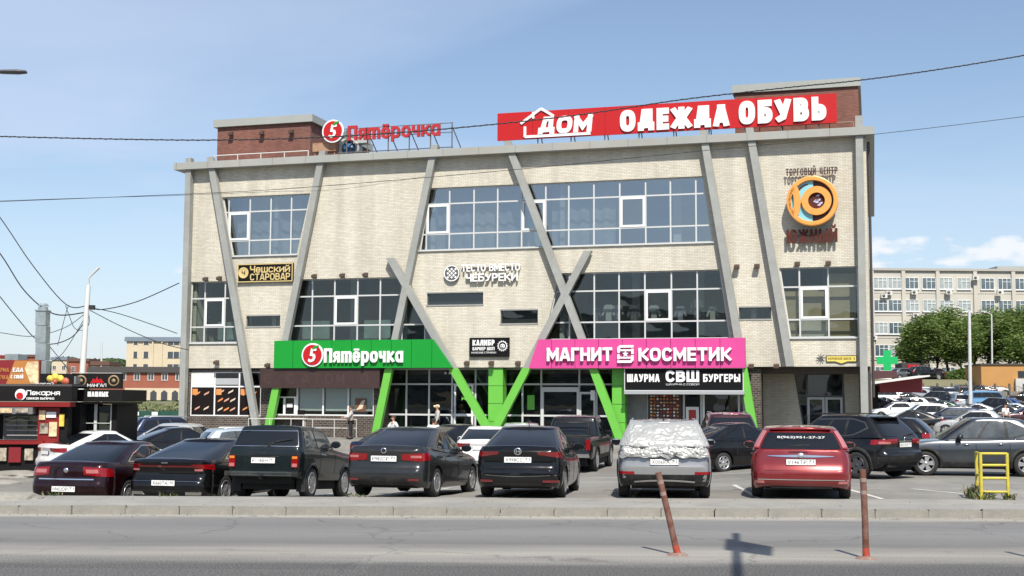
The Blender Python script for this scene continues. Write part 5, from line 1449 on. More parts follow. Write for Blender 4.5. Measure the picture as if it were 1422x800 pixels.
def rear_light(c, r, t0, t1, z0, z1, m=M_tl, top=None, bot=None, inner=None):
    ls = c.both(t0, t1, z0, z1, m, 'tail_light', r, na=14, nb=4, off=.012, depth=.02, top=top, bot=bot)
    return ls
def wiper(c, r, k=0, h0=.05, h1=.5, dk=3.5):
    a = c.house(0, h0); b = c.house(abs(dk), h1); sx = 1 if dk > 0 else -1
    MB().tube([a + Vector((0, -.03, 0)), Vector((b.x * sx * .55, b.y - .03, b.z))], .012, 5).tube([Vector((b.x * sx * .1, (a.y + b.y) / 2 - .04, (a.z + b.z) / 2)), Vector((b.x * sx, b.y - .035, b.z + .02))], .01, 5).build('rear_wiper', M_blk, r)
def antenna(c, r, y, fin=False, hgt=.22):
    z = c.H - .03
    if fin: MB().prism([(y - .1, z - .03), (y + .08, z - .03), (y - .08, z + .06)], -.02, .02).build('roof_fin', M_blk, r).rotation_euler = (0, 0, 0)
    else: MB().tube([(0, y, z - .03), (0, y - hgt * .45, z + hgt)], [.012, .004], 5).build('antenna', M_blk, r)
def finbox(c, r, y):
    z = c.H - .035
    MB().add([(-.02, y + .08, z), (.02, y + .08, z), (.02, y - .12, z), (-.02, y - .12, z), (0, y - .09, z + .075), (0, y - .12, z + .07)], [(0, 1, 4), (1, 2, 5, 4), (3, 0, 4, 5), (2, 3, 5)]).build('roof_fin', M_blk, r)
def front_end(c, r, grille=True):
    T = c.T[-1]
    zt = c.fb(c.L - .4)
    c.both(T - .82, T - .42, zt - .22, zt - .06, M_hl, 'head_light', r, na=10, nb=3, off=.01, top=lambda q: .02 - .05 * q, bot=lambda q: .02)
    for sg_ in (1,):
        fn = lambda a, b: c.body(T - a if a >= 0 else -(T + a), b)
        c.patch(lambda a, b: (c.body(T - abs(a) - 1e-4, b) if a < 0 else Vector((-c.body(T - abs(a) - 1e-4, b).x, c.body(T - abs(a) - 1e-4, b).y, b))), -.38, .38, zt - .2, zt - .09, M_blk, 'grille', r, na=10, nb=2, off=.01)
        c.patch(lambda a, b: (c.body(T - abs(a) - 1e-4, b) if a < 0 else Vector((-c.body(T - abs(a) - 1e-4, b).x, c.body(T - abs(a) - 1e-4, b).y, b))), -.6, .6, .26, .42, M_blk, 'air_intake', r, na=10, nb=2, off=.01)
def windscreen(c, r, h0=.06, h1=.95):
    fn = lambda a, b: (c.house(33 - abs(a) - 1e-5, b) if a < 0 else Vector((-c.house(33 - abs(a) - 1e-5, b).x, c.house(33 - abs(a) - 1e-5, b).y, c.house(33 - abs(a) - 1e-5, b).z)))
    c.patch(fn, -8.2, 8.2, h0, h1, M_cg, 'windscreen', r, na=20, nb=4, off=.008)
def V3(*a): return Vector(a)
def sedan_root(name, label, group=None): return empty(name, (0,0,0), 0, label, 'car', group)
G1 = 'cars parked nose in along the kerb'
# ---- dark maroon saloon
def common(c, r, pm, clear=False, **k):
    c.shell(pm, r); windscreen(c, r); front_end(c, r)
    c.mirrors(r, c.g['fb'] - .62, pm)
def build_maroon():
    c = Car(L=4.84, W=1.82, H=1.47, ro=1.06, wb=2.76, wr=.325, arch=.385, bow=.10, cr=(.34, .44),
        belt=[(0, .99), (.25, 1.03), (.8, 1.02), (1.6, .98), (3.2, .95), (3.8, .9), (4.5, .76), (4.84, .66)],
        rl=[(0, .14), (.1, .04), (.24, 0), (.42, .0), (.46, .02), (.6, .04), (.85, .05), (.95, .07), (1, .12)],
        g=dict(rb=.42, rt=1.55, ft=2.75, fb=3.65, wb=.93, wt=.68, cr=.34, bulge=.04, zr=pchip([(1.3, 1.38), (2.1, 1.425), (2.8, 1.40)])))
    r = sedan_root('parked_car', 'dark maroon saloon at the left end of the kerbside row', G1); pm = paint('maroon', (.016, .003, .005), .4, .28, .05)
    common(c, r, pm)
    c.gmid(8.2, .04, .93, M_cg, 'rear_window', r, nb=5, off=.008)
    side_windows(c, r, M_cg, M_chr, 11.8, 22.3, (16.4,), .16, .88, .55)
    rear_light(c, r, .40, 1.12, .72, .91, M_tl, top=lambda q: .02 - .05 * q * q, bot=lambda q: .05 * (1 - q) ** 2)
    c.both(.46, .72, .80, .88, M_tlc, 'light_lens', r, na=6, nb=2, off=.016)
    c.rect(-.62, .62, .655, .68, M_chr, 'chrome_strip', r, na=12, nb=1, off=.014)
    c.rect(-.6, .6, .945, .955, M_under, 'boot_gap', r, na=10, nb=1, off=.003)
    c.plate(r, .46, 'М452ОР', '71')
    p = c.body(.001, .86); MB().lathe([(0, -.012), (.05, -.012), (.055, 0)], (0, p.y - .003, .86), 'Y', 16).build('badge', M_chr, r)
    c.both(.35, .9, .28, .34, M_blk, 'bumper_vent', r, na=8, nb=1, off=.006)
    c.seams(r, (1.62, 2.55, 3.6)); c.handle(r, 1.9, .86, pm); c.handle(r, 2.85, .84, pm); c.wheels(r, 'five')
    return c, r
c, r = build_maroon(); c.place(r, 88, 27.5, 13, wide=1.07)
# ---- black fastback with the full width light bar
c = Car(L=4.9, W=1.86, H=1.45, ro=1.03, wb=2.85, wr=.34, arch=.395, bow=.1, cr=(.34, .42),
    belt=[(0, 1.0), (.22, 1.03), (.9, 1.0), (1.6, .97), (3.2, .93), (3.9, .87), (4.6, .74), (4.9, .62)],
    rl=[(0, .1), (.12, .02), (.28, 0), (.40, .02), (.46, .07), (.62, .12), (.78, .10), (.9, .05), (.96, .03), (1, .07)],
    g=dict(rb=.32, rt=1.75, ft=2.7, fb=3.6, wb=.93, wt=.66, cr=.32, bulge=.05, zr=pchip([(1.3, 1.34), (2.2, 1.41), (2.8, 1.385)])))
r = sedan_root('parked_car', 'black fastback with a full-width red light bar, second from the left along the kerb', G1); pm = paint('black', (.006, .006, .007), .3, .2, .03)
common(c, r, pm)
c.gmid(8.4, .03, .95, M_cg, 'rear_window', r, nb=5, off=.008)
side_windows(c, r, M_cg, M_chr, 12.2, 22.2, (16.6,), .18, .86, .7)
c.rect(-1.1, 1.1, .865, .905, M_tld, 'light_bar', r, na=24, nb=2, off=.014)
rear_light(c, r, .62, 1.14, .80, .915, M_tl, top=lambda q: .01, bot=lambda q: .06 * (1 - q))
c.both(.64, .8, .79, .83, M_tlc, 'light_lens', r, na=5, nb=1, off=.018)
c.rect(-.75, .75, .56, .565, M_chr, 'bumper_line', r, na=10, nb=1, off=.01)
c.plate(r, .53, 'Х660ТА', '150')
c.rect(-.8, .8, .25, .38, M_blk, 'rear_diffuser', r, na=12, nb=2, off=.012)
c.both(.5, .82, .29, .35, M_chr, 'tail_pipe', r, na=5, nb=2, off=.022)
p = c.body(.001, .95); MB().box(-.07, .07, p.y - .02, p.y, .945, .97).build('badge', M_chr, r)
c.seams(r, (1.7, 2.65, 3.65)); c.handle(r, 2.0, .84, pm); c.handle(r, 2.9, .82, pm); c.wheels(r, 'double'); finbox(c, r, 1.95)
c.place(r, 226, 27.3, 14, wide=1.05)
# ---- small boxy off-roader
c = Car(L=3.72, W=1.68, H=1.57, ro=.78, wb=2.2, wr=.345, arch=.40, sill=.35, bow=.03, bowf=.05, cr=(.14, .16), cf=(.16, .2), taper=.03, crown=.02,
    belt=[(0, 1.08), (.5, 1.08), (2.3, 1.07), (2.5, 1.05), (3.5, .98), (3.72, .93)], bottom=[(0, .46), (.5, .40), (3.2, .40), (3.72, .46)],
    wl=[(0, .93), (.1, .96), (.4, .985), (.7, 1), (.82, .99), (.93, .965), (1, .94)],
    rl=[(0, .05), (.1, .02), (.4, .015), (.8, .02), (.95, .03), (1, .05)], fl=[(0, .08), (.2, .02), (.8, .0), (1, .06)],
    g=dict(rb=.06, rt=.30, ft=1.9, fb=2.42, wb=.945, wt=.78, cr=.12, bulge=.015, zr=pchip([(.2, 1.49), (1.1, 1.515), (2, 1.49)])))
r = empty('parked_car', (0,0,0), 0, 'boxy dark green off-roader with tailgate window wiper, third from the left along the kerb', 'car', G1); pm = paint('bottle_green', (.003, .0075, .008), .1, .35, .05)
c.shell(pm, r); windscreen(c, r); front_end(c, r); c.mirrors(r, 2.0, M_blk, 1.16)
c.gmid(7.0, .10, .86, M_chr, 'window_trim', r, nb=4, off=.005); c.gmid(6.7, .13, .83, M_cg, 'rear_window', r, nb=4, off=.01)
side_windows(c, r, M_cgl, None, 11.8, 22.3, (15.8,), .12, .86, .0)
wiper(c, r, 0, .03, .42, 4.5)
for sx in (1, -1):
    p = c.body(sx * .70, .78)
    l = MB().box(p.x - .07, p.x + .07, p.y - .035, p.y + .02, .66, .90).build('tail_light', M_tl, r); MB().box(p.x - .055, p.x + .055, p.y - .042, p.y - .036, .67, .74).build('light_lens', M_tlc, l); MB().box(p.x - .055, p.x + .055, p.y - .042, p.y - .036, .84, .89).build('light_lens', mat('lens_orange', (.6, .2, .03), .2), l)
MB().box(-.80, .80, -.09, .03, .48, .57).build('bumper', M_chr, r); MB().box(-.78, .78, -.10, -.09, .505, .54).build('bumper_strip', M_blk, r)
for sx in (1, -1): MB().box(sx * .74 - .07, sx * .74 + .07, -.095, .1, .475, .575).build('bumper_end', M_blk, r); MB().box(sx * .72 - .1, sx * .72 + .1, .36, .38, .16, .46).build('mud_flap', M_blk, r)
c.plate(r, .80, 'Р118ВН', '797', off=.012)
lettering('ЛАДА', -.17, .17, .945, .975, c.body(.001, .96).y - .0, .008, M_chr, r, .02, name='badge_letters')
MB().tube([(0, .1, .42), (0, -.16, .42), (0, -.16, .5)], .022, 6).build('tow_ball', M_blk, r)
c.rect(-.62, .62, .905, .912, M_under, 'tailgate_gap', r, na=6, nb=1, off=.004); c.rect(-.35, .35, .87, .885, M_blk, 'tailgate_handle', r, na=4, nb=1, off=.02)
c.seams(r, (1.22, 2.2), .45); c.handle(r, 1.38, .95, M_chr); c.wheels(r, 'five'); c.cladding(r, pm, .02)
c.place(r, 363, 26.6, 11)
# ---- grey saloon
def rio(pm):
    c = Car(L=4.38, W=1.70, H=1.47, ro=.93, wb=2.57, wr=.31, arch=.365, bow=.1, cr=(.30, .38),
        belt=[(0, 1.02), (.2, 1.055), (.7, 1.03), (1.5, .97), (2.9, .92), (3.4, .88), (4.1, .73), (4.38, .60)],
        rl=[(0, .12), (.1, .03), (.25, 0), (.40, .0), (.46, .05), (.6, .09), (.8, .08), (.93, .05), (1, .11)],
        g=dict(rb=.36, rt=1.4, ft=2.35, fb=3.3, wb=.94, wt=.68, cr=.32, bulge=.04, zr=pchip([(1.1, 1.37), (1.9, 1.425), (2.5, 1.40)])))
    r = sedan_root('parked_car', 'x', G1); common(c, r, pm)
    c.gmid(8.1, .04, .93, M_cg, 'rear_window', r, nb=5, off=.008)
    side_windows(c, r, M_cg, None, 12.0, 22.2, (16.4,), .15, .88, .6)
    c.seams(r, (1.45, 2.35, 3.3)); c.handle(r, 1.75, .86, pm); c.handle(r, 2.62, .84, pm); c.wheels(r, 'six')
    return c, r
pm = paint('graphite', (.040, .041, .043), .6, .3, .06)
c, r = rio(pm); r['label'] = 'graphite grey saloon with long red tail lights, right of the boxy off-roader'
rear_light(c, r, .36, 1.02, .75, .93, M_tl, top=lambda q: -.035 * (1 - q) + .0, bot=lambda q: .06 * abs(q - .5))
c.both(.55, .75, .82, .87, M_tlc, 'light_lens', r, na=5, nb=1, off=.017)
c.plate(r, .80, 'Р982СР', '71'); p = c.body(.001, .97); MB().lathe([(.04, -.008), (.06, -.008), (.06, 0)], (0, p.y - .004, .965), 'Y', 16).build('badge', M_chr, r)
c.rect(-.72, .72, .27, .40, M_blk, 'bumper_insert', r, na=14, nb=2, off=.01, top=lambda q: .03 - .12 * (2 * q - 1) ** 4); c.both(.52, .72, .36, .40, M_tld, 'reflector', r, na=4, nb=1, off=.016)
c.rect(-.55, .55, .60, .606, M_under, 'boot_gap', r, na=8, nb=1, off=.003); antenna(c, r, 1.75)
c.place(r, 530, 26.1, 15, wide=1.07)
# ---- black saloon
pm = paint('black')
c, r = rio(pm); r['label'] = 'shiny black saloon at the kerb, just left of the silver-wrapped crossover'
rear_light(c, r, .40, 1.04, .84, .955, M_tld, top=lambda q: .0, bot=lambda q: .07 * (1 - q) ** 1.5 - .03 * q)
rear_light(c, r, .42, .98, .89, .93, M_tl)
c.plate(r, .79, 'Х998СС', '71'); p = c.body(.001, .98); MB().lathe([(.055, -.01), (.075, -.01), (.075, 0)], (0, p.y - .004, .96), 'Y', 18).box(-.035, -.02, p.y - .014, p.y, .92, 1.0).box(.02, .035, p.y - .014, p.y, .92, 1.0).box(-.02, .02, p.y - .014, p.y, .953, .967).build('badge', M_chr, r)
c.rect(-.85, .85, .47, .478, M_chr, 'bumper_line', r, na=14, nb=1, off=.008, top=lambda q: -.02 * math.cos((q - .5) * 5), bot=lambda q: -.02 * math.cos((q - .5) * 5)); c.both(.5, .86, .34, .385, M_tld, 'reflector', r, na=5, nb=1, off=.012)
c.rect(-.7, .7, .25, .31, M_blk, 'bumper_insert', r, na=12, nb=1, off=.01); antenna(c, r, 1.7)
c.rect(-.5, .5, .63, .636, M_under, 'boot_gap', r, na=8, nb=1, off=.003)
c.place(r, 718, 25.9, 9, wide=1.07)
# ---- silver-wrapped crossover
c = Car(L=4.27, W=1.78, H=1.64, ro=.86, wb=2.59, wr=.335, arch=.395, bow=.09, cr=(.26, .34),
    belt=[(0, 1.06), (.3, 1.08), (1.5, 1.04), (2.8, 1.02), (3.3, 1.0), (4.0, .88), (4.27, .74)], bottom=[(0, .32), (.4, .24), (3.9, .24), (4.27, .3)],
    rl=[(0, .14), (.1, .05), (.2, 0), (.42, .0), (.47, .05), (.7, .07), (.9, .1), (1, .13)],
    g=dict(rb=.14, rt=.62, ft=2.25, fb=3.05, wb=.945, wt=.72, cr=.24, bulge=.03, zr=pchip([(.4, 1.50), (1.3, 1.575), (2.4, 1.56)])))
r = empty('parked_car', (0,0,0), 0, 'grey crossover whose whole tailgate window is wrapped in silver film', 'car', G1); pm = paint('silver_grey', (.30, .30, .30), .45, .3)
common(c, r, pm)
c.gmid(7.6, .08, .9, M_cg, 'rear_window', r, nb=4, off=.008)
side_windows(c, r, M_cg, None, 11.6, 22.2, (15.8,), .16, .88, .3)
rear_light(c, r, .60, 1.06, .88, 1.05, M_tld, bot=lambda q: .07 * (1 - q))
c.rect(-.95, .95, .27, .50, M_blk, 'bumper_insert', r, na=16, nb=3, off=.012); c.both(.56, .92, .505, .56, M_tl, 'reflector', r, na=6, nb=1, off=.018)
c.rect(-.6, .6, .345, .37, M_alloy, 'skid_strip', r, na=10, nb=1, off=.02, top=lambda q: .03 * math.sin(q * PI), bot=lambda q: .03 * math.sin(q * PI))
c.plate(r, .755, 'Х006КА', '71')
MB().lathe([(0, 0), (.035, 0), (.035, -.1), (.0, -.1)], (-.06, .08, .30), 'Y', 10).build('tow_ball', M_chr, r)
for sx in (1, -1): MB().tube([(sx * .60, .95, c.H - .07), (sx * .60, 1.05, c.H - .01), (sx * .60, 2.3, c.H - .0), (sx * .60, 2.4, c.H - .05)], .018, 6).build('roof_rail', M_alloy, r)
c.seams(r, (1.3, 2.2, 3.1)); c.handle(r, 1.55, .92, pm); c.handle(r, 2.45, .9, pm); c.wheels(r, 'five'); c.cladding(r, M_blk, .05); finbox(c, r, 1.0)
c.place(r, 923, 26.0, 6, wide=1.1); CRETA = (c, r)
# the film
M_film = mat('silver_film', (.40, .40, .385), .38, .3)
def film():
    rows = []; nk, nh = 150, 70
    for j in range(nh + 1):
        row = []
        hj = -.42 + 1.72 * j / nh
        for i in range(nk + 1):
            a = -10.3 + 20.6 * i / nk; sg_ = 1 if a >= 0 else -1; k = abs(a)
            if hj <= 1.0:
                lo = c.body(k / 10.3 * .88, 1.075 + min(0, hj) * .55); lo.y -= .02
                q = min(1, max(0, (.10 - hj) / .12)); q = q * q * (3 - 2 * q)
                p = c.house(k, max(hj, 0)) * (1 - q) + lo * q
            else:
                e = c.house(k, 1.0); q = (hj - 1) / .3
                p = Vector((e.x * (1 - .06 * q), e.y + q * .45, e.z + .05 * math.sin(min(1, q * 1.5) * PI / 2)))
            p = Vector((p.x * sg_, p.y, p.z))
            n = Vector((p.x, p.y - 2.0, .8 * max(0, hj - .6))).normalized()
            edge = min(1, min(j, nh - j) / 7, min(i, nk - i) / 7)
            rid = lambda x, z_, s: 1 - abs(noise.noise(Vector((x, z_, s)))) * 2.2
            w = .022 * noise.noise(Vector((a * .4, hj * 5, 1.3))) + .014 * rid(a * .8 + hj * 4, hj * 7 - a * .3, 7) + .008 * rid(a * 1.7 - hj * 5, hj * 17 + a * .5, 3) + .003 * rid(a * 4.2, hj * 34, 5)
            if hj < .12: w *= 1.7
            p += n * (.045 + w * (.5 + .5 * edge))
            if hj < -.25: p.z += .05 * noise.noise(Vector((a * .6, 0, 9)))
            row.append(p)
        rows.append(row)
    return MB().grid(rows)
f = film().build('silver_film', M_film); f.location = r.location; f.rotation_euler = r.rotation_euler; f.scale = r.scale
b = bmesh.new(); b.from_mesh(f.data); bmesh.ops.remove_doubles(b, verts=b.verts, dist=1e-4)
bmesh.ops.solidify(b, geom=b.faces, thickness=.003); b.to_mesh(f.data); b.free()
tag(f, 'crumpled silver film taped over the back window of the grey crossover', 'protective film')
# ---- red hatchback
c = Car(L=4.34, W=1.84, H=1.50, ro=.87, wb=2.64, wr=.325, arch=.385, bow=.10, cr=(.28, .38),
    belt=[(0, 1.0), (.3, 1.03), (1.4, 1.0), (2.8, .96), (3.3, .93), (4.05, .78), (4.34, .64)],
    rl=[(0, .1), (.1, .02), (.22, 0), (.42, .0), (.46, .02), (.58, .07), (.75, .10), (.9, .12), (1, .14)],
    g=dict(rb=.16, rt=.55, ft=2.25, fb=3.2, wb=.95, wt=.72, cr=.26, bulge=.03, zr=pchip([(.4, 1.41), (1.4, 1.455), (2.4, 1.44)])))
r = empty('parked_car', (0,0,0), 0, 'cherry red hatchback with a phone number across its back window', 'car', G1); pm = paint('cherry_red', (.21, .010, .012), .35, .3)
common(c, r, pm)
c.gmid(6.8, .08, .86, M_cg, 'rear_window', r, nb=4, off=.008)
side_windows(c, r, M_cg, None, 12.0, 22.2, (15.8,), .15, .88, .3)
c.gboth(7.4, 9.6, .10, .92, M_tlc, 'tail_light', r, na=5, nb=6, off=.015)
c.gboth(7.5, 9.5, .06, .14, M_tl, 'light_lens', r, na=5, nb=1, off=.019)
lettering('8(963)951-27-27', -.42, .44, 1.235, 1.295, c.house(0, .45).y - .005, .006, M_white, r, .02, name='window_lettering').pop().rotation_euler = (0, 0, 0)
c.rect(-.62, .62, .86, .915, M_chr, 'chrome_strip', r, na=14, nb=1, off=.014, top=lambda q: -.025 * abs(2 * q - 1), bot=lambda q: .02 * abs(2 * q - 1) ** 2)
p = c.body(.001, .9); MB().lathe([(0, -.014), (.06, -.014), (.065, 0)], (0, p.y - .008, .89), 'Y', 16).build('badge', M_alloy, r)
c.plate(r, .765, 'У146ТР', '71')
c.rect(-.8, .8, .585, .592, M_under, 'tailgate_gap', r, na=10, nb=1, off=.004); c.rect(-.88, .88, .40, .415, M_chr, 'bumper_line', r, na=14, nb=1, off=.012)
c.rect(-.6, .6, .23, .27, M_blk, 'bumper_insert', r, na=10, nb=1, off=.01); c.both(.68, .86, .335, .385, M_tlc, 'reflector', r, na=4, nb=1, off=.014)
MB().box(-.55, .55, .50, .72, c.H - .075, c.H - .05).build('roof_spoiler', pm, r)
c.seams(r, (1.3, 2.2, 3.15)); c.handle(r, 1.55, .88, pm); c.handle(r, 2.45, .86, pm); c.wheels(r, 'five'); 
MB().tube([(-.18, .03, 1.10), (.16, -.0, 1.12)], .014, 5).build('rear_wiper', M_blk, r)
c.place(r, 1113, 26.1, 12, wide=1.13)
# ---- black SUV seen three quarters from behind
c = Car(L=4.6, W=1.85, H=1.71, ro=.96, wb=2.66, wr=.36, arch=.42, bow=.1, cr=(.3, .38),
    belt=[(0, 1.10), (.3, 1.12), (1.6, 1.08), (3.0, 1.04), (3.5, 1.02), (4.3, .92), (4.6, .78)], bottom=[(0, .40), (.4, .28), (4.2, .28), (4.6, .34)],
    rl=[(0, .2), (.1, .08), (.25, 0), (.40, .0), (.46, .06), (.6, .10), (.8, .08), (.9, .07), (1, .12)],
    g=dict(rb=.12, rt=.62, ft=2.4, fb=3.35, wb=.945, wt=.72, cr=.24, bulge=.03, zr=pchip([(.4, 1.57), (1.4, 1.65), (2.6, 1.63)])))
r = empty('parked_car', (0,0,0), 0, 'big black SUV standing askew behind the red hatchback, its back to the right', 'car'); pm = paint('soft_black', (.008, .0085, .01), .3, .28, .08)
common(c, r, pm)
c.gmid(7.6, .08, .84, M_cg, 'rear_window', r, nb=4, off=.008)
side_windows(c, r, M_cg, M_alloyd, 11.4, 22.3, (14.8, 18.4), .16, .86, .2, rear_rise=.35)
rear_light(c, r, .36, 1.18, .90, 1.03, M_tl, top=lambda q: .03 * (1 - q), bot=lambda q: .05 * (1 - q)); c.both(.62, .95, .93, .99, M_tlc, 'light_lens', r, na=5, nb=2, off=.018)
c.plate(r, .90, 'В271ЕУ', '71'); c.rect(-1.0, 1.0, .41, .60, M_blk, 'bumper_insert', r, na=16, nb=3, off=.018); c.rect(-.3, .3, .99, 1.01, M_chr, 'chrome_strip', r, na=6, nb=1, off=.014)
p = c.body(.001, 1.04); MB().lathe([(.045, -.01), (.065, -.01), (.065, 0)], (0, p.y - .004, 1.05), 'Y', 16).build('badge', M_chr, r)
MB().box(-.58, .58, .46, .74, c.H - .10, c.H - .07).build('roof_spoiler', pm, r)
for sx in (1, -1): MB().tube([(sx * .62, 1.0, c.H - .06), (sx * .62, 1.1, c.H + .0), (sx * .62, 2.4, c.H + .01), (sx * .62, 2.5, c.H - .04)], .018, 6).build('roof_rail', M_blk, r)
c.seams(r, (1.4, 2.35, 3.25)); c.handle(r, 1.65, .96, M_chr); c.handle(r, 2.6, .94, M_chr); c.wheels(r, 'five', dark=True); c.cladding(r, M_blk, .06)
wiper(c, r, 0, .05, .2, 5)
c.place(r, 1262, 666, -40, wide=1.04)
# ---- slate crossover facing left
c = Car(L=4.3, W=1.77, H=1.63, ro=.83, wb=2.67, wr=.34, arch=.40, bow=.09, cr=(.26, .34), cf=(.34, .46),
    belt=[(0, 1.04), (.3, 1.06), (1.5, 1.03), (2.8, 1.0), (3.3, .98), (4.0, .86), (4.3, .72)], bottom=[(0, .34), (.4, .26), (3.9, .25), (4.3, .3)],
    g=dict(rb=.14, rt=.75, ft=2.3, fb=3.2, wb=.945, wt=.72, cr=.24, bulge=.03, zr=pchip([(.5, 1.50), (1.4, 1.575), (2.5, 1.555)])))
r = empty('parked_car', (0,0,0), 0, 'slate grey crossover parked sideways at the right edge, behind the yellow frame', 'car'); pm = paint('slate', (.050, .058, .068), .55, .3)
common(c, r, pm)
c.gmid(7.6, .08, .86, M_cg, 'rear_window', r, nb=4, off=.008)
side_windows(c, r, M_cgl, M_blk, 11.8, 22.6, (14.9, 18.7), .13, .88, .4, rear_rise=.2)
rear_light(c, r, .5, 1.05, .88, 1.0, M_tl); c.plate(r, .75, 'О305АК', '71')
c.seams(r, (1.25, 2.15, 3.12)); c.handle(r, 1.5, .9, M_chr); c.handle(r, 2.4, .88, M_chr); c.wheels(r, 'double'); c.cladding(r, M_blk, .05)
p = on_land(1364, 662); r.rotation_euler = (0, 0, math.radians(80)); r.location = p + Vector((2.15, .55, 0))
# ================================================================ more cars: simpler kinds, copied and repainted
PROTO = {}
PROTO_OBJS = []
def proto(kind):
    if kind in PROTO: return PROTO[kind]
    pm = paint('black'); gl = M_cg
    if kind == 'saloon':
        c, r = rio(pm)
        rear_light(c, r, .38, 1.02, .80, .95, M_tl, bot=lambda q: .05 * (1 - q)); c.rect(-.7, .7, .26, .38, M_blk, 'bumper_insert', r, na=10, nb=1, off=.01)
        hz = .80
    elif kind == 'hatchback':
        c = Car(L=4.1, W=1.75, H=1.50, ro=.75, wb=2.55, wr=.315, arch=.37, bow=.09, cr=(.27, .34),
            belt=[(0, 1.0), (.3, 1.02), (1.4, .99), (2.6, .95), (3.1, .92), (3.8, .77), (4.1, .62)],
            rl=[(0, .1), (.1, .02), (.22, 0), (.42, .0), (.46, .02), (.58, .06), (.75, .08), (.9, .1), (1, .12)],
            g=dict(rb=.14, rt=.6, ft=2.1, fb=3.05, wb=.95, wt=.71, cr=.26, bulge=.03, zr=pchip([(.4, 1.41), (1.4, 1.455), (2.3, 1.43)])))
        r = empty('parked_car', (0,0,0), 0, 'x', 'car'); common(c, r, pm)
        c.gmid(6.8, .08, .86, gl, 'rear_window', r, nb=4, off=.008); side_windows(c, r, gl, None, 12.0, 22.2, (15.8,), .15, .88, .3)
        rear_light(c, r, .5, 1.02, .80, .96, M_tl); c.seams(r, (1.2, 2.1, 3.0)); c.wheels(r, 'five'); hz = .6
    elif kind == 'estate':
        c = Car(L=4.65, W=1.79, H=1.50, ro=1.02, wb=2.68, wr=.32, arch=.38, bow=.08, cr=(.26, .34),
            belt=[(0, 1.0), (.3, 1.02), (2.0, .98), (3.2, .94), (3.6, .91), (4.35, .77), (4.65, .62)],
            rl=[(0, .1), (.1, .02), (.22, 0), (.42, .0), (.46, .02), (.58, .04), (.75, .05), (.9, .06), (1, .08)],
            g=dict(rb=.12, rt=.5, ft=2.6, fb=3.55, wb=.95, wt=.73, cr=.24, bulge=.03, zr=pchip([(.4, 1.42), (1.4, 1.455), (2.8, 1.43)])))
        r = empty('parked_car', (0,0,0), 0, 'x', 'car'); common(c, r, pm)
        c.gmid(6.8, .08, .86, gl, 'rear_window', r, nb=4, off=.008); side_windows(c, r, M_cgl, None, 11.8, 22.3, (14.6, 18.2), .14, .88, .1)
        rear_light(c, r, .58, 1.0, .76, 1.0, M_tl); c.seams(r, (1.5, 2.5, 3.45)); c.wheels(r, 'five'); hz = .72
        for sx in (1, -1): MB().tube([(sx * .6, .9, c.H - .07), (sx * .6, 1.0, c.H + .0), (sx * .6, 2.7, c.H + .0), (sx * .6, 2.8, c.H - .06)], .018, 6).build('roof_rail', M_alloy, r)
    elif kind == 'suv':
        c = Car(L=4.6, W=1.86, H=1.72, ro=.95, wb=2.68, wr=.36, arch=.42, bow=.09, cr=(.28, .34),
            belt=[(0, 1.10), (.3, 1.12), (1.6, 1.09), (3.0, 1.06), (3.5, 1.04), (4.3, .95), (4.6, .80)], bottom=[(0, .40), (.4, .28), (4.2, .28), (4.6, .34)],
            rl=[(0, .14), (.1, .05), (.25, 0), (.42, .0), (.46, .04), (.6, .06), (.8, .07), (.9, .08), (1, .11)],
            g=dict(rb=.12, rt=.5, ft=2.4, fb=3.25, wb=.95, wt=.74, cr=.22, bulge=.025, zr=pchip([(.4, 1.62), (1.4, 1.665), (2.6, 1.64)])))
        r = empty('parked_car', (0,0,0), 0, 'x', 'car'); common(c, r, pm)
        c.gmid(7.4, .08, .86, gl, 'rear_window', r, nb=4, off=.008); side_windows(c, r, gl, None, 11.5, 22.3, (14.8, 18.4), .14, .87, .1)
        rear_light(c, r, .62, 1.08, .92, 1.08, M_tl); c.seams(r, (1.4, 2.35, 3.25)); c.wheels(r, 'five'); c.cladding(r, M_blk, .06); hz = .85
        for sx in (1, -1): MB().tube([(sx * .62, .9, c.H - .06), (sx * .62, 1.0, c.H + .0), (sx * .62, 2.5, c.H + .0), (sx * .62, 2.6, c.H - .06)], .018, 6).build('roof_rail', M_alloy, r)
    elif kind == 'van':
        c = Car(L=4.9, W=1.9, H=1.95, ro=.95, wb=3.0, wr=.34, arch=.40, bow=.05, cr=(.18, .22), taper=.03,
            belt=[(0, 1.15), (3.6, 1.15), (4.0, 1.1), (4.6, .98), (4.9, .80)], bottom=[(0, .34), (.4, .28), (4.5, .28), (4.9, .34)],
            rl=[(0, .08), (.1, .02), (.3, 0), (.8, .02), (1, .04)],
            g=dict(rb=.05, rt=.22, ft=3.3, fb=4.1, wb=.96, wt=.84, cr=.16, bulge=.02, zr=pchip([(.2, 1.86), (1.6, 1.89), (3.4, 1.86)])))
        r = empty('parked_van', (0,0,0), 0, 'x', 'van'); common(c, r, pm)
        c.gmid(6.6, .08, .8, gl, 'rear_window', r, nb=4, off=.008); side_windows(c, r, gl, None, 11.5, 22.3, (14.8, 18.6), .14, .84, .0)
        rear_light(c, r, .78, .98, .8, 1.1, M_tl); c.seams(r, (1.9, 3.0, 3.8)); c.wheels(r, 'five'); hz = .6
    elif kind == 'pickup':
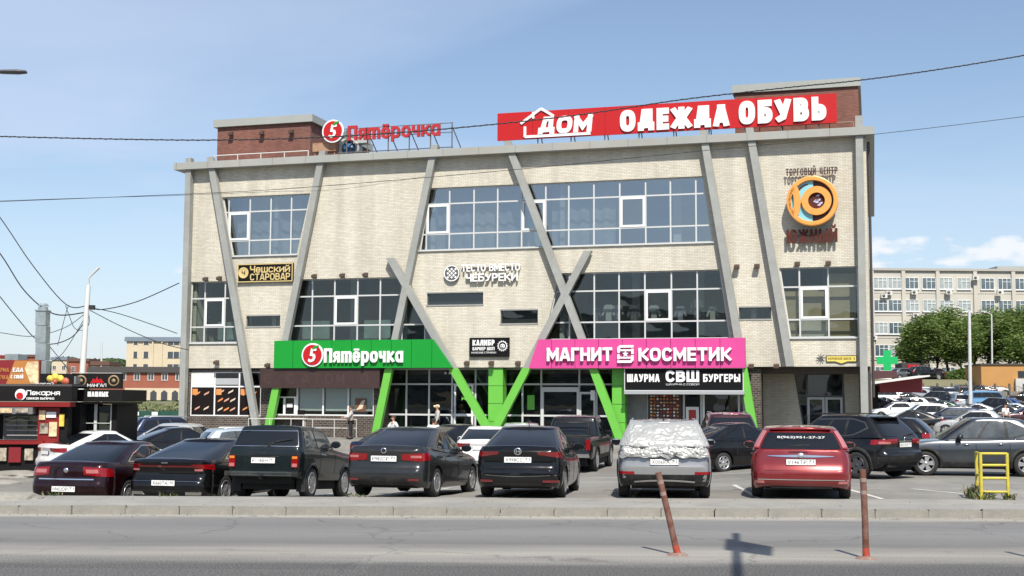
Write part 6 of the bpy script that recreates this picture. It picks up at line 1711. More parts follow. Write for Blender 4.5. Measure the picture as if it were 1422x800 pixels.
        c = Car(L=5.3, W=1.9, H=1.82, ro=1.2, wb=3.15, wr=.385, arch=.46, bow=.04, cr=(.16, .2), taper=.03, crown=.02,
            belt=[(0, 1.14), (1.9, 1.14), (3.9, 1.14), (4.3, 1.1), (5.0, 1.02), (5.3, .88)], bottom=[(0, .50), (.5, .42), (4.8, .40), (5.3, .46)],
            rl=[(0, .05), (.1, .02), (.3, .04), (.8, .05), (1, .07)], fl=[(0, .1), (.2, .02), (.7, 0), (1, .1)],
            g=dict(rb=1.75, rt=1.95, ft=3.1, fb=3.95, wb=.94, wt=.78, cr=.16, bulge=.02, zr=pchip([(1.9, 1.73), (2.6, 1.765), (3.2, 1.73)])))
        r = empty('parked_pickup', (0,0,0), 0, 'x', 'pickup truck'); common(c, r, pm)
        c.gmid(6.6, .14, .84, gl, 'rear_window', r, nb=4, off=.008); side_windows(c, r, gl, None, 11.6, 22.3, (16.4,), .14, .86, .0)
        MB().box(-.74, .74, .16, 1.7, 1.145, 1.19).build('load_cover', M_blk, r)
        for sx in (1, -1):
            p = c.body(sx * .82, .95); MB().box(p.x - .07, p.x + .07, p.y - .03, p.y + .06, .74, 1.08).build('tail_light', M_tl, r)
        MB().box(-.86, .86, -.16, .02, .50, .62).build('bumper', M_chr, r); MB().tube([(.6, 1.5, 1.2), (.55, 1.55, 1.6), (-.55, 1.55, 1.6), (-.6, 1.5, 1.2)], .03, 6).build('roll_bar', M_blk, r)
        c.rect(-.5, .5, .92, .96, M_blk, 'tailgate_handle', r, na=4, nb=1, off=.02); c.seams(r, (2.85, 3.75), .5); c.wheels(r, 'six'); c.cladding(r, M_blk, .05); hz = .72
    c.plate(r, hz, '', off=.015)
    PROTO[kind] = (c, r)
    return PROTO[kind]
CARCOL = dict(white=(.70, .70, .69), black=(.008, .008, .009), navy=(.010, .018, .045), silver=(.42, .43, .44), grey=(.10, .105, .11), blue=(.03, .10, .30), skyblue=(.14, .32, .52), maroon=(.05, .008, .01), red=(.36, .012, .014), green=(.01, .03, .022), beige=(.36, .31, .24), bronze=(.10, .07, .05), ice=(.34, .40, .46))
def spawn(kind, colour, label, u=None, v=None, yaw=0, pos=None, group=None, wide=1.0, anchor='rear'):
    c, r0 = proto(kind); r = copy_tree(r0)
    pm = paint('c_' + colour, CARCOL[colour], .3 if colour != 'white' else 0, .28, .06)
    for ch in r.children:
        if ch.name.startswith(('body', 'wing_mirror')):
            ch.material_slots[0].link = 'OBJECT'; ch.material_slots[0].material = pm
    if pos is None:
        p = on_land(u, v); a = math.radians(yaw); p = Vector(p)
        if anchor == 'mid': p -= Vector((math.sin(a), math.cos(a), 0)) * c.L / 2
    else: p = Vector(pos)
    p.z = max(p.z, zg(p.x, p.y)) + .006
    a = math.radians(yaw); n = Vector((math.sin(a), math.cos(a), 0)) * c.L
    zq = [zg(p.x + n.x * t, p.y + n.y * t) for t in (.2, .8)]
    p.z = zg(p.x, p.y) + .006
    r.location = p; r.rotation_euler = Euler((math.atan2(zq[1] - zq[0], c.L * .6), 0, -a), 'XYZ'); r.scale = (wide, 1, 1)
    r['label'] = label
    if group: r['group'] = group
    elif 'group' in r: del r['group']
    return r
G2 = 'cars parked before the building'
spawn('saloon', 'white', 'white saloon seen from behind between the grey and the shiny black saloons', 668, 657, 4, group=G2, wide=1.06)
spawn('pickup', 'black', 'black pickup truck with a roll bar, behind the shiny black saloon', 782, 657, 13, group=G2)
spawn('hatchback', 'silver', 'silver hatchback mostly hidden, just left of the black pickup', 722, 646, 3, group=G2)
r = spawn('saloon', 'navy', 'navy saloon with white lettering on its back window, by the grey saloon', 507, 660, 28, group=G2)
MB().box(-.42, .42, 0, .006, -.05, .05).build('window_lettering', M_white, r); r.children[-1].location = (0, .84, 1.27); r.children[-1].rotation_euler = (-.95, 0, 0)
spawn('saloon', 'black', 'black saloon roof showing right behind the grey saloon', 585, 648, 40, group=G2)
spawn('estate', 'ice', 'silver-blue estate car with roof rails behind the black fastback', 268, 656, 66, group=G2)
spawn('hatchback', 'silver', 'silver car nose showing left of the silver-blue estate', 292, 640, -78, group=G2)
spawn('saloon', 'white', 'white saloon behind the maroon one, in front of the food kiosks', 58, 664, 46, group=G2)
spawn('suv', 'navy', 'dark blue people carrier close to the left corner column', 172, 634, 62, group=G2)
spawn('saloon', 'black', 'black saloon roof between the white saloon and the estate', 172, 652, 60, group=G2)
spawn('saloon', 'black', 'black saloon pointing right, half hidden by the silver-wrapped crossover', 950, 658, 62, group=G2)
spawn('suv', 'maroon', 'maroon and black off-roader behind the black saloon, left of the red hatchback', 1018, 646, 4, group=G2)
spawn('hatchback', 'black', 'black hatchback between the black SUV and the slate crossover', 1302, 640, -62, group=G2)
# ---- the far car park on the right
G3 = 'cars in the far car park'
P3 = [ # kind, colour, label, u, v(ground under the middle), yaw
 ('hatchback', 'white', 'white hatchback in the far park nearest the corner column', 1240, 582, -88),
 ('suv', 'white', 'white SUV facing left behind the black SUV roof', 1276, 596, -80),
 ('estate', 'navy', 'navy estate with pale windscreen in the far park, middle', 1318, 598, -76),
 ('hatchback', 'silver', 'pale silver hatchback just over the slate crossover roof', 1345, 606, -72),
 ('saloon', 'blue', 'bright blue saloon nose in the far park, left of the estate', 1292, 590, -70),
 ('suv', 'white', 'white SUV in the far park, leftmost of the third row', 1222, 563, -80),
 ('saloon', 'black', 'black saloon in the third row beside the leftmost white SUV', 1256, 564, -85),
 ('suv', 'black', 'tall black SUV in the third row left of the silver one', 1293, 566, -60),
 ('hatchback', 'black', 'small black hatchback tucked right of the tall black SUV', 1315, 567, -20),
 ('suv', 'silver', 'silver SUV with red lights just left of the pale blue van', 1331, 568, 4),
 ('van', 'skyblue', 'pale blue van in the far car park under the lamp post', 1372, 569, 84),
 ('saloon', 'blue', 'blue saloon with clear windscreen right of the pale blue van', 1397, 573, -62),
 ('suv', 'black', 'black SUV nose below the pale blue van', 1374, 577, -55),
 ('saloon', 'bronze', 'bronze saloon at the right edge of the far car park', 1418, 579, -70),
 ('hatchback', 'grey', 'grey hatchback at the far fence, left end by the kiosk', 1228, 553, 5),
 ('saloon', 'silver', 'silver saloon at the far fence below the white kiosk roof', 1247, 554, 0),
 ('suv', 'black', 'black SUV at the far fence left of the first dark post', 1264, 554, 5),
 ('saloon', 'white', 'white saloon at the far fence right of the kiosk', 1281, 554, -5),
 ('hatchback', 'black', 'black hatchback at the far fence in the middle', 1298, 554, 0),
 ('saloon', 'silver', 'silver saloon at the far fence left of the lamp post', 1316, 554, 4),
 ('suv', 'bronze', 'bronze SUV at the far fence close to the lamp post', 1334, 554, 0),
 ('saloon', 'black', 'black saloon at the fence before the tan building corner', 1358, 553, -80),
 ('suv', 'white', 'long white SUV before the tan building, left one', 1377, 551, -85),
 ('suv', 'white', 'white SUV before the tan building, under its doorway', 1404, 551, -85),
 ('saloon', 'black', 'black saloon at the right edge before the tan building', 1424, 560, -80),
 ('saloon', 'grey', 'dark grey saloon deep in the far park behind the corner column', 1212, 572, -60),
 ('hatchback', 'white', 'small white hatchback above the black SUV of the near lot', 1262, 573, -84),
 ('saloon', 'green', 'dark green saloon in the far park between black and silver SUVs', 1304, 577, -78),
 ('saloon', 'silver', 'silver saloon in the far park right of the navy estate', 1352, 585, -76),
 ('saloon', 'black', 'black saloon in the far park above the right edge crossover', 1392, 590, -80),
 ('hatchback', 'maroon', 'maroon hatchback in the far park at the right edge', 1425, 592, -85),
 ('saloon', 'navy', 'navy saloon deep in the far park beside the silver and bronze SUVs', 1342, 560, -70),
 ('hatchback', 'silver', 'silver hatchback in the far park under the white kiosk roof edge', 1272, 558, -60),
 ('saloon', 'white', 'white saloon squeezed in behind the white hatchback of the far park', 1226, 572, -86),
 ('hatchback', 'grey', 'grey hatchback in the far park left of the bright blue saloon', 1282, 572, -75),
 ('saloon', 'black', 'black saloon just over the black SUV tailgate of the near lot', 1262, 604, -78),
 ('saloon', 'grey', 'dark grey saloon in the far park over the slate crossover bonnet', 1330, 590, -80),
 ('saloon', 'ice', 'pale blue-grey saloon in the far park near the right edge', 1404, 584, -76),
]
for k, cl, lb, u, v, yw in P3: spawn(k, cl, lb, u, v, yw, group=G3, anchor='mid')
G4 = 'cars on the upper bank'
for k, cl, lb, u, Y, yw in [('saloon', 'white', 'white saloon on the upper bank left of the red one', 1293, 160, 10), ('saloon', 'maroon', 'dark red saloon on the upper bank under the trees', 1304, 160, 12), ('suv', 'black', 'black SUV on the upper bank above the white kiosk roof', 1262, 160, 80), ('hatchback', 'grey', 'grey hatchback on the upper bank, left of the black SUV', 1238, 161, 80)]:
    p = at_depth(u, 530, Y); spawn(k, cl, lb, None, None, yw, (p.x, p.y, 0), G4)
def kill(o):
    for ch in list(o.children): kill(ch)
    bpy.data.objects.remove(o)
for c, r in PROTO.values(): kill(r)
# ================================================================ street furniture, kiosks, background, people
def mesh_obj(mb, name, m, label, cat, group=None, loc=None, rotz=None, parent=None):
    o = mb.build(name, m, parent, loc, rotz); return tag(o, label, cat, group)
# ---- leaning marker posts on the road
M_post = mat('faded_marker_red', (.17, .07, .05), .9, spec=.15, var=.35, vscale=6, dirt=((.20, .165, .14), 1.0, 6)); M_postb = mat('bright_marker_red', (.36, .05, .025), .6, dirt=((.4, .25, .2), .5, 8))
M_base = mat('marker_base', (.22, .13, .10), .8, dirt=((.3, .27, .23), .8, 7))
def marker(u, v, tu, tv, label):
    p = on_ground(u, v, -.13); q = at_depth(tu, tv, p.y + (0.0)); e = empty('marker_post', p, 0, label, 'marker post', 'flexible marker posts on the road')
    d = q - p
    MB().lathe([(0, .035), (.07, .035), (.13, .02), (.155, 0)], (0, 0, 0), 'Z', 24).build('base', M_base, e)
    MB().tube([(0, 0, .02), d * .12], [.052, .048], 14).build('sleeve', M_postb, e)
    MB().tube([d * .12, d * .5 + Vector((.004, 0, 0)), d], [.045, .044, .044], 14).build('post', M_post, e)
    for f in (.72, .86):
        MB().tube([d * f, d * (f + .045)], .0455, 14, cap=False).build('reflective_band', mat('dull_band', (.28, .21, .18), .6, dirt=((.3, .15, .1), .8, 12)), e)
marker(941, 771, 914, 656, 'leaning faded red marker post on the road before the silver-wrapped crossover')
marker(1203, 776, 1198, 652, 'nearly upright faded red marker post on the road before the black SUV')
marker(1450, 779, 1447, 655, 'faded red marker post just outside the right edge, its shadow on the road')
# ---- yellow pipe frame with weeds
M_yel = mat('yellow_pipe', (.56, .47, .05), .5, dirt=((.25, .14, .05), .6, 14))
q_ = at_depth(1382, 689, 26.45); yf = empty('pipe_barrier', (q_.x, 26.45, 0), 0, 'yellow painted pipe barrier with weeds at its feet, near the right edge', 'barrier')
o = yf.location
def yp(u, v, Y): q = at_depth(u, v, Y); return (q.x - o.x, q.y - o.y, q.z - o.z)
Yn, Yb = 26.45, 27.1
xl, xr, xb = yp(1363, 690, Yn)[0], yp(1400, 688, Yn)[0], yp(1357, 680, Yb)[0]
for nm, pts in (('post', [(xl, 0, -.05), (xl, 0, .97)]), ('post', [(xr, 0, -.05), (xr, 0, .97)]), ('post', [(xb, .65, -.05), (xb, .65, .97)]), ('top_rail', [(xl, 0, .96), (xr, 0, .96)]), ('top_rail', [(xl, 0, .955), (xb, .65, .955)]),
                ('rail', [(xl, 0, .72), (xr, 0, .72)]), ('rail', [(xl, 0, .45), (xr, 0, .45)]), ('rail', [(xl, 0, .17), (xr, 0, .17)]), ('rail', [(xl, 0, .5), (xb, .65, .5)])):
    MB().tube(pts, .034 if nm == 'post' else .027, 10).build(nm, M_yel, yf)
M_weed = mat('weed_green', (.075, .10, .03), .8, var=.3, vscale=9); M_weedd = mat('weed_dry', (.20, .17, .09), .9)
def weeds(x, y, n, r, h, label, seed, m=None):
    rw = random.Random(seed); mb = MB()
    for i in range(n):
        a, q = rw.uniform(0, 2*PI), r * rw.random() ** .6; bx, by = q * math.cos(a), q * math.sin(a); hh = h * rw.uniform(.3, 1); lx, ly = rw.uniform(-.12, .12), rw.uniform(-.12, .12); w = rw.uniform(.006, .016)
        mb.add([(bx - w, by, 0), (bx + w, by, 0), (bx + lx * .5 + w, by + ly * .5, hh * .6), (bx + lx * .5 - w, by + ly * .5, hh * .6), (bx + lx, by + ly, hh)], [(0, 1, 2, 3), (3, 2, 4)], rw.choice((0, 0, 1)))
        for k in range(2):
            f = rw.uniform(.3, .9); c = Vector((bx + lx * f, by + ly * f, hh * f)); d = Vector((rw.uniform(-1, 1), rw.uniform(-1, 1), rw.uniform(-.2, .8))).normalized() * .05; e = d.cross(Vector((0, 0, 1))).normalized() * .014
            mb.add([c, c + d * .5 + e, c + d, c + d * .5 - e], [(0, 1, 2, 3)], 0)
    return tag(mb.build('weeds', [M_weed, M_weedd], None, (x, y, zg(x, y) + .01)), label, 'weeds', kind='stuff')
weeds(o.x + xl + .05, o.y + .05, 60, .2, .22, 'tuft of weeds at the left foot of the yellow barrier', 1)
weeds(o.x + xb - .18, o.y + .45, 45, .16, .36, 'taller weeds left of the yellow barrier', 2)
weeds(o.x + xr + .02, o.y, 40, .12, .18, 'small tuft at the right foot of the yellow barrier', 3)
for i, (x, n) in enumerate([(-9.5, 12), (-7.1, 8), (-3.2, 10)]):
    w = weeds(x, 26.32, n, .25, .09, 'sparse weeds along the back of the pavement', 10 + i, None); w['label'] = 'low weeds in the pavement joint, %s' % ('left of the maroon saloon', 'under the black fastback', 'beside the off-roader', 'between the two dark saloons', 'left of the wrapped crossover', 'right of the red hatchback', 'behind the black saloon', 'under the grey saloon')[[0, 1, 5, 3, 4, 6, 7, 2].index(i) if i < 8 else 0]; w.location.z = .021
# pale rubble at the left edge
for i, (u, v, s, lb) in enumerate([(14, 694, .55, 'pale rubble heap at the left edge of the pavement'), (25, 662, .7, 'pale concrete slab piece below the kiosks at the left edge'), (6, 671, .4, 'small pale slab at the far left edge')]):
    p = on_land(u, v); b = bmesh.new(); bmesh.ops.create_icosphere(b, subdivisions=3, radius=s)
    for q in b.verts:
        q.co *= 1 + .3 * noise.noise(q.co * 3 + Vector((i * 5, 0, 0))); q.co.z = max(-.05, q.co.z * .28); q.co.x *= 1.3
    me = bpy.data.meshes.new('rubble'); b.to_mesh(me); b.free(); me.materials.append(M_conc)
    ob = bpy.data.objects.new('rubble', me); COL.objects.link(ob); ob.location = p; tag(ob, lb, 'rubble')
# grit swept to the kerb and over the pavement
rg = random.Random(77); gm = MB()
for i in range(900):
    x = rg.uniform(-15, 16)
    if i % 3: y, z0_ = 23.78 - abs(rg.gauss(0, .25)), -.13
    else: y, z0_ = rg.uniform(24.1, 26.1), .02
    s = rg.uniform(.006, .022); a = rg.uniform(0, 6.28); P_ = [(x + s * math.cos(a + k * 2.1) * rg.uniform(.6, 1), y + s * math.sin(a + k * 2.1), z0_) for k in range(3)] + [(x, y, z0_ + s * .9)]
    gm.add(P_, [(0, 1, 3), (1, 2, 3), (2, 0, 3)], i % 2)
tag(gm.build('grit', [M_conc, mat('grit_dark', (.10, .095, .085), .9)]), 'loose grit along the kerb and on the dusty pavement', 'grit', kind='stuff')
# ---- lamps, poles, wires
M_pole = mat('pole_grey', (.55, .55, .53), .6, var=.1, vscale=2); M_wire = mat('cable_black', (.02, .02, .022), .7)
lp = empty('street_lamp', (-12.6, 25.5, 0), 0, 'street lamp whose grey head reaches in at the top left edge', 'street lamp')
h0 = at_depth(38, 100, 25.5); h0 = Vector((h0.x + 12.6, 0, h0.z))
MB().tube([(0, 0, -.02), (0, 0, h0.z - .6)], [.11, .07], 12).build('pole', M_pole, lp)
MB().tube([(0, 0, h0.z - .6), (.5, 0, h0.z + .02), (h0.x - .6, 0, h0.z + .03)], .035, 8).build('arm', M_pole, lp)
hd = MB().lathe([(0, -.72), (.06, -.70), (.10, -.5), (.115, -.2), (.08, -.03), (0, 0)], (0, 0, 0), 'X', 14); hd.v = [(x + h0.x, y, z * .42 + h0.z) for x, y, z in hd.v]; hd.build('lamp_head', mat('lamp_dark_grey', (.09, .09, .1), .5), lp)
ma = empty('shadow_mast', (3.0, 5.6, -.13), 0, 'unseen steel mast added to throw the pole and sign shadow on the road', 'mast')  # added out of view; arm and board are shaped for their shadow
MB().tube([(0, 0, 0), (0, 0, 8.1)], [.12, .09], 12).build('mast', M_pole, ma)
a1 = Vector((1.52, 8.6, 8.1)); MB().tube([(0, 0, 8.0), a1], [.085, .06], 10).build('arm', M_pole, ma)
MB().add([(-.62, -2.3, -.32), (-.08, -3.0, -.32), (.16, -1.9, -.32), (-.34, -.8, -.32), (-.62, -2.3, -.26), (-.08, -3.0, -.26), (.16, -1.9, -.26), (-.34, -.8, -.26)], [(0, 3, 2, 1), (4, 5, 6, 7), (0, 1, 5, 4), (1, 2, 6, 5), (2, 3, 7, 6), (3, 0, 4, 7)]).build('sign_board', M_white, ma, a1 + Vector((.05, 0, .3)))
def cable(pts, r, label, n=10, group='overhead cables', name='overhead_cable', twist=False):
    P = [at_depth(*p) for p in pts]; out = []
    for i in range(len(P) - 1):
        p0, p1, p2, p3 = P[max(i-1, 0)], P[i], P[i+1], P[min(i+2, len(P)-1)]
        for k in range(n):
            t = k / n; out.append(.5 * ((2*p1) + (p2-p0)*t + (2*p0-5*p1+4*p2-p3)*t*t + (3*p1-p0-3*p2+p3)*t**3))
    out.append(P[-1]); mb = MB()
    if twist:
        mb.tube(out, r * .8, 6); rs = []
        m = 6
        for i in range(len(out) - 1):
            for k in range(m):
                q = out[i].lerp(out[i+1], k / m); a = (i * m + k) * 1.1; rs.append(q + Vector((0, math.cos(a), math.sin(a))) * r * .7)
        mb.tube(rs, r * .6, 5)
    else: mb.tube(out, r, 6)
    return tag(mb.build(name, M_wire), label, 'cable', group)
cable([(-60, 188, 24), (0, 189.5, 24), (150, 193, 24), (300, 194.5, 24), (460, 190, 24), (630, 178, 24), (800, 160, 24), (950, 138, 24), (1100, 121, 24), (1190, 112, 24), (1300, 97, 24), (1422, 77, 24), (1500, 62, 24)], .014, 'thick twisted black cable crossing the whole sky over the roof signs', twist=True)
cable([(-60, 283, 30), (0, 280, 30), (200, 272, 30), (400, 262, 30), (700, 237, 30), (960, 211, 30), (1210, 187, 30), (1422, 162, 30), (1500, 152, 30)], .007, 'thin cable crossing in front of the upper windows')
cable([(-60, 281, 30.4), (0, 279, 30.4), (120, 275, 30.4), (260, 271, 30.4), (380, 266, 31), (480, 262, 40), (590, 245, 55)], .005, 'second thin cable at the left, ending towards the upper windows')
Yp = 45.0
for pts, r, lb in [([(-50, 240), (0, 302), (45, 368), (92, 423), (122, 424)], .018, 'black cable from the top left down to the leaning pole'), ([(-50, 290), (0, 352), (35, 405), (75, 436), (118, 434)], .022, 'thick black cable arriving lower at the leaning pole'),
        ([(-40, 360), (0, 412), (30, 449), (48, 469), (70, 478), (100, 468), (121, 442)], .018, 'sagging cable passing behind the silver flue'), ([(-40, 458), (0, 462), (45, 467), (90, 455), (120, 434)], .012, 'nearly level thin cable left of the leaning pole'),
        ([(127, 424), (140, 430), (190, 419), (249, 393)], .018, 'cable rising from the pole to the left corner of the building'), ([(125, 427), (170, 437), (246, 463)], .014, 'upper of two cables running down right from the pole'), ([(125, 431), (170, 454), (222, 476), (262, 486)], .014, 'lower of two cables running down right from the pole'),
        ([(97, 426), (93, 430), (80, 480)], .012, 'thin cable hanging from the junction left of the pole'), ([(68, 480), (82, 497), (98, 518)], .014, 'short guy cable beside the silver flue'), ([(122, 430), (124, 448), (116, 458), (104, 456), (96, 438), (91, 424)], .012, 'loose loop of cable hanging at the pole'), ([(77, 495), (105, 519)], .01, 'short thin cable over the kiosk roof'), ([(69, 505), (90, 487), (121, 436)], .012, 'cable rising from the kiosk roof to the pole')]:
    cable([(u, v, Yp) for u, v in pts], r, lb, 6)
b0, b1 = at_depth(111.5, 560, Yp), at_depth(122.5, 397, Yp)
pl = empty('utility_pole', (b0.x, Yp, -.3), 0, 'slightly leaning pale utility pole with a bent arm behind the kiosks', 'utility pole')
bb = Vector((b0.x, Yp, -.3)); MB().tube([(0, 0, 0), b0 - bb, b1 - bb], [.12, .11, .085], 12).build('pole', mat('pole_pale', (.68, .67, .64), .7), pl)
a2, a3 = at_depth(123, 386, Yp) - bb, at_depth(137.5, 371.5, Yp) - bb; MB().tube([b1 - bb - Vector((0, 0, .1)), a2, a3], [.04, .035, .05], 8).build('arm', M_pole, pl)
MB().box(-.05, .14, -.08, .08, -.08, .08).build('junction_box', M_wire, pl, at_depth(126, 427, Yp) - bb)
def lamp_post(u, v0, v1, Y, label, r=.1, arm=None):
    a, b_ = at_depth(u, v0, Y), at_depth(u - 1, v1, Y); e = empty('lamp_post', (a.x, Y, zg(a.x, Y)), 0, label, 'lamp post')
    MB().tube([(0, 0, 0), (b_.x - a.x, 0, b_.z - zg(a.x, Y))], [r, r * .7], 10).build('pole', M_pole, e)
    if arm: MB().tube([(b_.x - a.x, 0, b_.z - zg(a.x, Y)), (b_.x - a.x - arm, 0, b_.z - zg(a.x, Y) + .4)], .05, 6).box(b_.x - a.x - arm - .5, b_.x - a.x - arm, -.1, .1, b_.z - zg(a.x, Y) + .35, b_.z - zg(a.x, Y) + .47).build('arm', M_pole, e)
lamp_post(1347, 545, 432, 128, 'tall pale lamp post in the far car park before the trees', .2, 1.2)
lamp_post(1378, 530, 437, 158, 'thinner lamp post standing among the trees on the right', .12, .8)
lamp_post(142, 515, 476, 300, 'distant pole on the left skyline before the wood', .3)
# ---- food kiosks on the left
def kp(u, v, Y): q = at_depth(u, v, Y); return q.x, q.z
def kbox(name, m, par, u0, u1, v0, v1, Y, y0, y1, dz=0):
    x0, zt = kp(u0, v0, Y); x1, zb = kp(u1, v1, Y); o = par.location
    return MB().box(x0 - o.x, x1 - o.x, Y + y0 - o.y, Y + y1 - o.y, zb - o.z + dz, zt - o.z).build(name, m, par)
def ktext(t, m, par, u0, u1, v0, v1, Y, y, bold=.02):
    x0, zt = kp(u0, v0, Y); x1, zb = kp(u1, v1, Y); o = par.location
    return lettering(t, x0 - o.x, x1 - o.x, zb - o.z, zt - o.z, Y + y - o.y, .02, m, par, bold)
M_kred = mat('kiosk_red', (.20, .009, .008), .45, var=.1, vscale=1); M_kblk = mat('kiosk_black', (.011, .010, .010), .6, spec=.15, var=.2, vscale=1); M_kgl = glass_mat('kiosk_glass', (.3, .32, .32), .12)
M_mrn = mat('banner_maroon', (.20, .012, .015), .5); M_org = mat('banner_orange', (.42, .17, .04), .5); M_food = mat('banner_food', (.66, .5, .3), .5, var=.5, vscale=6); M_yfood = mat('banner_yellow_food', (.72, .52, .08), .5, var=.4, vscale=8)
Y1 = 41.0
M_menu0 = mat('menu_photos', (.3, .26, .2), .6, var=.9, vscale=5); M_zinc0 = mat('flue_metal', (.42, .47, .47), .35, .6, var=.25, vscale=2.5)
k1 = empty('food_kiosk', Vector((kp(50, 600, Y1)[0], Y1, -.34)), 0, 'red and black food kiosk with maroon roof banner at the left edge', 'kiosk')
kbox('wall', M_kblk, k1, -60, 97, 560, 612, Y1, .9, 3.2); kbox('base', M_kblk, k1, -60, 82, 617, 665, Y1, .0, .8)
kbox('ledge', M_kred, k1, -60, 62, 611.5, 617, Y1, -.15, .8); kbox('fascia', M_kblk, k1, -60, 104, 537, 557.5, Y1, -.3, .2); kbox('fascia_stripe', M_kred, k1, -60, 102, 557.8, 565, Y1, -.32, .2)
kbox('roof', mat('kiosk_roof', (.07, .065, .065), .8), k1, -60, 104, 533, 536.8, Y1, -.3, 3.3)
kbox('red_panel', M_kred, k1, 54, 82, 566, 616.5, Y1, -.05, .3)
kbox('side_panel', M_kblk, k1, 82.3, 92, 566, 640, Y1, .0, .4); kbox('awning', mat('kiosk_awning', (.16, .16, .16), .6), k1, -30, 50, 565.3, 575, Y1, -.3, .25)
w = kbox('window_frame', M_dframe, k1, 0, 52, 576, 611, Y1, .3, .35)
for i in range(3): kbox('pane', M_kgl, k1, 2 + i * 17, 17 + i * 17, 578, 610, Y1, .27, .295)
for i in range(4): kbox('shelf', mat('shelf_grey', (.3, .3, .3), .6), k1, 5, 48, 583 + i * 7, 584.5 + i * 7, Y1, .25, .268)
ktext('Пекарня', M_white, k1, 42, 88, 542, 549, Y1, -.302); ktext('свежая выпечка', M_white, k1, 42, 80, 551, 555, Y1, -.302, .01)
x, z = kp(34, 548, Y1); MB().lathe([(0, 0), (.18, 0), (.18, -.03), (0, -.03)], (x - k1.location.x, Y1 - .3 - k1.location.y, z - k1.location.z), 'Y', 20, smooth=False).build('logo', M_white, k1)
MB().lathe([(0, 0), (.11, 0), (.11, -.03), (0, -.03)], (x - k1.location.x - .02, Y1 - .331 - k1.location.y, z - k1.location.z - .04), 'Y', 16, smooth=False).build('logo_mark', M_red, k1)
b = kbox('banner', M_mrn, k1, -40, 58, 500, 534.5, Y1, -.2, -.1)
xo = k1.location.x
def kprism(nm, m, par, pts, Y, y0, y1): 
    o = par.location; return MB().prism([(kp(u, v, Y)[0] - o.x, kp(u, v, Y)[1] - o.z) for u, v in pts], Y + y0 - o.y, Y + y1 - o.y).build(nm, m, par)
kprism('banner_panel', M_org, k1, [(12, 533.5), (57, 533.5), (57, 501), (24, 501)], Y1, -.215, -.201)
kprism('banner_picture', M_food, k1, [(46, 533), (57, 533), (57, 502), (42, 503), (38, 512)], Y1, -.225, -.216)
ktext('ЕДА', M_white, k1, 22, 36, 511, 517, Y1, -.218); ktext('С СОБОЙ', M_white, k1, 19, 36, 521, 526, Y1, -.218); ktext('ШАУРМА', M_org, k1, -8, 16, 511, 517, Y1, -.203); ktext('ВЫПЕЧКА', M_org, k1, -8, 15, 521, 527, Y1, -.203)
b = kbox('banner', M_kblk, k1, 59, 104, 519, 536.6, Y1, -.22, -.1); 
for i, (u, v, r) in enumerate([(73, 526, .11), (80, 524, .13), (87, 526, .12), (94, 530, .13), (79, 530, .1)]):
    x, z = kp(u, v, Y1); MB().lathe([(0, -.02), (r, -.01), (r, 0)], (x - xo, -.22, z - k1.location.z), 'Y', 10).build('banner_picture', M_yfood if i < 3 else mat('banner_red_food', (.45, .1, .05), .5), k1)
ktext('СОБОЙ', M_white, k1, 54, 78, 532, 536.2, Y1, -.222)
for i, (u0, u1, v0, v1, c_) in enumerate([(56, 64, 570, 583, M_food), (66, 79, 572, 580, M_white), (57, 68, 588, 602, M_menu0), (70, 80, 586, 606, M_food), (-4, 10, 622, 640, M_menu0), (14, 30, 621, 642, M_mrn), (36, 47, 623, 639, M_menu0), (84, 90, 575, 592, M_yfood), (5, 22, 567, 573, M_food), (27, 44, 567, 573, M_menu0)]):
    kbox('poster', c_, k1, u0, u1, v0, v1, Y1, -.34 if v1 < 575 else -.1, -.301 if v1 < 575 else -.051)
kbox('air_vent', M_zinc0, k1, 88, 96, 522, 533, Y1, .6, 1.2); kbox('roof_box', M_zinc0, k1, -10, 8, 490, 499, Y1, 1.0, 1.8)
k2 = empty('food_kiosk', Vector((kp(135, 600, 42.5)[0], 42.5, -.34)), 0, 'black glass food kiosk with ornamented sign, right of the red one', 'kiosk')
Y2 = 42.5
kbox('wall', M_kblk, k2, 92, 160, 562, 640, Y2, 2.2, 2.4); kbox('sign_board', M_kblk, k2, 105, 174, 519, 540, Y2, -.4, -.25); kbox('fascia', M_kblk, k2, 97, 176, 541, 558, Y2, -.5, 2.3)
kbox('base', M_kblk, k2, 92, 160, 618, 645, Y2, .0, .3); kbox('side_wall', M_kblk, k2, 155.5, 160, 559, 645, Y2, .0, 2.3); kbox('fascia_foot', M_kblk, k2, 103, 174, 558.3, 561, Y2, -.45, 2.0)
for u0, u1 in ((92.5, 94), (113, 115), (131, 133), (153.5, 155)): kbox('post', M_frame, k2, u0, u1, 561.5, 618, Y2, .02, .12)
for u0, u1 in ((94.3, 112.7), (115.3, 130.7), (133.3, 153.2)): kbox('pane', M_kgl, k2, u0, u1, 561.5, 618, Y2, .06, .08)
for v in (587,): kbox('rail', M_frame, k2, 94.3, 153.2, v, v + 1.2, Y2, .0, .019)
M_menu = mat('menu_photos', (.3, .26, .2), .6, var=.9, vscale=5)
for i, (u0, u1, v0, v1) in enumerate([(95, 112, 563, 585), (96, 111, 590, 597), (96, 111, 600, 607), (116, 129, 565, 583), (135, 150, 565, 612)]): kbox('menu_board', M_menu if i in (0, 3) else mat('shelf_grey'), k2, u0, u1, v0, v1, Y2, .2, .24)
ktext('ШАШЛЫК', M_white, k2, 129, 157, 544, 551, Y2, -.502, .05); ktext('МАНГАЛ', M_white, k2, 127, 153, 533, 537.5, Y2, -.402, .01)
kprism('sign_mark', M_red, k2, [(131, 532), (150, 532), (146, 526), (142, 528), (140.5, 523), (138, 528), (135, 526)], Y2, -.42, -.402)
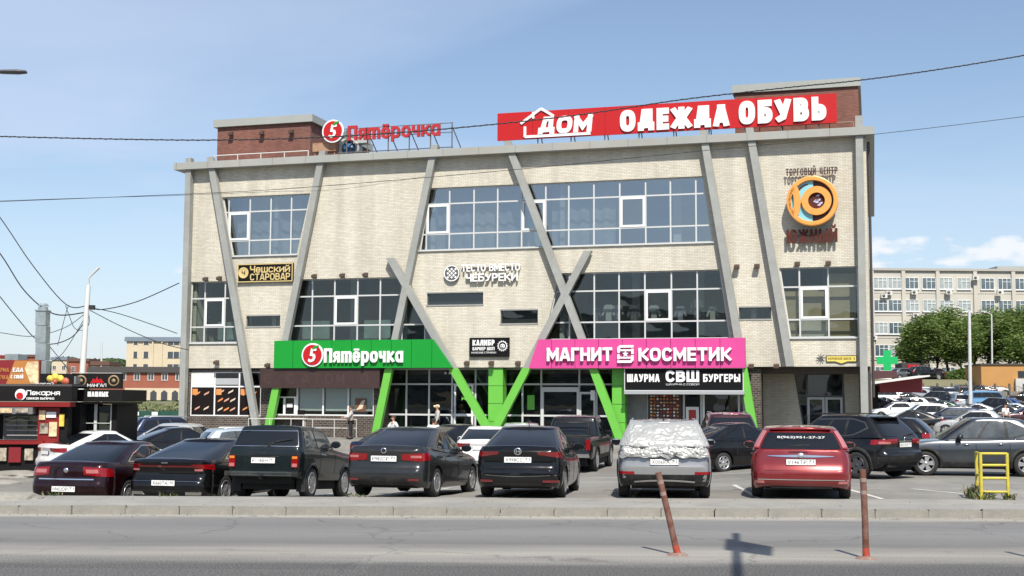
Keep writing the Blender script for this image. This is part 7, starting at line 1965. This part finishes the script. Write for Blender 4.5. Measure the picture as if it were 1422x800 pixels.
for u in (118, 163):
    x, z = kp(u, 529, Y2); MB().lathe([(.14, 0), (.19, -.015), (.19, 0)], (x - k2.location.x, -.40, z - k2.location.z), 'Y', 12).lathe([(0, -.01), (.07, -.01), (.07, 0)], (x - k2.location.x, -.402, z - k2.location.z), 'Y', 8).build('sign_ornament', mat('ornament_bronze', (.28, .2, .1), .5), k2)
kbox('sign_edge', M_frame, k2, 104, 105, 517.5, 541, Y2, -.42, -.24); kbox('sign_edge', M_frame, k2, 105, 174, 517.8, 518.8, Y2, -.42, -.24)
fl = empty('flue', at_depth(58, 540, 43.2), 0, 'tall square silver flue standing behind the kiosk banner', 'flue')
M_zinc = mat('flue_metal', (.42, .47, .47), .35, .6, var=.25, vscale=2.5)
for v0, v1 in ((432, 452), (452.6, 476), (476.6, 500), (500.6, 540)): kbox('duct_section', M_zinc, fl, 49.5, 63, v0, v1, 43.2, 0, .42)
kbox('flange', M_zinc, fl, 48.5, 64.3, 430, 431.8, 43.2, -.03, .46)
x, z = kp(57, 430, 43.2); MB().tube([(x - fl.location.x, .2, z - fl.location.z), (x - fl.location.x, .2, z - fl.location.z + .1)], .16, 10).tube([(x - fl.location.x, .2, z - fl.location.z + .14), (x - fl.location.x, .2, z - fl.location.z + .22)], [.2, .12], 10).build('cowl', M_zinc, fl)
# ---- left background
gf = empty('panel_fence', Vector((kp(200, 600, 78)[0], 78, 0)), 0, 'dark green panel fence behind the left corner of the building', 'fence')
M_gf = mat('fence_green', (.012, .065, .042), .6, var=.2, vscale=.8)
for i in range(11):
    u0 = 130 + i * 13
    kbox('panel', M_gf, gf, u0 + .3, u0 + 12.7, 571 - (i % 3) * .3, 600, 78, 0, .06)
    if i in (1, 4, 6, 9): kbox('notice', M_white, gf, u0 + 3, u0 + 11, 572, 577, 78, -.03, -.005)
hg = MB(); rh = random.Random(8)
x0, x1 = kp(120, 560, 84)[0], kp(300, 560, 84)[0]
for i in range(2600):
    x = rh.uniform(x0, x1); y = 84 + rh.uniform(-.8, .8); z = rh.uniform(.2, 1.75 + .2 * math.sin(x * 1.7)); a, b_ = rh.uniform(0, 6.28), rh.uniform(-.6, .6); d = Vector((math.cos(a), math.sin(a) * .5, b_)) * .13; e = Vector((-math.sin(a) * .5, .3, 1)) * .07
    c_ = Vector((x, y, z)); hg.add([c_ - d, c_ - e, c_ + d, c_ + e], [(0, 1, 2, 3)], i % 2)
tag(hg.build('scrub', [mat('scrub_pale', (.17, .18, .09), .9), mat('scrub_green', (.09, .12, .04), .9)]), 'pale scrub growing behind the green fence', 'scrub', kind='stuff')
M_pinkbr = mat('old_red_brick', (.29, .095, .06), .9, var=.15, vscale=.4); M_ochre = mat('pale_ochre_wall', (.55, .47, .34), .9, var=.08, vscale=.3); M_bluroof = mat('blue_grey_roof', (.16, .20, .25), .7); M_win = mat('far_window_glass', (.035, .045, .055), .08, spec=1.0); M_white2 = mat('far_white_trim', (.62, .60, .56), .7)
def far_house(name, label, Y, u0, u1, v0, v1, depth, wall, rows, cols, mw, roofm=None, win=(1.2, 1.5), cat='building', trim=M_white2, skip=()):
    x0, zt = kp(u0, v0, Y); x1, zb = kp(u1, v1, Y); e = empty(name, Vector(((x0 + x1) / 2, Y, zb)), 0, label, cat); W = x1 - x0; H_ = zt - zb
    MB().box(-W/2, W/2, 0, depth, 0, H_).build('wall', wall, e)
    if roofm: MB().prism([(-W/2 - .4, H_ + .004), (W/2 + .4, H_ + .004), (W/2 + .3, H_ + .9), (-W/2 - .3, H_ + .9)], -.4, depth + .4).build('roof', roofm, e)
    me = MB().box(-win[0]/2, win[0]/2, -.02, .06, 0, win[1]).mesh('window'); me.materials.append(mw)
    mf = MB().box(-win[0]/2 - .1, -win[0]/2, -.08, .05, -.1, win[1] + .1).box(win[0]/2, win[0]/2 + .1, -.08, .05, -.1, win[1] + .1).box(-win[0]/2, win[0]/2, -.08, .05, win[1], win[1] + .1).box(-win[0]/2, win[0]/2, -.1, .05, -.1, 0).box(-.04, .04, -.06, -.021, 0, win[1]).mesh('window_frame'); mf.materials.append(trim)
    for j in rows:
        for i in cols:
            if (i, j) in skip: continue
            w = bpy.data.objects.new('window', me); COL.objects.link(w); w.parent = e; w.location = (i, 0, j)
            f = bpy.data.objects.new('window_frame', mf); COL.objects.link(f); f.parent = w
    return e, W, H_
e, W, H_ = far_house('old_brick_building', 'low old red brick building left of the shopping centre', 200, 125, 262, 517, 556, 14, M_pinkbr, [3.2], [-2.6 + i * 2.2 for i in range(6)], M_win, mat('dark_roof', (.06, .055, .055), .8), (.8, 1.2))
MB().box(-W/2 + 5.6, W/2, -.05, .0, 0, 1.9).build('plastered_base', M_ochre, e)
for i in range(5): MB().prism([(-1.6 + i * 1.7, 0), (-.6 + i * 1.7, 0), (-.6 + i * 1.7, 1.2), (-1.1 + i * 1.7, 1.6), (-1.6 + i * 1.7, 1.2)], -.1, -.051).build('arched_opening', M_win, e)
e, W, H_ = far_house('office_block', 'pale ochre block with blue-grey roof behind the old brick building', 262, 176, 275, 474, 545, 16, M_ochre, [], [], M_win, M_bluroof)
for j, z in enumerate((8.2, 5.4, 2.8)):
    for i, (a, b_) in enumerate(((-6.1, -5.2), (-4.0, -2.9), (1.0, 7.2))):
        w = MB().box(a, b_, -.05, .0, z + 1.6, z + 3.0).build('window', M_win, e)
        n = max(1, int((b_ - a) / 1.2)); f = MB()
        for k in range(n + 1): f.box(a + (b_ - a) * k / n - .06, a + (b_ - a) * k / n + .06, -.1, -.05, z + 1.6, z + 3.0)
        f.build('window_frame', M_white2, w)
MB().box(-2.2, -1.9, -.3, -.01, 0, H_).build('pilaster', M_ochre, e); MB().box(-.3, 0, -.3, -.01, 0, H_).build('pilaster', M_ochre, e)
for i, (Y, u0, u1, v0, v1, wl_, rf, lb) in enumerate([(380, 95, 122, 502, 522, M_pinkbr, mat('brown_roof', (.12, .06, .045), .8), 'brown-roofed house on the skyline left of the utility pole'), (420, 0, 20, 497, 520, M_ochre, M_mrn, 'small pale house at the far left skyline'), (430, 24, 48, 496, 520, M_pinkbr, mat('brown_roof'), 'small brick house on the skyline left of the silver flue'),
        (400, 72, 92, 500, 520, M_ochre, M_bluroof, 'small grey-roofed house right of the silver flue'), (300, 128, 150, 507, 525, mat('far_peach', (.45, .22, .14), .9), mat('brown_roof'), 'peach coloured shed before the wood')]):
    far_house('far_house', lb, Y, u0, u1, v0, v1, 9, wl_, [1.5], [-1.5, 1.5], M_win, rf, (1, 1.2), 'house')
# wooded skyline
M_leafd = mat('far_leaf_dark', (.035, .06, .022), .9, var=.3, vscale=.05); M_leafl = mat('far_leaf_light', (.06, .10, .03), .9, var=.3, vscale=.05)
def wood(name, u0, u1, v, Y, label, n, hh, seed):
    rw = random.Random(seed); mb = MB(); xa, xb = kp(u0, v, Y)[0], kp(u1, v, Y)[0]; zt = kp(u0, v, Y)[1]
    for i in range(n):
        x = rw.uniform(xa, xb); top = zt + hh * (noise.noise(Vector((x * .06, seed, 0))) + .5 * noise.noise(Vector((x * .2, seed, 3)))); z = top * (1 - rw.random() ** 1.6) ; y = Y + rw.uniform(-6, 6) + (top - z) * -.4
        a, s = rw.uniform(0, 6.28), rw.uniform(.6, 1.3) * Y / 400; d = Vector((math.cos(a), math.sin(a), rw.uniform(-.5, .5))) * s; e = Vector((rw.uniform(-.5, .5), rw.uniform(-.5, .5), 1)) * s * .6; c_ = Vector((x, y, z))
        mb.add([c_ - d, c_ - e, c_ + d, c_ + e], [(0, 1, 2, 3)], int(rw.random() < .4))
    mb.box(xa, xb, Y + 3, Y + 8, -1, zt - hh * 1.1)
    return tag(mb.build(name, [M_leafd, M_leafl]), label, 'wood', kind='stuff')
wood('wood', 88, 290, 500, 480, 'dark green wood on the left skyline', 5000, 3.5, 2)
wood('wood', -250, 95, 505, 520, 'low tree line behind the kiosks at the far left', 4000, 3, 5)
wood('wood', 1180, 1750, 505, 420, 'distant tree line behind the long white building', 4000, 4, 6)
# ---- right background: long white office building
M_conc2 = mat('pale_panel_wall', (.50, .475, .42), .9, var=.12, vscale=.25, dirt=((.38, .33, .26), .5, .5))
Yw = 190.0
x0, zt = kp(1196, 376, Yw); x1, _ = kp(1560, 376, Yw)
wb = empty('office_building', Vector(((x0 + x1) / 2, Yw, 4.6)), math.radians(1.5), 'long pale four-storey office building behind the trees on the right', 'office building')
W = x1 - x0; H_ = zt - 4.6
MB().box(-W/2, W/2, 0, 14, 0, H_).build('wall', M_conc2, wb); MB().box(-W/2 - .2, W/2 + .2, -.35, 14.2, H_ + .003, H_ + .35).build('parapet', mat('parapet_grey', (.38, .36, .33), .8), wb)
MB().box(W*.04, W/2, 2, 12, H_ + .36, H_ + 1.0).build('roof_edge', M_cap, wb)
wv = [(385, 1), (416, 2), (447.5, 3), (478.5, 4), (509, 5)]
wmesh = MB().box(-1.02, 1.02, -.03, .05, 0, 1.75).mesh('window'); wmesh.materials.append(mat('office_glass', (.09, .125, .145), .12, spec=1.0, var=.6, vscale=.35))
wmesh2 = MB().box(-1.02, 1.02, -.03, .05, 0, 1.75).mesh('window'); wmesh2.materials.append(mat('office_blind', (.34, .38, .38), .3, var=.4, vscale=.4))
fm_ = MB()
for a in (-1.02, -.36, .32, .96): fm_.box(a, a + .07, -.12, -.031, 0, 1.75)
fm_.box(-1.02, 1.02, -.11, -.032, 0, .07).box(-1.02, 1.02, -.11, -.032, 1.68, 1.75).box(-.33, .96, -.1, -.033, 1.15, 1.21).box(-1.1, 1.1, -.2, .0, -.1, -.003)
fmesh = fm_.mesh('window_frame'); fmesh.materials.append(M_wframe)
rwn = random.Random(21)
cw = [kp(u, 400, Yw)[0] - wb.location.x for u in (1196.5, 1221, 1241, 1265, 1289, 1313, 1338, 1371, 1395, 1419, 1443, 1467, 1491, 1515, 1539)]
for v, j in wv:
    zb = kp(1300, v + 17, Yw)[1] - 4.6
    for i, x in enumerate(cw):
        w = bpy.data.objects.new('window', wmesh if rwn.random() < .6 else wmesh2); COL.objects.link(w); w.parent = wb; w.location = (x, 0, zb)
        f = bpy.data.objects.new('window_frame', fmesh); COL.objects.link(f); f.parent = w
for u in (1209, 1253, 1301, 1353.5, 1407, 1455, 1503):
    x = kp(u, 400, Yw)[0] - wb.location.x; MB().box(x - .28, x + .28, -.3, -.005, 0, H_).build('pilaster', M_conc2, wb)
for v in (407.5, 438.5, 470, 501): 
    z = kp(1300, v, Yw)[1] - 4.6; MB().box(-W/2, W/2, -.045, -.002, z - .04, z + .04).build('panel_joint', mat('parapet_grey'), wb)
acm = MB().box(-.45, .45, -.45, 0, 0, .62).mesh('air_conditioner'); acm.materials.append(M_white2); fanm = MB().lathe([(0, -.01), (.24, -.01), (.24, 0)], (-.1, -.451, .31), 'Y', 14).mesh('fan'); fanm.materials.append(M_dframe)
for n_, (u, v, lb) in enumerate([(1227, 414, 'upper air conditioner left of the second office window column'), (1234, 410, 'air conditioner between second and third office windows, upper storey'), (1269, 409, 'air conditioner under the fourth top-storey office window'), (1317, 409, 'air conditioner under the sixth top-storey office window'), (1354, 389, 'air conditioner on the wide pilaster near the roof'), (1388, 409, 'air conditioner under the top storey right of the pilaster'), (1271, 441, 'air conditioner on the middle storey above the trees'), (1305, 441, 'air conditioner just above the tree crowns'), (1263, 472, 'air conditioner left of the first tree'), (1213, 472, 'air conditioner beside the shopping centre corner')]):
    q = at_depth(u, v, Yw - .6); a = empty('air_conditioner', q, 0, lb, 'air conditioner', 'air conditioners on the office building')
    for nm, me in (('casing', acm), ('fan', fanm)): o_ = bpy.data.objects.new(nm, me); COL.objects.link(o_); o_.parent = a
# ---- sheds before it
M_tan = mat('tan_brick', (.46, .24, .08), .9, var=.08, vscale=.5); Yt = 150
e = empty('tan_building', Vector((kp(1400, 530, Yt)[0], Yt, zg(30, Yt))), -.12, 'low tan brick building right of the trees', 'building')
xx0, xx1 = kp(1364, 520, Yt)[0] - e.location.x, kp(1480, 520, Yt)[0] - e.location.x; hh = kp(1380, 507, Yt)[1] - e.location.z
MB().box(xx0, xx1, 0, 8, -.5, hh).build('wall', M_tan, e); MB().box(xx0 - .15, xx1, -.15, 8.1, hh + .003, hh + .18).build('roof', mat('dark_roof'), e)
MB().box(xx0 + 4.2, xx0 + 6.2, -.06, .0, hh - 1.5, hh - .7).build('window', M_win, e); MB().box(xx0 + 3.8, xx0 + 6.3, -.5, -.02, -.4, hh - 1.6).build('corrugated_door', mat('door_zinc', (.5, .5, .48), .5, var=.2, vscale=4), e)
e = empty('market_kiosk', Vector((kp(1240, 540, 122)[0], 122, zg(36, 122))), 0, 'maroon kiosk with a sloping white canopy right of the corner column', 'kiosk'); o = e.location
def lp3(u, v, Y=122): return (kp(u, v, Y)[0] - o.x, kp(u, v, Y)[1] - o.z)
MB().prism([lp3(1206, 531), lp3(1281, 521.5), lp3(1281, 523.5), lp3(1206, 533.5)][::-1], -2.2, 2).build('canopy', M_white2, e)
MB().prism([lp3(1222, 545), lp3(1281, 545), lp3(1281, 524), lp3(1222, 531.5)], .0, 2).build('wall', M_mrn, e); MB().prism([lp3(1200, 528), lp3(1250, 524), lp3(1250, 515), lp3(1200, 514)], 1, 6).build('roof_box', mat('kiosk_maroon_dark', (.06, .02, .02), .7), e)
MB().box(lp3(1206, 560)[0], lp3(1222, 560)[0], .5, 2, 0, lp3(1210, 535)[1]).build('wall', M_kblk, e)
e = empty('small_shop', Vector((kp(1265, 530, 165)[0], 165, 4.6)), 0, 'small dark shop with a red sign under the first tree', 'shop'); o = e.location
MB().box(lp3(1253, 530, 165)[0], lp3(1278, 530, 165)[0], 0, 3, 0, lp3(1260, 504, 165)[1]).build('wall', mat('shop_dark', (.05, .04, .04), .8), e); MB().box(lp3(1260, 513, 165)[0], lp3(1275, 513, 165)[0], -.15, -.01, lp3(1260, 513, 165)[1], lp3(1260, 506.5, 165)[1]).build('sign_board', M_red, e)
MB().box(lp3(1257, 530, 165)[0], lp3(1275, 530, 165)[0], -.05, -.01, .3, 1.6).build('window', M_win, e)
# dark iron fence at the top of the far car park
fe = empty('iron_fence', Vector((34, 148, zg(34, 148))), 0, 'dark post and panel fence along the back of the far car park', 'fence')
for i in range(13):
    x = kp(1262 + i * 20, 545, 148)[0] - 34
    MB().box(x - .1, x + .1, -.1, .1, 0, 1.7).build('post', M_dframe, fe)
    fr_ = MB(); x2 = kp(1262 + (i + 1) * 20, 545, 148)[0] - 34
    arc = [(x + .1 + (x2 - x - .2) * k / 8, 0, 1.1 + .3 * math.sin(PI * k / 8)) for k in range(9)]
    fr_.tube(arc, .03, 4); 
    for k in range(1, 8): fr_.tube([(arc[k][0], 0, .1), arc[k]], .015, 4)
    fr_.build('fence_panel', M_dframe, fe)
MB().box(-2, 60, .3, .6, 0, .8).build('retaining_wall', M_conc, fe)
# ---- trees
M_bark = mat('bark', (.085, .068, .05), .95, var=.3, vscale=4)
M_lf = []
for i, c_ in enumerate(((.075, .13, .025), (.125, .19, .038), (.17, .22, .06))):
    m = mat('leaf_%d' % i, c_, .6, var=.35, vscale=1.2); nt = m.node_tree; b = nt.nodes['Principled BSDF']
    tl_ = nt.nodes.new('ShaderNodeBsdfTranslucent'); tl_.inputs[0].default_value = (c_[0] * 1.6, c_[1] * 1.5, c_[2], 1); x_ = nt.nodes.new('ShaderNodeMixShader'); x_.inputs[0].default_value = .3
    nt.links.new(b.outputs[0], x_.inputs[1]); nt.links.new(tl_.outputs[0], x_.inputs[2]); nt.links.new(x_.outputs[0], nt.nodes['Material Output'].inputs[0]); M_lf.append(m)
def make_tree(seed, h, spread, trunk_h, n_leaf, leaf=.16):
    rt = random.Random(seed); tr = MB(); tips = []
    def grow(p, d, r, l, lev):
        n = 4; pts = [p]; q = p.copy(); dd = d.copy()
        for k in range(n):
            dd = (dd + Vector((rt.uniform(-.2, .2), rt.uniform(-.2, .2), rt.uniform(-.02, .15)))).normalized(); q = q + dd * l / n; pts.append(q.copy())
        tr.tube(pts, [r * (1 - .5 * k / n) for k in range(n + 1)], 6 if lev < 2 else 4, cap=False)
        if lev >= 1: tips.extend(pts[2:])
        if lev < 3:
            for k in range(4 if lev == 0 else 3):
                a = rt.uniform(0, 2 * PI); up = rt.uniform(.35, .9) if lev else rt.uniform(.6, 1.2)
                nd_ = (Vector((math.cos(a), math.sin(a), up)) ).normalized(); s = pts[-1] if k < 2 else pts[-2]
                grow(s, nd_, r * .52, l * rt.uniform(.55, .8) * (spread if lev == 0 else 1), lev + 1)
    grow(Vector((0, 0, 0)), Vector((0, 0, 1)), h * .022, trunk_h, 0)
    zmax = max(t.z for t in tips); sc = h / (zmax + h * .05)
    for i in range(len(tr.v)): x, y, z = tr.v[i]; tr.v[i] = (x, y, z * sc if z > trunk_h * .5 else z * (1 + (sc - 1) * z / (trunk_h * .5)))
    cl = MB(); tips = [Vector((t.x, t.y, t.z * sc)) for t in tips]
    clumps = [(t + Vector((rt.gauss(0, .5), rt.gauss(0, .5), rt.gauss(0, .4))), rt.uniform(.6, 1.25)) for t in tips if t.z > trunk_h * .7]
    for i in range(n_leaf):
        c_, r_ = rt.choice(clumps); v_ = Vector((rt.gauss(0, 1), rt.gauss(0, 1), rt.gauss(0, .75))); v_ = v_.normalized() * r_ * (rt.random() ** .4 * (1 if rt.random() < .9 else 1.7))
        p = c_ + v_; a = rt.uniform(0, 6.28); s = leaf * rt.uniform(.6, 1.3)
        d = Vector((math.cos(a), math.sin(a), rt.uniform(-.5, .5))) * s; e_ = Vector((rt.uniform(-.6, .6), rt.uniform(-.6, .6), rt.uniform(.2, .8))) * s * .6
        cl.add([p - d, p - e_, p + d, p + e_], [(0, 1, 2, 3)], rt.choice((0, 0, 1, 1, 2)))
    return tr.mesh('trunk'), cl.mesh('crown')
TM = []
for sd, h, sp, th in ((1, 9.2, 1.45, 1.5), (2, 8.4, 1.5, 1.4), (3, 9.8, 1.3, 1.7)):
    a, b_ = make_tree(sd, h, sp, th, 15000, .2); a.materials.append(M_bark)
    for m in M_lf: b_.materials.append(m)
    TM.append((a, b_))
def tree(x, y, k, sc, rot, label, group):
    e = empty('broadleaf_tree', (x, y, zg(x, y) - .05), rot, label, 'tree', group); e.scale = (sc * 1.1, sc * 1.1, sc)
    for nm, me in (('trunk', TM[k][0]), ('crown', TM[k][1])): o_ = bpy.data.objects.new(nm, me); COL.objects.link(o_); o_.parent = e
for i, (u, k, sc, lb) in enumerate([(1284, 0, .93, 'leftmost green tree before the office building'), (1316, 2, .98, 'tall second tree from the left before the office building'), (1336, 1, .95, 'third tree, left of the tall lamp post'), (1368, 0, .98, 'fourth tree, right of the tall lamp post'), (1397, 1, 1.05, 'fifth tree, above the tan building'), (1424, 2, .98, 'tree at the right edge above the tan building'), (1460, 0, 1.0, 'tree outside the right edge behind the tan building')]):
    Y = 168 + (i % 2) * 4; tree(kp(u, 500, Y)[0], Y, k, sc * 1.06, i * 1.3, lb, 'trees before the office building')
for i, (u, Y, k, sc, lb) in enumerate([(1272, 176, 1, .72, 'small low tree at the left end of the tree group'), (1300, 178, 2, .95, 'tree filling in behind the first and second trees'), (1352, 177, 0, .98, 'tree filling in directly behind the tall lamp post'), (1382, 180, 2, 1.0, 'tree filling in behind the fourth and fifth trees'), (1410, 178, 0, 1.05, 'rear tree above the right part of the tan building'), (1440, 176, 1, 1.1, 'rear tree just outside the right edge')]):
    tree(kp(u, 500, Y)[0], Y, k, sc * 1.08, i * 2.1 + .7, lb, 'trees before the office building')
hm = MB(); rq = random.Random(31); xa, xb = kp(1278, 500, 164)[0], kp(1480, 500, 164)[0]
for i in range(9000):
    x = rq.uniform(xa, xb); hgt = 1.3 + .7 * noise.noise(Vector((x * .35, 0, 5))); z = 4.6 + rq.uniform(0, max(.2, hgt)); y = 164 + rq.uniform(-.9, .9); a = rq.uniform(0, 6.28); s = rq.uniform(.1, .22)
    d = Vector((math.cos(a), math.sin(a), rq.uniform(-.5, .5))) * s; e_ = Vector((rq.uniform(-.5, .5), rq.uniform(-.5, .5), 1)) * s * .6; c_ = Vector((x, y, z)); hm.add([c_ - d, c_ - e_, c_ + d, c_ + e_], [(0, 1, 2, 3)], rq.choice((0, 0, 1)))
tag(hm.build('hedge', M_lf), 'dark bushes under the trees before the office building', 'hedge', kind='stuff')
# unseen flats and trees added behind the camera for the windows to mirror
M_flat = mat('flat_wall', (.50, .46, .40), .9, var=.1, vscale=.2)
for i, (x, y, L_, h) in enumerate([(-75, -62, 60, 15), (5, -75, 70, 17), (88, -60, 62, 15)]):
    e = empty('added_apartment_block', (x, y, -.15), .05 * i, 'unseen apartment block added across the road, %s, for the glass to mirror' % ('on the left', 'in the middle', 'on the right')[i], 'apartment block', 'flats added for reflections'); MB().box(-L_/2, L_/2, -12, 0, 0, h).build('wall', M_flat, e)
    for z in [1.5 + 3 * k for k in range(int(h / 3))]: MB().box(-L_/2 + 1, L_/2 - 1, .0, .06, z, z + 1.4).build('window_band', M_win, e)
for i, x in enumerate((-60, -44, -30, -12, 8, 22, 40, 58, 76)): tree(x, -34 - (i % 3) * 4, i % 3, 1.25 + .1 * (i % 2), i, 'unseen broadleaf tree added across the road, %s from the left, for reflections' % ('first', 'second', 'third', 'fourth', 'fifth', 'sixth', 'seventh', 'eighth', 'ninth')[i], 'trees added for reflections')
# ================================================================ people
M_skin = mat('skin', (.46, .25, .17), .6)
def skin_mesh(name, J, E, root, m, parent, sub=1):
    """a tapered surface grown along joints J: name -> (point, radius)"""
    ks = list(J); me = bpy.data.meshes.new(name); me.from_pydata([J[k][0] for k in ks], [(ks.index(a), ks.index(b_)) for a, b_ in E], []); o = bpy.data.objects.new(name, me); COL.objects.link(o)
    md = o.modifiers.new('s', 'SKIN'); md.use_smooth_shade = True
    for i, k in enumerate(ks):
        r = J[k][1]; r = r if isinstance(r, tuple) else (r, r); me.skin_vertices[0].data[i].radius = r; me.skin_vertices[0].data[i].use_root = (k == root)
    s_ = o.modifiers.new('d', 'SUBSURF'); s_.levels = sub; s_.render_levels = sub
    bpy.context.view_layer.update(); new = bpy.data.meshes.new_from_object(o.evaluated_get(bpy.context.evaluated_depsgraph_get())); bpy.data.objects.remove(o)
    new.materials.clear(); new.materials.append(m); ob = bpy.data.objects.new(name, new); COL.objects.link(ob); ob.parent = parent; return ob
def person(pos, face, label, top, bottom, hair, cap=None, pose='stand', sc=1.0, pattern=False):
    """1.75 m figure facing -y before turning; face = direction in degrees"""
    e = empty('person', pos, math.radians(face), label, 'person'); e.scale = (sc * 1.15, sc * 1.15, sc); V = Vector
    sh, el, wr = .19, None, None
    arms = {'stand': ((.24, -.02, 1.14, .25, -.10, .90), (-.24, 0, 1.14, -.25, -.06, .89)), 'carry': ((.23, -.10, 1.16, .12, -.34, 1.14), (-.23, -.08, 1.16, -.12, -.32, 1.12)), 'walk': ((.25, .10, 1.16, .25, .10, .93), (-.25, -.12, 1.16, -.24, -.28, .98))}[pose]
    st = .14 if pose == 'walk' else .04
    J = dict(pel=(V((0, 0, .95)), .12), wst=(V((0, 0, 1.08)), .10), che=(V((0, -.01, 1.30)), .125), nkb=(V((0, .01, 1.46)), .055), nk=(V((0, 0, 1.52)), .05), hd=(V((0, -.015, 1.60)), .085), ht=(V((0, -.01, 1.69)), .075))
    E = [('pel', 'wst'), ('wst', 'che'), ('che', 'nkb'), ('nkb', 'nk'), ('nk', 'hd'), ('hd', 'ht')]
    for s, a, sg_ in (('r', arms[0], 1), ('l', arms[1], -1)):
        fy = -st if sg_ > 0 else st
        J['sh' + s] = (V((sg_ * .19, .01, 1.40)), .055); J['el' + s] = (V(a[0:3]), .042); J['wr' + s] = (V(a[3:6]), .028); d = (V(a[3:6]) - V(a[0:3])).normalized(); J['ha' + s] = (V(a[3:6]) + d * .07, (.04, .02))
        J['hp' + s] = (V((sg_ * .09, 0, .88)), .09); J['kn' + s] = (V((sg_ * .10, fy * .5 - .01, .49)), .058); J['an' + s] = (V((sg_ * .10, fy + .02, .08)), .036); J['to' + s] = (V((sg_ * .11, fy - .13, .035)), .035)
        E += [('che', 'sh' + s), ('sh' + s, 'el' + s), ('el' + s, 'wr' + s), ('wr' + s, 'ha' + s), ('pel', 'hp' + s), ('hp' + s, 'kn' + s), ('kn' + s, 'an' + s), ('an' + s, 'to' + s)]
    skin_mesh('body', J, E, 'pel', M_skin, e)
    for s, a, sg_ in (('r', arms[0], 1), ('l', arms[1], -1)):
        d = (V(a[3:6]) - V(a[0:3])).normalized(); side = d.cross(V((sg_, 0, 0))).normalized(); b0 = V(a[3:6]) + d * .085; hb = MB()
        for k in range(4):
            p0 = b0 + side * (k - 1.5) * .018; l = (.06, .075, .07, .055)[k]; p1 = p0 + d * l * .55; p2 = p1 + (d + V((-sg_ * .5, 0, 0))).normalized() * l * .45; hb.tube([p0, p1, p2], [.009, .008, .006], 6)
        p0 = V(a[3:6]) + d * .04 - side * .035; hb.tube([p0, p0 - side * .03 + d * .03, p0 - side * .035 + d * .055], [.01, .009, .007], 6); hb.build('fingers', M_skin, e)
    T = {k: (v[0], (v[1] if not isinstance(v[1], tuple) else v[1][0]) + .022) for k, v in J.items() if k in ('pel', 'wst', 'che', 'shr', 'shl', 'elr', 'ell', 'wrr', 'wrl')}; T['pel'] = (V((0, 0, .93)), .145); T['nkb'] = (V((0, .01, 1.43)), .06)
    TE = [('pel', 'wst'), ('wst', 'che'), ('che', 'nkb')] + [x for s in 'rl' for x in (('che', 'sh' + s), ('sh' + s, 'el' + s))]
    if pattern or cap: TE += [('elr', 'wrr'), ('ell', 'wrl')]
    else: T.pop('wrr'); T.pop('wrl')
    skin_mesh('shirt', T, TE, 'che', top, e)
    B_ = {'pel': (V((0, 0, .96)), .135)}
    for s in 'rl':
        for k, r in (('hp', .105), ('kn', .075), ('an', .055)): B_[k + s] = (J[k + s][0] + V((0, 0, .01)), r)
    skin_mesh('trousers', B_, [('pel', 'hpr'), ('pel', 'hpl')] + [(a + s, b_ + s) for s in 'rl' for a, b_ in (('hp', 'kn'), ('kn', 'an'))], 'pel', bottom, e)
    for s in 'rl':
        an, to = J['an' + s][0], J['to' + s][0]; MB().tube([an + V((0, .06, -.035)), an + V((0, 0, -.03)), to + V((0, 0, .01)), to + V((0, -.04, -.0))], [.035, .045, .042, .025], 10).build('shoe', M_black, e)
    f = MB().tube([(0, -.095, 1.63), (0, -.118, 1.60), (0, -.095, 1.585)], [.008, .014, .01], 6)
    for sx in (1, -1): f.lathe([(0, -.015), (.014, -.008), (.012, .01), (0, .012)], (sx * .083, 0, 1.61), 'X', 8)
    f.build('nose_and_ears', M_skin, e)
    f = MB()
    for sx in (1, -1): f.lathe([(0, -.005), (.009, -.002), (.009, .006)], (sx * .032, -.092, 1.635), 'Y', 8)
    f.box(-.022, .022, -.097, -.088, 1.557, 1.565); f.build('eyes_and_mouth', mat('face_dark', (.07, .025, .02), .5), e)
    h = MB(); rows = []
    for j in range(7):
        t = PI / 2 * j / 6; rows.append([(.092 * math.cos(a) * math.sin(t + .35 if t + .35 < PI/2 else PI/2) * (1 if j < 6 else 1), .012 + .098 * math.sin(a) * math.sin(min(t + .2, PI/2)), 1.665 + .085 * math.cos(t) - (.055 if math.sin(a) > .2 and j > 4 else 0) * (j - 4) / 2) for a in [2 * PI * k / 16 for k in range(17)]])
    h.grid(rows); h.add([rows[0][k] for k in range(16)], [tuple(range(16))]); h.build('cap' if cap else 'hair', cap or hair, e)
    if cap: MB().tube([(0, -.08, 1.665), (0, -.17, 1.655)], [.06, .045], 10).build('cap_peak', cap, e).scale = (1, 1, 1)
    return e
M_hairb = mat('dark_hair', (.02, .014, .01), .8); M_greysw = mat('grey_sweater', (.42, .41, .38), .9); M_wsh = mat('white_shirt', (.72, .73, .74), .9); M_trd = mat('dark_trousers', (.02, .02, .025), .9)
M_flor = mat('floral_top', (.55, .50, .47), .9, dirt=((.07, .03, .035), 1.0, 9)); M_ccap = mat('cream_cap', (.66, .58, .36), .8)
def at_u(u, Y): p = at_depth(u, 600, Y); return (p.x, Y, zg(p.x, Y) + .002)
person(at_u(607, 64.3), -75, 'man in cream cap and light grey sweater standing by the glass doors', M_greysw, M_trd, M_hairb, M_ccap, 'stand')
person(at_u(602, 52.5), 170, 'dark-haired person in a white shirt seen from behind among the cars', M_wsh, M_trd, M_hairb, None, 'walk', .93)
person(at_u(546, 58.5), -60, 'person in a white shirt walking at the left end of the shop front', M_wsh, M_trd, mat('brown_hair', (.08, .035, .02), .8), None, 'walk', .97)
person(at_u(487, 65.3), -80, 'woman in a patterned top carrying something before the brown windows', M_flor, M_trd, mat('brown_hair'), None, 'carry', .97, True)
person(at_u(1397, 84), 30, 'person in white between the parked cars at the right', M_wsh, M_trd, M_hairb, None, 'stand')
